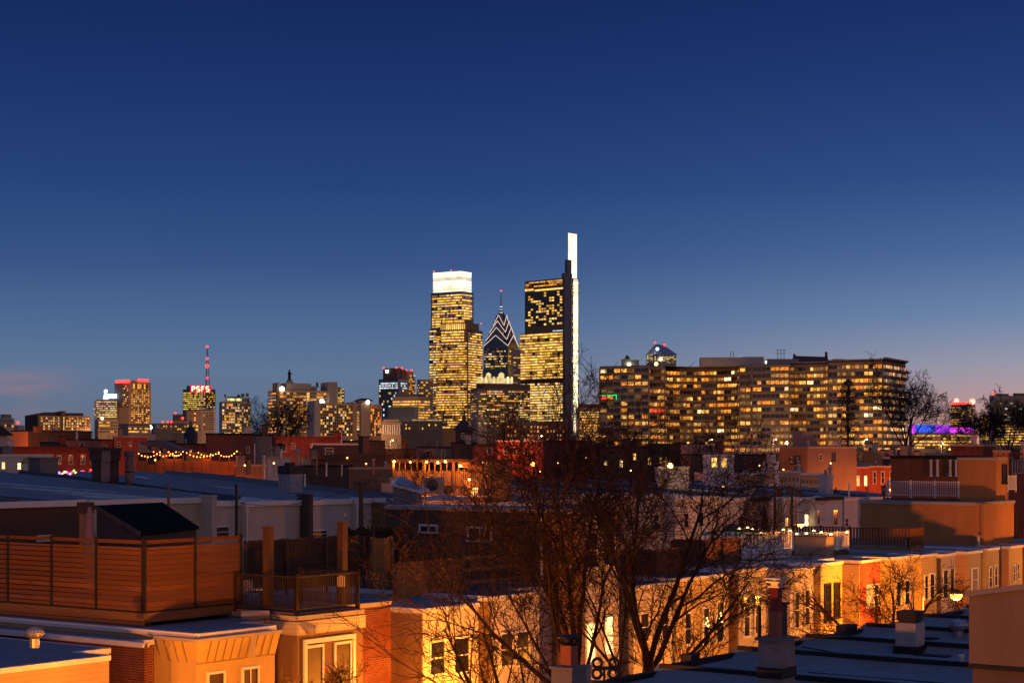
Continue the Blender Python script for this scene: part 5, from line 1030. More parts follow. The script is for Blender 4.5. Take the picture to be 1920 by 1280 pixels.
def folded(label, x, y0, y1, d, r, mat):
    t = thing('folded_parasol', label, 'parasol', (P(x,d)[0],d,Z(y1+12,d)), 0); H_ = (y1-y0)/F*d; z0 = 12/F*d
    b = M(); b.tube((0,0,0),(0,0,z0+H_+.1), .04); part('pole', b, IRN, t); b = M(); n = 14
    for q, rr in ((0,.75),(.15,1),(.4,.8),(.65,.6),(.85,.4),(1,.08)): b.v += [(r*rr*(1+.25*math.cos(i*2.7))*math.cos(2*math.pi*i/n), r*rr*math.sin(2*math.pi*i/n), z0+q*H_) for i in range(n)]
    for j in range(5):
        for i in range(n): b.f.append((j*n+i, j*n+(i+1)%n, (j+1)*n+(i+1)%n, (j+1)*n+i)); b.m.append(0)
    part('canopy', b, mat, t)
folded('folded dark red parasol on the white railed deck', 1434, 950, 992, 118, .22, plain('dark red cloth', (.16,.03,.03), .9))
folded('folded navy parasol on the long brown deck', 1622, 942, 986, 125, .33, plain('navy cloth', (.05,.05,.10), .9))
# ---------------------------------------------------------------- first row, facing us across the street
V0 = 42.9; VR = 44.5
def rh(label, xl, xr, yt, xn, wall, wins=(), v=V0, dp=14, capm=None, roof=ROOF_B, side=None, vr=None, recess=None, name='rowhouse', extra=0, mull=0):
    """xl..xr: projecting front; the body runs back behind it as far as column xn, where the next front begins"""
    vr = vr or v+1.6; d0, u0 = dv(xl, v); d1, u1 = dv(xr, v); dn, un = dv(xn, v); w = u1-u0; wn = max(un-u0-.02, w+.05); r = vr-v
    h = Bld(name, label, 'house', W(u0, v)[:2], RZ, w, dp, Z(yt, d0), wall, roof, capm or TRIM, z0=0, poly=[(0,0),(w,0),(w,r),(wn,r),(wn,dp),(0,dp)], capw=.11, capt=.05)
    if side: b = M(); b.box(-.06,-.004,.0,r+.4,0,h.h-.2); part('side_cladding', b, side, h.o)
    if recess: b = M(); b.box(w+.01,wn-.01,r-.05,r-.004,0,h.h-.2); part('recess_cladding', b, recess, h.o)
    for q in wins: h.win('F', *q[:4], mat=q[4] if len(q) > 4 and q[4] else TRIM, pane=q[5] if len(q) > 5 else PD, rails=q[6] if len(q) > 6 else 1, mull=q[7] if len(q) > 7 else 0)
    b = M(); b.box(w+.03,w+.13,r-.16,r-.06,0,h.h-.2); part('downspout', b, capm or TRIM, h.o)
    return h
hs = {}
hs['A'] = rh('salmon sided house with a turbine vent at the bottom left corner', -60, 204, 1262, 268, ORG, v=43.2, side=ORG, recess=RED2, roof=ROOF_B)
hs['B'] = rh('narrow brick house with white downspout between the salmon and the yellow one', 271, 276, 1207, 366, RED2, v=44.3, dp=13, vr=44.9, roof=ROOF_B)
hs['C'] = rh('yellow panelled house with a flared standing seam cornice', 370, 515, 1190, 555, stucco('yellow panels', (.62,.44,.17)), ((390,1262,418,1300,None,BRP,0),(455,1253,482,1300,None,BRP,0,1)), side=stucco('yellow panels', (.62,.44,.17)), recess=BST, roof=ROOF_B)
h = hs['C']; sm = stucco('seam panel yellow', (.60,.42,.16), .2)
b = M(); zt = h.h-.2; zb = h.h-.95; w = h.lx(515)[0]
b.add([(-.02,-.02,zb),(w,-.02,zb),(w,-.28,zt),(-.28,-.28,zt),(-.02,1.7,zb),(-.28,1.7,zt),(w,-.0,zt),(0,0,zt)], [(0,1,2,3),(0,3,5,4),(3,2,6,7),(5,3,7)]); part('seamed_cornice', b, sm, h.o)
b = M()
for i in range(1, 10): x = w*i/10; b.bar((x,-.03,zb),(x,-.29,zt), .035, .05)
for i in range(1, 4): y = .42*i; b.bar((-.03,y,zb),(-.29,y,zt), .035, .05)
b.bar((-.03,-.04,zb),(w,-.04,zb), .04, .04); b.box(-.045,0,-.03,1.6,zb-.02,zb+.02); part('seam_rib', b, plain('dull yellow seam', (.30,.20,.08), .6), h.o)
b = M(); b.bar((-.3,-.3,zt+.05),(w+.02,-.3,zt+.05), .1, .12); b.bar((-.3,-.3,zt+.055),(-.3,1.75,zt+.055), .1, .12); b.box(w*.62,w*.67,-.27,-.1,zb,zt); part('flashing', b, TRIMT, h.o)
hs['D'] = rh('brown stucco house with a cream parapet band below the dark metal deck rail', 557, 680, 1157, 792, BST, ((573,1213,603,1290,None,BRP,0),(628,1206,655,1290,None,BRP,0)), recess=RED2, capm=TRIMT, roof=ROOF_M)
h = hs['D']; w = h.lx(680)[0]; b = M(); b.box(-.08,w+.05,-.1,-.003,h.h-.62,h.h-.16); b.box(-.1,-.003,-.1,1.6,h.h-.621,h.h-.161); part('parapet_band', b, CRM, h.o)
b = M(); x0, x1 = h.lx(568)[0], h.lx(664)[0]; b.box(x0,x0+.14,-.09,-.004,0,h.zz(1207,568)); b.box(x1-.14,x1,-.09,-.004,0,h.zz(1207,568)); b.box(x0,x1,-.1,-.005,h.zz(1207,568),h.zz(1207,568)+.16); part('window_surround', b, TRIM, h.o)
b = M(); a = h.lx(578)[0]; b.ball((a,-.16,h.zz(1179,578)), .2, 10); b.box(a-.25,a+.25,-.12,-.01,h.zz(1182,578)-.06,h.zz(1182,578)+.04); part('alarm_bell', b, TRIMT, h.o)
b = M()
for i in range(5): b.tube((.25+.0*i-.12,.25+.32*i,h.h-1.2-.1*(i%2)), (-.12,.25+.32*i,h.h-1.6), .03, n=4)
hs['E'] = None
hs['F'] = rh('white stucco house with two dark windows behind the small tree', 793, 897, 1143, 920, WST, ((806,1203,832,1262,None,PD,1),(851,1196,878,1258,None,PD,1)), recess=BST, capm=TRIM, side=BST)
hs['G'] = rh('white stucco house with a paired window left of the tall brown end wall', 922, 1011, 1120, 1094, WST, ((938,1187,960,1246,None,PD,1),(968,1184,990,1244,None,PD,1)), recess=WST, side=BST, roof=ROOF_D)
hs['H'] = rh('three storey house with a wide dark rendered side wall and a white bay', 1095, 1160, 958, 1170, stucco('umber render', (.13,.085,.06)), ((1097,1000,1118,1062,None,PD,1),(1129,995,1150,1056,None,PD,1),(1098,1168,1113,1240,None,PW,1),(1132,1155,1147,1225,None,PW,1)), vr=V0+2.3, dp=11.3, roof=ROOF_L, capm=TRIMT)
h = hs['H']; w = h.lx(1160)[0]; b = M(); b.box(.02,w,-.0,-.0015,0,h.h-.25); b.box(.0,w,-.02,.0,0,h.h-.25); part('front_cladding', b, WST, h.o)
for o_ in list(h.o.children):
    if o_.name.startswith('window'): o_.location.y -= .022
b = M(); a, d_ = h.lx(1018,'L'); b.tube((-.08,a,0),(-.08,a,h.h-.1), .06, n=8); part('drain_pipe', b, TRIM, h.o)
b = M(); a2 = h.lx(1040,'L')[0]; b.box(-.25,-.0,-.05,a2,0,h.h-.22); part('chimney_breast', b, BST, h.o)
for x0, y0, x1, y1 in ((789,986,819,996),(880,990,921,1012)): h.win('L', x0, y0, x1, y1, TRIM, PD, rails=0, mull=1)
hs['I'] = rh('cream house behind the right tree trunk with a glimpse of a red lamp', 1188, 1262, 1100, 1268, CRM, ((1200,1150,1214,1200),(1240,1145,1252,1196)), roof=ROOF_D)
hs['J'] = rh('yellow lit house with tiny amber lanterns inside two tall windows', 1270, 1366, 1086, 1384, YEL, ((1318,1140,1328,1206,None,PD,1),(1343,1128,1355,1200,None,PD,1),(1283,1150,1294,1206,None,PD,1)), side=CRM, roof=ROOF_D)
h = hs['J']
for x, y in ((1321,1158),(1323,1163),(1319,1168),(1346,1148),(1349,1154),(1345,1160),(1350,1166),(1324,1172)):
    b = M(); a, d = h.lx(x); b.ball((a,-.12,Z(y,d)), .06, 7); part('window_light', b, glow('warm fairy light', (1,.55,.15), 8), h.o)
hs['L'] = rh('cream sided house left of the brick flue with two tall sash windows', 1385, 1436, 1069, 1480, CRM, ((1394,1120,1404,1191),(1415,1117,1426,1185)), side=BST)
hs['M'] = rh('white stucco house with two tall windows right of the brick flue', 1482, 1525, 1068, 1539, WST, ((1489,1111,1497,1175),(1508,1106,1516,1170)), side=BEI)
hs['N'] = rh('golden house with black shuttered windows at the bare shrub tree', 1540, 1579, 1057, 1610, YEL, ((1546,1096,1556,1162,TRIMD),(1564,1094,1573,1156,TRIMD)), side=YEL, roof=ROOF_B)
hs['O'] = rh('brick fronted house glowing behind the bare shrub tree', 1612, 1650, 1052, 1668, RED, ((1625,1098,1633,1136,None,PL),(1638,1096,1646,1134)), side=YEL, roof=ROOF_M)
hs['P'] = rh('golden stucco house behind the right side of the shrub tree', 1670, 1712, 1046, 1726, YEL, ((1680,1090,1688,1136),(1696,1088,1704,1132)), roof=ROOF_M)
hs['Q'] = rh('golden house with two tall dark windows left of the dark brown side wall', 1728, 1756, 1041, 1762, YEL, ((1733,1079,1739,1122),(1743,1076,1751,1120)), side=YEL)
hs['R'] = rh('house with a dark brown side wall and two tall sash windows by the street lamp', 1764, 1791, 1040, 1812, CRM, ((1768,1069,1776,1120),(1781,1066,1788,1118)), side=DST)
hs['S'] = rh('golden house with one wide blinded window right above the street lamp', 1814, 1840, 1035, 1848, YEL, ((1822,1066,1832,1106,None,BLND),), side=ORG)
hs['T'] = rh('golden house with two narrow windows, third from the right edge', 1850, 1873, 1029, 1890, YEL, ((1854,1063,1859,1100),(1864,1060,1869,1096)), side=YEL)
hs['U'] = rh('last golden house of the row with two slit windows at the right edge', 1892, 1917, 1025, 1925, YEL, ((1899,1060,1902,1088),(1907,1057,1910,1084)), side=ORG)
hs['W'] = rh('pale tall house end cut by the right edge', 1927, 1990, 1022, 1995, YEL, (), side=YEL)
# big orange blank wall: third storey house at the right
d, u = dv(1880, V0+.2); h = Bld('stucco_house', 'big blank orange stucco wall of a three storey house below the white roof railing', 'house', W(u, V0+2)[:2], RZ, 7, 8.5, Z(945, d), ORS, ROOF_M, TRIMT, z0=0, capw=.12)
b = M(); b.box(-.28,.0,-.3,-.0,0,h.h+.05); b.box(-.004,1.6,-.5,-.003,0,h.h+.02); part('corner_pilaster', b, ORS, h.o)
h.win('F', 1903,962,1907,1006, TRIMD)
d, u = dv(1868, V0+2.6)
h2 = Bld('stair_bulkhead', 'tall orange stucco bulkhead standing on the blank orange wall house', 'bulkhead', W(u, V0+2.6)[:2], RZ, 1.9, 2.8, Z(860, d), ORS, ROOF_M, TRIMT, z0=h.o.location.z+h.h+.05, capw=.12)
h2.win('F', 1879,873,1886,905, TRIMD)
a = h2.o.location; t = uthing('roof_railing', 'white balustrade on the orange wall house left of the tall bulkhead', 'railing', u, V0+2.4, Z(934, d)); railing(t, [(-.1,8.3),(-.1,2.9)], .05, 1.08, TRIM, .155, 1.9)
b = M(); b.box(-.3,.05,2.9,8.4,-.35,-.05); part('deck_edge', b, WPO, t)
t = uthing('roof_railing', 'short white balustrade at the right edge behind the orange bulkhead', 'railing', u+2.2, V0+2.6, Z(922, d)); railing(t, [(0,0),(1.6,0)], .05, 1.05, TRIM, .155, 1.4)
h3 = far_house('wooden_penthouse', 'dark red boarded penthouse with white columns behind the white balustrade', 1737, 1826, 1840, 856, 140, WRD, ROOF_D, TRIMD, 36, dp=7)
for x in (1748,1760,1784,1795,1805): b = M(); a, d_ = h3.lx(x, 'L'); b.lathe((-.25,a,h3.zz(893,x,'L')), [(.16,0),(.1,.15),(.09,1.2),(.16,1.35)], 8); part('column', b, TRIM, h3.o)
h3.win('L', 1813,862,1825,887)
t = thing('potted_shrub', 'small dark shrub against the red boarded penthouse', 'shrub', (P(1774,131)[0],131,Z(893,131)), 0); b = M()
for i in range(220): a = R.uniform(0,6.28); z = R.uniform(0,1.2); r = R.uniform(0,.38)*(1.25-z); x,y = r*math.cos(a), r*math.sin(a); b.add([(x,y,z+.2),(x+R.uniform(-.1,.1),y+R.uniform(-.1,.1),z+.3),(x+R.uniform(-.1,.1),y,z+.2)], [(0,1,2)])
part('foliage', b, plain('dark leaves', (.04,.06,.03), .7), t); b = M(); b.lathe((0,0,0), [(.15,0),(.2,.3)], 8); part('pot', b, DST, t)
# roof behind the first row between u ends: turbine vent, hatches and small kit
def turbine(label, x, y, d, s=1.0):
    t = thing('turbine_vent', label, 'roof vent', (P(x,d)[0],d,Z(y,d)), 0); b = M(); b.lathe((0,0,-.1), [(.2*s,0),(.2*s,.35*s)], 14); part('pipe', b, MTL, t)
    b = M(); b.lathe((0,0,.25*s), [(.24*s,0),(.34*s,.08*s),(.37*s,.2*s),(.32*s,.33*s),(.1*s,.42*s),(.02,.44*s)], 16); part('turbine_head', b, MTL, t)
    b = M()
    for i in range(16): a = i*math.pi/8; b.tube((.36*s*math.cos(a),.36*s*math.sin(a),.3*s), (.33*s*math.cos(a+.3),.33*s*math.sin(a+.3),.58*s), .012, n=3)
    part('fins', b, IRN, t); return t
turbine('small conical turbine vent on the salmon house roof', 65, 1207, 55, .8)
# ---------------------------------------------------------------- cedar privacy fence and its deck
d, u = 61.0, None; a = (270-960)/F; vF = (a*V[0]+V[1])*d; uF = (a*U[0]+U[1])*d
zb = Z(1149, d); zt = Z(1013, d); t = uthing('deck', 'raised wooden roof deck on white blocks carrying the cedar slat fence', 'deck', uF, vF, zb)
b = M(); b.box(.0,4.75,.0,9.5,-.12,-.0); part('floor', b, WPO, t)
b = M(); b.box(-.06,4.8,-.06,-.0,-.32,.0); b.box(-.06,-.0,0,9.6,-.30,.0); b.box(.25,.4,.1,9.5,-.66,-.31); b.box(-.02,.1,-.0,9.5,-.63,-.325); part('rim_board', b, wood('brown joist', (.22,.12,.06), .3, gapw=0), t)
for i, y in enumerate((.9,3.6,6.6)): b = M(); b.box(-.0,.42,y,y+.5,-1.02,-.64); b.box(-.08,.5,y-.06,y+.56,-1.14,-1.02); part('block_pier', b, plain('white block', (.42,.36,.30)), t)
f = uthing('privacy_fence', 'orange lit cedar slat privacy fence on a dark metal frame', 'fence', uF, vF, zb+.02); H = zt-zb
def slats(x0, x1, y0, y1, gap, name, first):
    """one panel of horizontal boards, along x or along y"""
    n = 14; p = H/n; b = M()
    for i in range(n):
        z0 = i*p+(.045 if i == 0 else .004); zz1 = (i+1)*p-gap*(1 if i < n-1 else 1)
        if i == n-1: z0 += .03
        if i == n-2: zz1 -= .07
        jt = R.uniform(-.004,.004)
        if x1 != x0: b.box(x0, x1, -.02+jt, .01+jt, z0, zz1)
        else: b.box(-.02+jt, .01+jt, y0, y1, z0, zz1)
    part('slat_panel', b, WCE, f)
le = 7.9; lr = 4.72
for x0, x1 in ((.09,2.32),(2.42,4.62)): slats(x0, x1, 0, 0, .011, 'r', 0)
for k, (y0, y1) in enumerate(((.08,2.36),(2.46,4.75),(4.85,7.2),(7.3,9.5))): slats(0, 0, y0, y1, (.016,.024,.034,.04)[k], 'l', 0)
for x in (2.37, 4.67): b = M(); b.box(x-.05,x+.05,-.06,.03,-.02,H+.05); part('post', b, TRIMD, f)
for y in (2.41,4.80,7.25): b = M(); b.box(-.06,.03,y-.05,y+.05,-.02,H+.05); part('post', b, TRIMD, f)
b = M(); b.box(-.07,.05,-.07,.05,-.02,H+.05); part('post', b, TRIMD, f)
b = M(); b.box(.05,4.66,-.03,.025,-.02,.045); b.box(-.03,.025,.05,9.5,-.02,.045); b.box(.05,4.66,.015,.03,H*.5,H*.5+.05); part('bottom_rail', b, TRIMD, f)
# ---------------------------------------------------------------- metal railed deck with tall posts, board fences behind it
h = hs['D']; wD = h.lx(680)[0]; d0, uD = dv(557, V0); zr = Z(1157, d0)
t = uthing('roof_deck', 'dark metal railed roof deck with two tall timber posts on the brown stucco house', 'deck', uD, V0, zr)
BZ = plain('bronze rail paint', (.035,.02,.014), .6)
b = M(); b.box(.1,wD-.1,.1,7.5,.06,.14); part('floor', b, WPO, t)
railing(t, [(.1,6.2),(.1,.12),(wD-.15,.12),(wD-.15,3)], .16, 1.25, BZ, .12, 3.2, .12, .025, .09)
for x, y0, dx, dy in ((503,989,-.7,1.9),(642,980,1.9,1.6)):
    dq, _ = dv(x, V0+dy); hh = Z(y0, dq)-zr; xq = (dv(x, V0+dy)[1]-uD); b = M(); b.box(xq-.14,xq+.14,dy-.14,dy+.14,-1.0,hh); b.box(xq-.17,xq+.17,dy-.17,dy+.17,hh,hh+.05); part('tall_post', b, plain('umber post', (.075,.04,.025), .7), t)
def chair(label, px, dd, rot, mat):
    c = uthing('patio_chair', label, 'chair', uD+px, V0+dd, zr+.14); c.rotation_euler.z = RZ+rot
    b = M(); b.box(-.25,.25,-.25,.25,.42,.46); part('seat', b, mat, c); b = M(); b.box(-.25,.25,.23,.26,.46,.95)
    part('backrest', b, mat, c)
    for x in (-.23,.23):
        for y in (-.23,.23): b = M(); b.tube((x,y,0),(x,y,.42 if y < 0 else .5), .018); part('leg', b, IRN, c)
chair('black patio chair left of the tall timber post', .6, 4.6, .5, IRN); chair('grey patio chair in front of the board fence', 1.3, 3.6, -.4, plain('grey sling', (.3,.3,.33))); 
tb = uthing('patio_table', 'small round patio table between the two chairs', 'table', uD+.9, V0+2.6, zr+.14); b = M(); b.lathe((0,0,.68), [(.45,0),(.45,.03)], 20); part('table_top', b, MTL, tb); b = M(); b.tube((0,0,0),(0,0,.68), .04); b.lathe((0,0,0), [(.25,0),(.2,.03)], 12); part('pedestal', b, IRN, tb)
ln = uthing('deck_lantern', 'small orange lit lantern behind the metal balusters', 'lantern', dv(640,V0+.6)[1], V0+.6, Z(1092,64.5)); b = M(); b.lathe((0,0,-.2), [(.13,0),(.15,.1),(.14,.36),(.06,.42)], 10); part('glass', b, glow('faint lantern', (1,.25,.05), .5), ln); b = M(); b.tube((0,0,.22),(0,0,.5), .012, n=4); b.bar((0,0,.5),(0,.9,.5), .02); part('hook', b, IRN, ln)
def boards(parent, p0, p1, zb, hh, mat, step=.145, jag=.03, name='boards', rails=True, caps=True):
    """vertical dog-eared boards between two plan points"""
    L = math.hypot(p1[0]-p0[0], p1[1]-p0[1]); n = max(1, int(L/step)); b = M(); dx, dy = (p1[0]-p0[0])/L, (p1[1]-p0[1])/L
    for i in range(n):
        a0 = i*step; a1 = a0+step-.012; z1 = zb+hh+R.uniform(-jag, jag); o = R.uniform(-.006,.006)
        q = [(p0[0]+dx*a+dy*s*.011+dy*o, p0[1]+dy*a-dx*s*.011-dx*o) for a, s in ((a0,1),(a1,1),(a1,-1),(a0,-1))]
        b.prism(q, zb, z1-.035 if caps else z1)
        if caps: q2 = [(p0[0]+dx*a+dy*s*.011+dy*o, p0[1]+dy*a-dx*s*.011-dx*o) for a, s in ((a0+.03,1),(a1-.03,1),(a1-.03,-1),(a0+.03,-1))]; b.prism(q2, z1-.035, z1)
    part(name, b, mat, parent)
    if rails:
        b = M()
        for k in (.1,.5,.9): b.bar((p0[0]+dy*.05,p0[1]-dx*.05,zb+hh*k), (p1[0]+dy*.05,p1[1]-dx*.05,zb+hh*k), .05, .09)
        part('rail', b, mat, parent)
        m = max(1, round(L/2.3))
        for i in range(m+1): b = M(); x, y = p0[0]+dx*L*i/m+dy*.1, p0[1]+dy*L*i/m-dx*.1; b.box(x-.05,x+.05,y-.05,y+.05,zb-.3,zb+hh-.08); part('post', b, WPO, parent)
WB1 = wood('umber fence boards', (.16,.085,.045), .145, True, gapw=0, var=.6); WB2 = wood('orange fence boards', (.62,.29,.10), .145, True, gapw=0, var=.5); WB3 = wood('dark fence boards', (.07,.045,.03), .145, True, gapw=0)  # the second wood is brightened in colour to stand for lamp light
# fence along the row behind the metal railed deck: 457..735 at v = 50
vB = V0+7.2; dA, uA = dv(457, vB); dB, uB = dv(679, vB); zf = Z(1112, dA)
t = uthing('board_fence', 'tall umber board fence behind the metal railed deck', 'fence', uA, vB, zf); boards(t, (0,0), (uB-uA,0), 0, Z(1001,dB)-zf, WB1)
dC, uC = dv(736, vB-1.0); t = uthing('board_fence', 'orange lit square of board fence right of the tall timber posts', 'fence', uB+.05, vB-.4, zf-.6); boards(t, (0,0), (uC-uB-.2,-.6), 0, Z(1006,dB)-zf+.6, WB2)
b = M(); a = (uC-uB-.15,-.6); b.box(a[0]-.04,a[0]+.1,a[1]-.08,a[1]+.06,-.3,Z(1006,dB)-zf+.62); part('post', b, WTN, t)
# darker fence behind
vE = V0+10; dA, uA = dv(632, vE); dB, uB = dv(760, vE); t = uthing('board_fence', 'nearly black pointed picket fence rising behind the umber fence', 'fence', uA, vE, zf); boards(t, (0,0), (uB-uA,0), 0, Z(992,dA)-zf, WB3, .13, .12)
dA, uA = dv(762, vE+1); dB, uB = dv(868, vE+1); t = uthing('board_fence', 'dark board screen in front of the brown rendered house', 'fence', uA, vE+1, zf-.3); boards(t, (0,0), (uB-uA,0), 0, Z(994,dA)-zf+.3, WB3, .15, .06)
# low picket fence 737..867
vG = V0+3.6; dA, uA = dv(737, vG); dB, uB = dv(865, vG); z0 = Z(1122,dA); t = uthing('board_fence', 'low amber lit board fence above the white stucco house', 'fence', uA, vG, z0); boards(t, (0,0), (uB-uA,0), 0, Z(1055,dA)-z0, WB2, .13, .04)
b = M(); b.box(0,uB-uA,-.15,.1,-.45,-.08); part('sleeper', b, WTN, t)
# open rail deck 865..975
dA, uA = dv(868, vG); dB, uB = dv(973, vG); z0 = Z(1118,dA); t = uthing('open_railing', 'unfinished open timber rail of posts and boards behind the twigs', 'railing', uA, vG, z0)
for i in range(3): b = M(); x = (uB-uA)*i/2; b.box(x-.05,x+.05,-.05,.05,-.5,Z(1036,dA)-z0); part('post', b, WPO, t)
for y in (1046,1068,1092): b = M(); z = Z(y,dA)-z0; b.box(-.05,uB-uA+.05,-.09,-.05,z-.07,z+.07); part('rail', b, WTN, t)
# slatted deck fences centre-right
vK = V0+3.0
def deckbox(label, x0, xc, x1, yt, yb, d, mat, kind='boards', bw=.045, rail=None, floor=WPO, vent_=None):
    """deck corner at xc; left side runs back, right side runs along the row"""
    a = (xc-960)/F; vv = (a*V[0]+V[1])*d; uu = (a*U[0]+U[1])*d; zb = Z(yb, d); hh = Z(yt, d)-zb
    t = uthing('roof_deck', label, 'deck', uu, vv, zb); aL = (x0-960)/F; C = W(uu, vv)
    s = (aL*C[1]-C[0])/(V[0]-aL*V[1]) if x0 < xc-1 else 4; aR = (x1-960)/F; w = (aR*C[1]-C[0])/(U[0]-aR*U[1])
    b = M(); b.box(0,w,0,s,-.14,0); part('floor', b, floor, t); b = M(); b.box(-.05,w+.03,-.06,0,-.38,.0); b.box(-.06,0,-.06,s,-.37,-.003); part('rim_board', b, floor, t)
    b = M()
    for x, y in ((.3,.3),(w-.3,.3),(.3,s-.3)): b.box(x-.1,x+.1,y-.1,y+.1,-1.4,-.14)
    part('pier', b, floor, t)
    if kind == 'boards': boards(t, (0,s), (0,0), .02, hh, mat, .14, .01, caps=False); boards(t, (0,0), (w,0), .02, hh, mat, .14, .01, caps=False)
    else: railing(t, [(0,s),(0,0),(w,0)], .02, hh, mat, .21, 1.9, .12, bw, .1)
    return t, w, s, hh
deckbox('red brown slatted deck screen seen between the two big trunks', 1170, 1226, 1276, 1030, 1086, 87, WRD)
deckbox('long low brown slatted deck behind the right tree trunk', 1262, 1320, 1385, 1012, 1048, 91, WRD)
t, w, s, hh = deckbox('white railed roof deck with glowing cap lamps and a folded red parasol', 1322, 1427, 1482, 1000, 1036, 98, TRIM, 'rail', floor=plain('white fascia', (.55,.55,.58)))
def caplamp(label, x, y, d):
    q = thing('cap_lamp', label, 'lamp', (P(x,d)[0],d,Z(y,d)), 0, 'solar cap lamps on the white deck rails'); b = M(); b.lathe((0,0,-.05), [(.06,0),(.09,.015),(.08,.05),(.02,.09)], 10); part('cap', b, glow('warm cap lamp', (1,.66,.22), 7), q)
    b = M(); b.box(-.055,.055,-.055,.055,-.14,-.05); part('base', b, IRN, q); return q
for x, y in ((1386,990),(1402,988),(1410,991),(1469,992),(1427,998),(1481,994)): lamp('cap_glow', (0,0,.15), 4, (1,.62,.2), .1, caplamp('small glowing cap lamp on a white post of the deck rails', x, y, 97.6))
t2, w, s, hh = deckbox('white railed roof deck corner right of the tan box, with glowing cap lamps', 1484, 1548, 1590, 1000, 1034, 104, TRIM, 'rail', floor=WDK)
for x, y in ((1494,1000),(1512,999),(1526,994),(1558,1001),(1588,997),(1540,997)): lamp('cap_glow', (0,0,.15), 4, (1,.62,.2), .1, caplamp('small glowing cap lamp on a white post of the deck rails', x, y, 103.4))
a = (1549-960)/F; d = 101.5; vv = (a*V[0]+V[1])*d; uu = (a*U[0]+U[1])*d
t = uthing('storage_box', 'large tan planter box built against the white deck rail', 'box', uu, vv, Z(1046,d)); b = M(); b.box(0,.95,0,1.75 if False else 2.0,0,1.2); part('body', b, plain('tan panel', (.36,.30,.22), .8), t); b = M(); b.box(-.05,1.0,-.05,2.05,1.2,1.26); part('lid', b, WPO, t)
t = thing('grill_cover', 'teal covered barbecue on the white railed deck', 'barbecue', (P(1374,101)[0],101,Z(1004,101)), 0); b = M(); b.lathe((0,0,0), [(.55,0),(.62,.25),(.6,.42),(.42,.58),(.12,.64)], 16); part('cover', b, plain('teal cloth', (.02,.14,.13), .8), t)
t, w, s, hh = deckbox('long brown baluster roof deck with a lit right corner left of the big orange wall', 1486, 1704, 1730, 992, 1026, 112, WRD, 'rail', bw=.09, floor=WTN)
b = M(); b.box(.02,w,.02,.04,.05,hh); part('corner_screen', b, WTN, t)
# odds and ends on the first row's roofs
t = thing('rolled_roofing', 'rolled sheet lying at the roof edge of the yellow panelled house', 'roll', (P(452,63)[0],63,Z(1163,63)), math.radians(12)); b = M(); b.tube((0,0,.18),(1.0,0,.18), .18, n=12); part('roll', b, TRIMT, t)
b = M(); b.tube((1.0,0,.18),(1.03,0,.18), .07, n=8); part('core', b, IRN, t)
for x, y, d, hh, lb in ((1648,1028,118,.8,'white vent pipe on the roof below the big orange wall'),(1700,1022,116,.3,'low vent on the roof below the big orange wall'),(1505,1046,104,.5,'grey vent in front of the tan box deck')): vent(lb, x+ (0 if x != 1648 else 187), y, d, hh, .07, TRIM)
# ---------------------------------------------------------------- near row: roofs on our side of the street
VN = 25.3
ROOF_N = roofm('near membrane', (.31,.315,.335), 1.1, .5, .7); TAR = plain('tar patch', (.02,.02,.022), .6)
def near_roof(label, u0, u1, z, v0=8, v1=VN, tilt=0, roof=None):
    h = Bld('rowhouse', label, 'house', W(u0, v0)[:2], RZ, u1-u0, v1-v0, z, GST, None, nocap=True, z0=0); w = u1-u0; dp = v1-v0
    b = M(); nx, ny = 20, 20
    for j in range(ny+1):
        for i in range(nx+1): x = w*i/nx; y = dp*j/ny; q = (w-x)/.22; b.v.append((x, y, h.h+.03+.28*math.exp(-q*q)+tilt*(1-y/dp)+.03*math.sin(x*1.7)*math.sin(y*.9)))
    for j in range(ny):
        for i in range(nx): a = j*(nx+1)+i; b.f.append((a,a+1,a+nx+2,a+nx+1)); b.m.append(0)
    part('roof', b, roof or ROOF_N, h.o, smooth=True)
    b = M(); b.box(-.02,w,dp-.12,dp+.12,h.h-.2,h.h+.16); part('roof_edge', b, TAR, h.o); b = M(); b.box(-.02,w,dp+.121,dp+.24,h.h-.1,h.h+.07); part('gutter', b, TRIMD, h.o)
    b = M(); b.box(w-.10,w+.06,0,dp-.13,h.h+.25,h.h+.37); b.box(w*.5,w*.5+.06,0,dp*.8,h.h-.05,h.h+.055+tilt); part('parapet_cap', b, TAR, h.o)
    return h
nu = [28, 32.6, 37.2, 41.6, 46.0, 50.4, 54.8, 59.2, 63.6, 68.0]
NL = ['flat dark roofed house at the very bottom centre','flat roofed near house left of the brick flue','near house whose roof carries the brick flue','blue grey flat roof right of the brick flue','blue grey flat roof with tar patches','flat roof carrying the squat white chimney','flat roof beyond the squat white chimney','flat roof carrying the round turbine vent','flat roof under the two tiny amber lamps']
for i, lb in enumerate(NL): near_roof(lb, nu[i], nu[i+1]-.02, 7.5+(.0 if i > 2 else -.05*i))
def onroof(x, y): # point on the near roofs plane
    d = (CZ-7.55)*F/(y-HY); a = (x-960)/F; return (a*d, d)
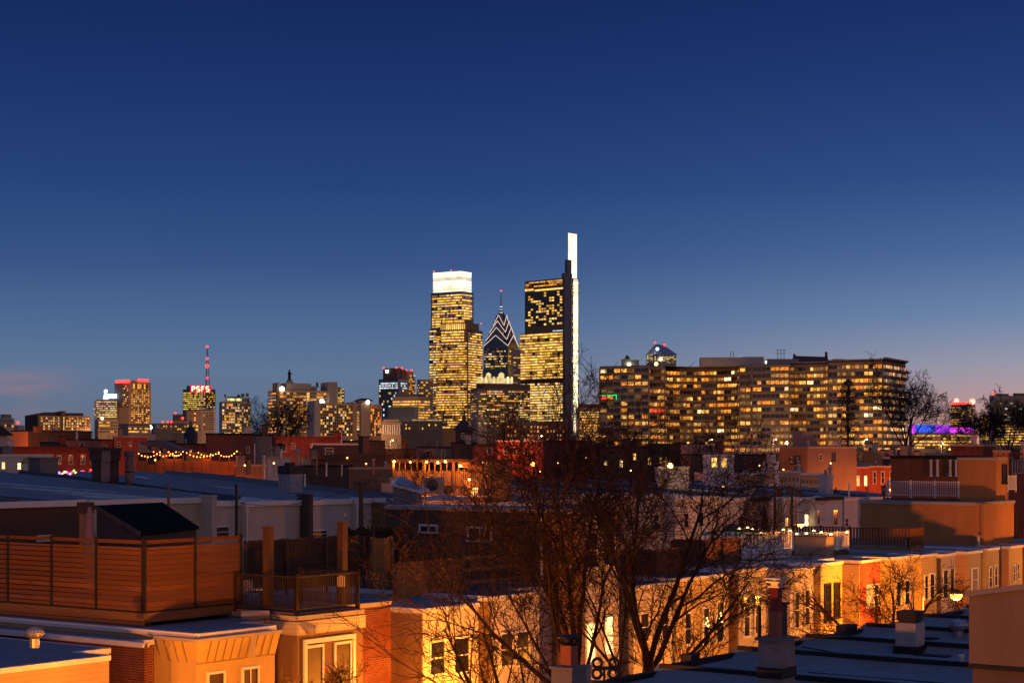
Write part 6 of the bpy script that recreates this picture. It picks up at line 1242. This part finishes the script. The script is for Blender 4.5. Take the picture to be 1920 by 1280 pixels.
# main brick flue
def flue(label, x, ybase, d, parts_):
    pass
t = thing('chimney', 'tall chimney of whitewashed block with a red terracotta flue and metal caps', 'chimney', (P(1456,42)[0],42,Z(1290,42)), RZ); k = 42/F
b = M(); b.box(-.36,.36,-.3,.3,0,92*k); part('stack', b, plain('patchy whitewash', (.40,.34,.30), .85, var=.5, sc=3), t); b = M(); b.box(-.39,.39,-.33,.33,22*k,42*k); part('tar_band', b, TAR, t); b = M(); b.box(-.42,.42,-.36,.36,92*k,97*k); part('crown', b, GST, t)
b = M(); b.box(-.2,.02,-.14,.08,97*k,145*k); part('flue_lower', b, plain('terracotta', (.42,.14,.07), .8), t); b = M(); b.box(-.195,.015,-.135,.075,145*k,190*k); part('flue_upper', b, plain('red terracotta', (.28,.045,.03), .8), t)
b = M(); b.box(-.24,.06,-.18,.12,190*k,193*k); b.box(-.18,.0,-.12,.06,193*k,199*k); b.box(-.27,.09,-.21,.15,199*k,202*k); b.box(-.15,-.03,-.09,.03,202*k,206*k); b.box(-.3,.12,-.24,.18,206*k,208*k); part('metal_cap', b, MTL, t)
b = M(); b.box(.08,.36,-.1,.26,97*k,157*k); part('second_flue', b, plain('dark render', (.09,.08,.075), .9), t); b = M(); b.box(.03,.41,-.15,.31,157*k,160*k); part('slab_cap', b, TAR, t)
b = M(); b.tube((.48,.05,20*k),(.48,.05,150*k), .05, n=8); b.lathe((.52,.05,18*k), [(.1,0),(.09,.2)], 10); part('side_pipe', b, GST, t)
b = M(); b.box(-.52,-.42,-.0,.1,90*k,156*k) if False else b.tube((-.30,.3,97*k),(-.30,.3,156*k), .05, n=8); part('rear_pipe', b, IRN, t)
t = thing('chimney', 'stub chimney with a terracotta flue under a flat black cap at bottom centre', 'chimney', (P(1068,40)[0],40,Z(1300,40)), RZ); k = 40/F
b = M(); b.box(-.32,.3,-.28,.28,0,48*k); part('stack', b, GST, t); b = M(); b.box(-.36,.34,-.32,.32,48*k,53*k); part('crown', b, GST, t); b = M(); b.box(-.16,.13,-.14,.14,53*k,92*k); part('flue', b, plain('terracotta', (.42,.14,.07), .8), t)
b = M(); b.lathe((-.015,0,92*k), [(.2,0),(.22,.03),(.18,.06)], 14); b.tube((-.015,0,.06+92*k),(-.015,0,102*k), .13); b.lathe((-.015,0,104*k), [(.25,0),(.25,.05),(.18,.08)], 16); part('black_cap', b, TAR, t)
for sx in (-.13,.1): b = M(); b.tube((sx,0,94*k),(sx,0,105*k), .015); part('cap_leg', b, IRN, t)
t = thing('turbine_vent', 'small steel vent stub right of the black capped flue', 'roof vent', (P(1100,41)[0],41,Z(1276,41)), 0); b = M(); b.lathe((0,0,-.3), [(.1,0),(.1,.55),(.13,.56),(.13,.66),(.09,.68)], 14); part('pipe', b, MTL, t)
b = M(); b.lathe((0,0,.0), [(.105,0),(.12,.01),(.12,.03),(.105,.04)], 14); part('band', b, MTL, t)
# exhaust made of four ring shaped black louvres
t = thing('ring_vent', 'black rooftop bracket holding four round open rings at bottom centre', 'fixture', (P(1133,43)[0],43,Z(1282,43)), 0); k = 43/F
for x, y, r in ((1120,1242,10.5),(1151,1242,10.5),(1119,1262,10.5),(1150,1262,10.5)):
    b = M(); n, mm = 22, 6; cx, cz = (x-1133)*k, (1282-y)*k; R0 = (r-2)*k
    for i in range(n):
        a = 2*math.pi*i/n
        for j in range(mm): e = 2*math.pi*j/mm; rr = R0+.04*math.cos(e); b.v.append((cx+rr*math.cos(a), .05*math.sin(e), cz+rr*math.sin(a)))
    for i in range(n):
        for j in range(mm): b.f.append((i*mm+j, ((i+1)%n)*mm+j, ((i+1)%n)*mm+(j+1)%mm, i*mm+(j+1)%mm)); b.m.append(0)
    part('ring', b, IRN, t, smooth=True)
b = M(); b.bar((-.22,.0,30*k),(.3,.0,30*k), .08); b.bar((0,0,0),(0,0,31*k), .06); b.box(-.3,.15,-.1,.1,-.02,.05); part('bracket', b, IRN, t)
# squat white chimney
x, y = onroof(1707, 1222); t = thing('chimney', 'squat white painted chimney with black metal cover on the near roof', 'chimney', (x,y,7.5), RZ); d = y; k = d/F
b = M(); b.box(-.36,.32,-.32,.32,.25,.95); part('stack', b, plain('white painted brick', (.52,.48,.45), .8, var=.35, sc=5), t); b = M(); b.box(-.42,.38,-.38,.38,0,.26); part('tar_base', b, TAR, t); b = M(); b.box(-.3,.2,-.25,.25,.95,1.02); b.box(-.34,.24,-.3,.3,1.02,1.3); part('black_cover', b, TAR, t)
b = M(); b.box(.32,.5,-.1,.2,.5,.95); part('side_box', b, plain('white painted brick', (.52,.48,.45)), t)
x, y = onroof(1797, 1196); t = turbine('round silver turbine vent on the near roof', 1797, 1192, y, .85); t.location = (x, y, 7.6)
x, y = onroof(1802, 1252); t = thing('vent_pipe', 'short white vent pipe near the stucco wall', 'pipe', (x,y,7.53), 0); b = M(); b.tube((0,0,0),(0,0,.42), .07); b.lathe((0,0,.3), [(.07,0),(.1,.02),(.1,.1),(.07,.12)], 10); part('pipe', b, TRIM, t); b = M(); b.box(-.3,.25,-.25,.25,.0,.015); part('flashing', b, TAR, t)
for i, (x_, y_, w_) in enumerate(((1745,1198,.5),(1768,1232,.5),(1580,1190,.9),(1290,1247,.5))):
    x, y = onroof(x_, y_); t = thing('roof_patch', ('tar patch beyond the squat white chimney','tar patch right of the squat white chimney','thick black roof curb at the street edge','thick black curb at the left end of the near roofs')[i], 'tar patch', (x,y,7.56), RZ); b = M(); b.box(0,w_,-.1,.9 if i < 2 else .25,0,.02 if i < 2 else .3); part('patch', b, TAR, t)
b = M()
x, y = onroof(1740, 1235); b = M(); L_ = [onroof(1505,1215), onroof(1600,1232), onroof(1720,1242), onroof(1812,1256)]
t = thing('roof_cable', 'thin black cable snaking over the near roof', 'cable', (0,0,7.57), 0)
for p, q in zip(L_, L_[1:]): b.tube((p[0],p[1],.03),(q[0],q[1],.03), .02, n=5)
part('cable', b, IRN, t)
# stucco party wall at the right edge
d = 34; a = (1817-960)/F; uu = (a*U[0]+U[1])*d; vv = (a*V[0]+V[1])*d
STW = stucco('aged tan stucco', (.40,.27,.17), .4)
t = uthing('party_wall', 'close tan stucco party wall with a sloping top at the right edge', 'wall', uu, vv, 0)
z0, z1 = Z(1118,d), Z(1118,d)+2.6*.42
b = M(); b.prism([(0,-6.5),(0,0),(5,0),(5,-6.5)], Z(1243,d), [z1,z0,z0,z1]); part('upper_wall', b, STW, t)
b = M(); b.prism([(.05,-6.5),(.05,-.05),(5,-.05),(5,-6.5)], 0, Z(1243,d)); part('lower_wall', b, stucco('dull stucco', (.27,.18,.13), .4), t)
b = M(); b.prism([(-.08,-6.5),(-.08,.06),(.3,.06),(.3,-6.5)], [z1+.0,z0,z0,z1], [z1+.1,z0+.1,z0+.1,z1+.1]); part('coping', b, TRIMT, t)
b = M(); b.box(-.06,.0,-6.5,.0,Z(1243,d)-.08,Z(1243,d)+.0); part('flashing', b, TAR, t)
# bottom left of the near row, small foreground post rows are hidden below the picture
# ---------------------------------------------------------------- bare trees
BK = plain('bark', (.065,.036,.026), .9, var=.5, sc=6); TW = plain('twig bark', (.045,.022,.016), .9, var=.3, sc=3); DKB = plain('dark bark', (.035,.028,.026), .9)
def branchy(rng, b, p, d, L, r, lev, maxlev, spread, up, nseg, sub, mr=.01):
    """grow one limb with curvature, then its side shoots"""
    sl = L/nseg; pts = [p]; rs = [r]; dr = [d]
    for i in range(nseg):
        d = (d + Vector((rng.gauss(0,1), rng.gauss(0,1), rng.gauss(0,1)))*(.10+.05*lev) + Vector((0,0,up))).normalized()
        p = p+d*sl; r2 = max(r*(1-.72*(i+1)/nseg), mr*(.6 if i == nseg-1 else 1)); pts.append(p); rs.append(r2); dr.append(d)
    n = 8 if lev == 0 else 6 if lev == 1 else 4 if lev == 2 else 3
    base = len(b.v)
    for k, (q, rr, dd) in enumerate(zip(pts, rs, dr)):
        a = dd.cross(Vector((.3,.2,1)) if abs(dd.z) < .95 else Vector((1,0,0))).normalized(); c = dd.cross(a)
        b.v += [tuple(q+(a*math.cos(2*math.pi*i/n)+c*math.sin(2*math.pi*i/n))*rr) for i in range(n)]
    for k in range(nseg):
        for i in range(n): b.f.append((base+k*n+i, base+k*n+(i+1)%n, base+(k+1)*n+(i+1)%n, base+(k+1)*n+i)); b.m.append(0)
    if lev >= maxlev: return
    m = sub[lev]
    for i in range(m):
        t = .22+.78*(i+rng.random())/m if lev else .3+.7*(i+rng.random())/m
        k = min(nseg-1, int(t*nseg)); f = t*nseg-k; q = pts[k].lerp(pts[k+1], min(1,f)); dd = dr[k+1]
        ax = Vector((rng.gauss(0,1), rng.gauss(0,1), rng.gauss(0,.6))); ax = (ax-dd*ax.dot(dd)).normalized()
        an = spread[lev]*rng.uniform(.6,1.25); nd = (dd*math.cos(an)+ax*math.sin(an)).normalized()
        branchy(rng, b, q, nd, L*rng.uniform(.42,.72)*(1.1-.35*t), max(mr, rs[k]*rng.uniform(.38,.6)), lev+1, maxlev, spread, up, max(3, nseg-1 if lev < 2 else 3), sub, mr)
def tree(name, label, x, d, H, r, seed, limbs, lev=4, sub=(7,6,5,4), spread=(.6,.7,.75,.8), up=.03, z0=0, lean=(0,0), mat=None, tmat=None, trunkh=.25, group=None, cat='tree', wid=1.0, reach=.62, lim=1.0):
    """limbs: list of (height fraction, azimuth, tilt, length) or a count"""
    rng = random.Random(seed); t = thing(name, label, cat, (P(x,d)[0], d, z0), 0, group)
    tb = M(); th = H*trunkh; p = Vector((0,0,-.1)); pts = [p]
    top = Vector((lean[0]*th, lean[1]*th, th)); n = 12; m = 7
    for k in range(m+1):
        q = k/m; c = Vector((0,0,-.1)).lerp(top, q)+Vector((math.sin(q*4+seed)*r*.35, math.cos(q*5+seed)*r*.3, 0)); rr = r*(1.25-.45*q if k else 1.6)
        tb.v += [(c.x+rr*math.cos(2*math.pi*i/n)*(1+.06*math.sin(i*2.3+k)), c.y+rr*math.sin(2*math.pi*i/n), c.z) for i in range(n)]
        last = c; lr = rr
    for k in range(m):
        for i in range(n): tb.f.append((k*n+i, k*n+(i+1)%n, (k+1)*n+(i+1)%n, (k+1)*n+i)); tb.m.append(0)
    part('trunk', tb, tmat or BK, t, smooth=True)
    if isinstance(limbs, int): limbs = [(1, 2*math.pi*i/limbs+rng.uniform(-.4,.4), rng.uniform(.2,.6)*wid, rng.uniform(.8,1)) for i in range(limbs)]
    cb = M()
    for hf, az, tilt, ln in limbs:
        st = Vector((0,0,0)).lerp(last, hf); dd = Vector((math.sin(tilt)*math.cos(az), math.sin(tilt)*math.sin(az), math.cos(tilt)))
        branchy(rng, cb, st-dd*.1, dd, (H-last.z)*reach*ln/max(.6,math.cos(tilt*.6)), lr*.66*ln*lim, 0, lev, spread, up, 7, sub, max(.0085, d*.00009))
    part('crown', cb, mat or TW, t); return t
# ---------------------------------------------------------------- the planting
R = random.Random(5)
tree('bare_tree', 'big bare street tree left of centre whose limbs fan out left', 1118, 56, 15.2, .22, 3, [(1,2.9,.5,.95),(1,.3,.2,.95),(1,1.9,.30,1.0),(1,3.3,.22,1.05),(.9,4.2,.45,.85),(.8,3.3,.85,.9),(.7,2.8,.6,.8),(.9,.3,.5,.8)], 4, (7,6,5,3), tmat=BK, trunkh=.44, lean=(-.10,.0), reach=.76, lim=.88, up=.06)
tree('bare_tree', 'big bare street tree right of centre with a straight thick trunk', 1204, 55, 15.2, .24, 8, [(1,.1,.30,1.0),(1,2.2,.2,.95),(1,3.4,.35,.95),(.95,.6,.55,.9),(.8,.2,.7,.8),(.85,4.8,.4,.8),(.75,3.0,.6,.7)], 4, (7,6,5,3), tmat=BK, trunkh=.46, lean=(.04,.0), reach=.73, lim=.88, up=.05)
tree('bare_tree', 'slender bare sapling right of the thick trunked tree', 1262, 54, 9.6, .07, 21, 3, 3, (7,6,5), trunkh=.5, wid=.7, reach=.8)
tree('bare_tree', 'slender forked bare tree between the two big trunks', 1162, 58, 11.5, .1, 33, [(1,.4,.3,1),(1,3.2,.35,1)], 4, (7,5,4,3), trunkh=.55, reach=.8)
tree('bare_tree', 'low spreading bare tree with orange lit limbs at bottom centre left', 1030, 50, 9.6, .2, 14, [(1,2.8,.72,1.0),(1,3.3,.45,1.0),(.9,.4,.4,.7),(.8,2.6,.9,.9),(1,1.3,.3,.8)], 4, (5,5,4,3), trunkh=.38, up=.05, reach=.9)
tree('bare_tree', 'small twiggy bare tree in front of the brown stucco house', 612, 55, 7.6, .07, 41, 5, 3, (7,6,5), trunkh=.62, wid=1.3)
tree('bare_tree', 'twisted bare shrub tree glowing before the golden houses', 1660, 84, 8.2, .22, 52, [(1,2.9,.85,1.1),(1,.2,.75,1.1),(1,1.2,.4,1.0),(1,4.0,.5,1),(.8,3.3,1.1,1),(.9,6.0,1.1,1)], 4, (7,6,5,3), reach=.8, trunkh=.42, up=.0)
tree('bare_tree', 'faint bare tree behind the white stucco houses', 760, 52, 7.4, .08, 61, 5, 3, (7,6,5), trunkh=.55, wid=1.2)
# background trees
tree('bare_tree', 'tall bare round crowned tree against the sky right of the apartments', 1700, 520, 31, .55, 71, 7, 4, (7,6,4,3), trunkh=.2, z0=8, mat=DKB, tmat=DKB, wid=1.5, reach=.72)
tree('bare_tree', 'wide dark bare tree in front of the tan hotel slab', 520, 430, 19.5, .45, 73, 7, 4, (6,6,4,2), trunkh=.22, z0=8, mat=DKB, tmat=DKB, wid=1.6, reach=.72)
tree('bare_tree', 'low dark bare tree below the glowing granite tower', 790, 300, 11, .25, 75, 6, 4, (7,6,4,3), trunkh=.22, z0=4.6, wid=1.6)
tree('bare_tree', 'low reddish bare tree behind the glowing slatted deck', 838, 230, 9.5, .2, 77, 6, 4, (7,6,4,3), trunkh=.2, z0=3, wid=1.7)
tree('bare_tree', 'bare tree hiding the foot of the long apartments, left end', 1150, 330, 15.5, .3, 79, 6, 4, (6,6,4,2), trunkh=.25, z0=5, mat=DKB, tmat=DKB, wid=1.6, reach=.72)
tree('bare_tree', 'bare tree hiding the foot of the long apartments, middle', 1290, 320, 13, .3, 81, 6, 4, (6,6,4,2), trunkh=.25, z0=5, mat=DKB, tmat=DKB, wid=1.6, reach=.72)
tree('bare_tree', 'bare tree before the office block at the right edge', 1893, 430, 20, .4, 83, 6, 4, (7,6,4,3), trunkh=.25, z0=8, mat=DKB, tmat=DKB, wid=1.4, reach=.75)
tree('bare_tree', 'small bare tree before the striped block near the right edge', 1850, 460, 20, .35, 85, 6, 4, (7,6,4,3), trunkh=.25, z0=8, mat=DKB, tmat=DKB, wid=1.0)
t = thing('conifer', 'tall dark conifer standing before the right part of the apartments', 'tree', (P(1590,500)[0],500,8), 0)
b = M(); b.tube((0,0,0),(0,0,24), .5, .08, 8); part('trunk', b, DKB, t); b = M(); r_ = random.Random(4)
for i in range(5200):
    z = r_.uniform(3,26); q = (z-3)/23; rad = (5.6*(1-q)**.55*(.75+.35*math.sin(z*2.4))+.4) if z < 17 else 3.4*(1-(z-17)/9.6)**.45+.2
    a = r_.uniform(0,6.283); rr = rad*math.sqrt(r_.random()); x, y = rr*math.cos(a), rr*math.sin(a); s = r_.uniform(.25,.55)
    b.add([(x,y,z),(x+r_.uniform(-s,s),y+r_.uniform(-s,s),z+r_.uniform(-.2,.3)),(x+r_.uniform(-s,s),y+r_.uniform(-s,s),z-r_.uniform(0,.4))], [(0,1,2)])
part('crown', b, plain('dark needles', (.03,.035,.022), .8), t)
t = thing('tree_belt', 'dark band of mixed trees along the foot of the long apartments', 'trees', (P(1640,560)[0],560,8), 0); t['kind'] = 'stuff'; b = M()
for i in range(9000):
    c = r_.choice(((-60,0,5),(-30,4,7),(0,0,6),(-90,3,5),(25,6,5),(-45,-4,4),(48,5,4.5))); x = c[0]+r_.gauss(0,5.5); z = abs(r_.gauss(c[2]*.55, 2.6)); y = c[1]+r_.gauss(0,3); s = .5
    b.add([(x,y,z),(x+r_.uniform(-s,s),y+r_.uniform(-s,s),z+r_.uniform(-s,s)),(x+r_.uniform(-s,s),y,z+r_.uniform(-s,s))], [(0,1,2)])
part('foliage', b, plain('dark needles', (.03,.035,.022), .8), t)
# ---------------------------------------------------------------- street lamps
def street_lamp(label, u, v, H, power=5200, arm=1.7, color=(1,.28,.018), d=None):
    t = uthing('street_lamp', label, 'street lamp', u, v, .12 if d is None else gz(d), 'sodium street lamps')
    b = M(); b.tube((0,0,0),(0,0,H-.3), .1, .06, 8); part('pole', b, GST, t)
    b = M(); pts = [(0,0,H-.9),(0,-arm*.35,H-.25),(0,-arm*.7,H+.02),(0,-arm,H+.04)]
    for p, q in zip(pts, pts[1:]): b.tube(p, q, .035, n=6)
    part('arm', b, IRN, t); b = M(); b.lathe((0,-arm-.2,H-.08), [(.1,.0),(.24,.05),(.26,.12),(.12,.24),(.03,.27)], 12); part('head', b, GST, t)
    b = M(); b.lathe((0,-arm-.2,H-.26), [(.05,-.12),(.26,-.03),(.34,.10),(.33,.19)], 12); part('lens', b, glow('sodium lens', (1,.40,.05), 14), t)
    lamp('bulb_light', (0,-arm-.2,H-.5), power, color, .3, t); return t
d, uu = dv(1803, 36.5); HL = Z(1116, d)
street_lamp('glowing street lamp on a curved arm before the golden houses at right', uu, 38.7, HL, 12500)
street_lamp('street lamp just below the picture, lighting the white stucco houses', 52.5, 41.0, 4.6, 7500, 1.2)
street_lamp('street lamp lighting the yellow panelled and salmon houses at left', 37.0, 38.2, 6.5, 6200)
street_lamp('street lamp between the big trees and the shrub tree', 70, 38.7, 3.8, 3800)
street_lamp('far street lamp beyond the right edge lighting the last golden houses', 126, 38.7, 6.4, 5500)
street_lamp('street lamp off to the left that lights the close stucco party wall', 12, 38.7, 6.6, 26000)
for u, v, p, lb in ((66,74,700,'back alley lamp behind the umber board fence'),(120,80,2600,'back alley lamp before the white second row houses'),(160,82,2600,'far back alley lamp near the big orange wall')):
    street_lamp(lb, u, v, 6.5, p, 1.2, (1,.27,.025), d=0)
for px_, d_, p_, lb in ((60,238,1500,'street lamp before the left part of the long red brick row'),(150,241,1500,'street lamp before the right part of the long red brick row'),(235,306,4000,'street lamp before the red lit house with tan coping'),(575,280,3200,'street lamp before the red brick house with two pale windows'),(430,222,3500,'street lamp before the tall plain brown block'),(700,318,9000,'street lamp before the pale blue roofed house'),(1590,250,3000,'street lamp before the red house with brightly lit narrow windows'),(1660,258,3500,'street lamp before the red house with three tall windows'),(1715,268,3000,'street lamp before the red house beside the white roof railing'),(1490,236,6000,'street lamp before the orange and grey stucco block'),(36,388,12000,'street lamp before the orange lit end wall'),(1640,280,6000,'street lamp before the small orange lit block'),(1900,222,6000,'street lamp before the flat house at the right edge'),(900,272,3000,'street lamp before the dark red house'),(1420,215,4000,'street lamp before the white corniced fronts')):
    t = street_lamp(lb, 0, 0, 5.5, p_, .8, (1,.2,.02), d=d_); t.location = (P(px_,d_)[0], d_, gz(d_))
for i, (px_, py_, d_) in enumerate(((226,864,200),(905,866,240),(520,868,205),(655,858,238),(690,869,236),(1045,868,262),(1098,858,300),(1180,882,236),(1300,868,240),(1418,872,222),(1550,868,240),(1462,880,222),(1770,842,236),(300,862,222),(466,872,215),(1238,905,195),(1350,912,188),(1012,884,240))):
    t = thing('small_lamp', 'tiny amber lamp among the distant rooftops', 'lamp', (P(px_,d_)[0], d_-3, Z(py_,d_-3)), 0, 'tiny amber lamps of the distant rooftops'); b = M(); b.ball((0,0,0), .1, 8); part('bulb', b, glow('tiny amber', (1,.45,.08), 9), t); b = M(); b.tube((0,0,-1.6),(0,0,-.08), .03, n=5); part('stem', b, IRN, t); lamp('bulb_light', (0,-.3,0), 45, (1,.34,.04), .1, t)

def wire(label, x0, y0, d0, x1, y1, d1, sag, r=.012):
    t = thing('overhead_wire', label, 'wire', (0,0,0), 0, 'overhead wires across the back gardens'); b = M(); p0 = Vector((*P(x0,d0), Z(y0,d0))); p1 = Vector((*P(x1,d1), Z(y1,d1))); pr = None
    for i in range(15):
        q = i/14; p = p0.lerp(p1, q)+Vector((0,0,-sag*4*q*(1-q)))
        if pr: b.tube(pr, p, r, n=3)
        pr = p
    part('cable', b, IRN, t)
for i, (a, c, d1, e, f_, d2, sg) in enumerate(((677,908,104,1453,912,190,3.5),(677,912,104,1453,916,190,4.2),(677,908,104,420,935,118,.8),(1453,912,190,1893,868,200,2.5),(1457,1120,80,1320,1090,92,.5),(1318,1062,94,1740,1190,70,.8),(1485,918,185,1658,925,190,.6))):
    wire(('long wire from the pole by the grey siding to the black pole','lower of the two long wires across the middle','short wire from the utility pole to the roofs at left','wire from the black pole to the distant crossarm at the right edge','short wire before the cream house left of the brick flue','thin wire crossing in front of the golden houses','short wire between the two black poles on the right')[i], a, c, d1, e, f_, d2, sg, .02)
r_ = random.Random(9)
for o in [o for o in bpy.data.objects if o.parent is None and o.get('category') == 'house' and o.location.y > 180 and o.location.y < 420]:
    wl = [c for c in o.children if c.name.startswith('wall')]
    if not wl: continue
    vs = [v.co for v in wl[0].data.vertices]; mx = max(v.x for v in vs); my = max(v.y for v in vs); mz = max(v.z for v in vs); M4 = Matrix.Translation(o.location) @ Matrix.Rotation(o.rotation_euler.z, 4, 'Z')
    for k in range(max(1, min(5, int(mx/6)))):
        p = M4 @ Vector((r_.uniform(.1,.9)*mx, r_.uniform(.1,.5)*min(my,12), mz)); kind = r_.random()
        if kind < .5:
            t = thing('chimney', 'small dark chimney among the distant rooftops', 'chimney', p, o.rotation_euler.z, 'small chimneys of the distant rooftops'); h_ = r_.uniform(.7,1.6); w_ = r_.uniform(.25,.5)
            b = M(); b.box(-w_,w_,-.3,.3,-.2,h_); part('stack', b, r_.choice((BRN, RED2, GST, WST)), t); b = M(); b.box(-w_-.07,w_+.07,-.37,.37,h_,h_+.1); part('crown', b, TRIMD, t); b = M(); b.lathe((0,0,h_+.1), [(.12,0),(.1,.35)], 8); part('pot', b, plain('clay pot', (.35,.14,.08)), t)
        elif kind < .75:
            t = thing('vent_pipe', 'thin metal vent among the distant rooftops', 'pipe', p, 0, 'thin vents of the distant rooftops'); h_ = r_.uniform(.6,1.8); b = M(); b.tube((0,0,-.1),(0,0,h_), .09, n=6); part('pipe', b, MTL, t); b = M(); b.lathe((0,0,h_), [(.2,0),(.16,.1),(.02,.2)], 8); part('hood', b, MTL, t)
        else:
            t = thing('roof_unit', 'small boxy cooling unit among the distant rooftops', 'roof unit', p, o.rotation_euler.z, 'cooling units of the distant rooftops'); b = M(); b.box(-.5,.5,-.4,.4,.1,.9); part('case', b, r_.choice((MTL, TRIMT, GST)), t); b = M(); b.lathe((0,0,.9), [(.3,0),(.3,.08)], 10); part('fan', b, IRN, t)

for px_, d_, p_, nm in ((115,930,60000,'long brown apartment slab'),(200,1010,40000,'low striped building'),(255,1390,160000,'tall tan tower'),(372,1400,120000,'tan municipal block'),(440,1080,50000,'green crowned glass block'),(560,1210,120000,'wide tan hotel slab'),(655,780,50000,'gridded apartment block'),(732,760,5000,'small columned hall'),(772,1400,90000,'glowing yellow office floors'),(860,2250,260000,'granite tower'),(935,1600,90000,'dark office block'),(1010,590,12000,'long brown brick block'),(1105,1420,60000,'dense yellow block'),(1180,740,13000,'left wing of the long apartments'),(1330,730,14000,'curved middle of the long apartments'),(1450,725,14000,'stepped part of the long apartments'),(1620,715,14000,'right wing of the long apartments'),(1765,1040,40000,'building with the blue and purple lights')):
    t = street_lamp('low city floodlight in front of the '+nm, 0, 0, 11, p_, 1.0, (1,.50,.22), d=d_); t.location = (P(px_,d_)[0], d_, 0 if d_ > 440 else gz(d_)); t.location.z = gz(d_)
    t['group'] = 'added city glow fill lights'; t['category'] = 'floodlight'; t.name = 'floodlight'  # added lights standing in for city glow on the far walls
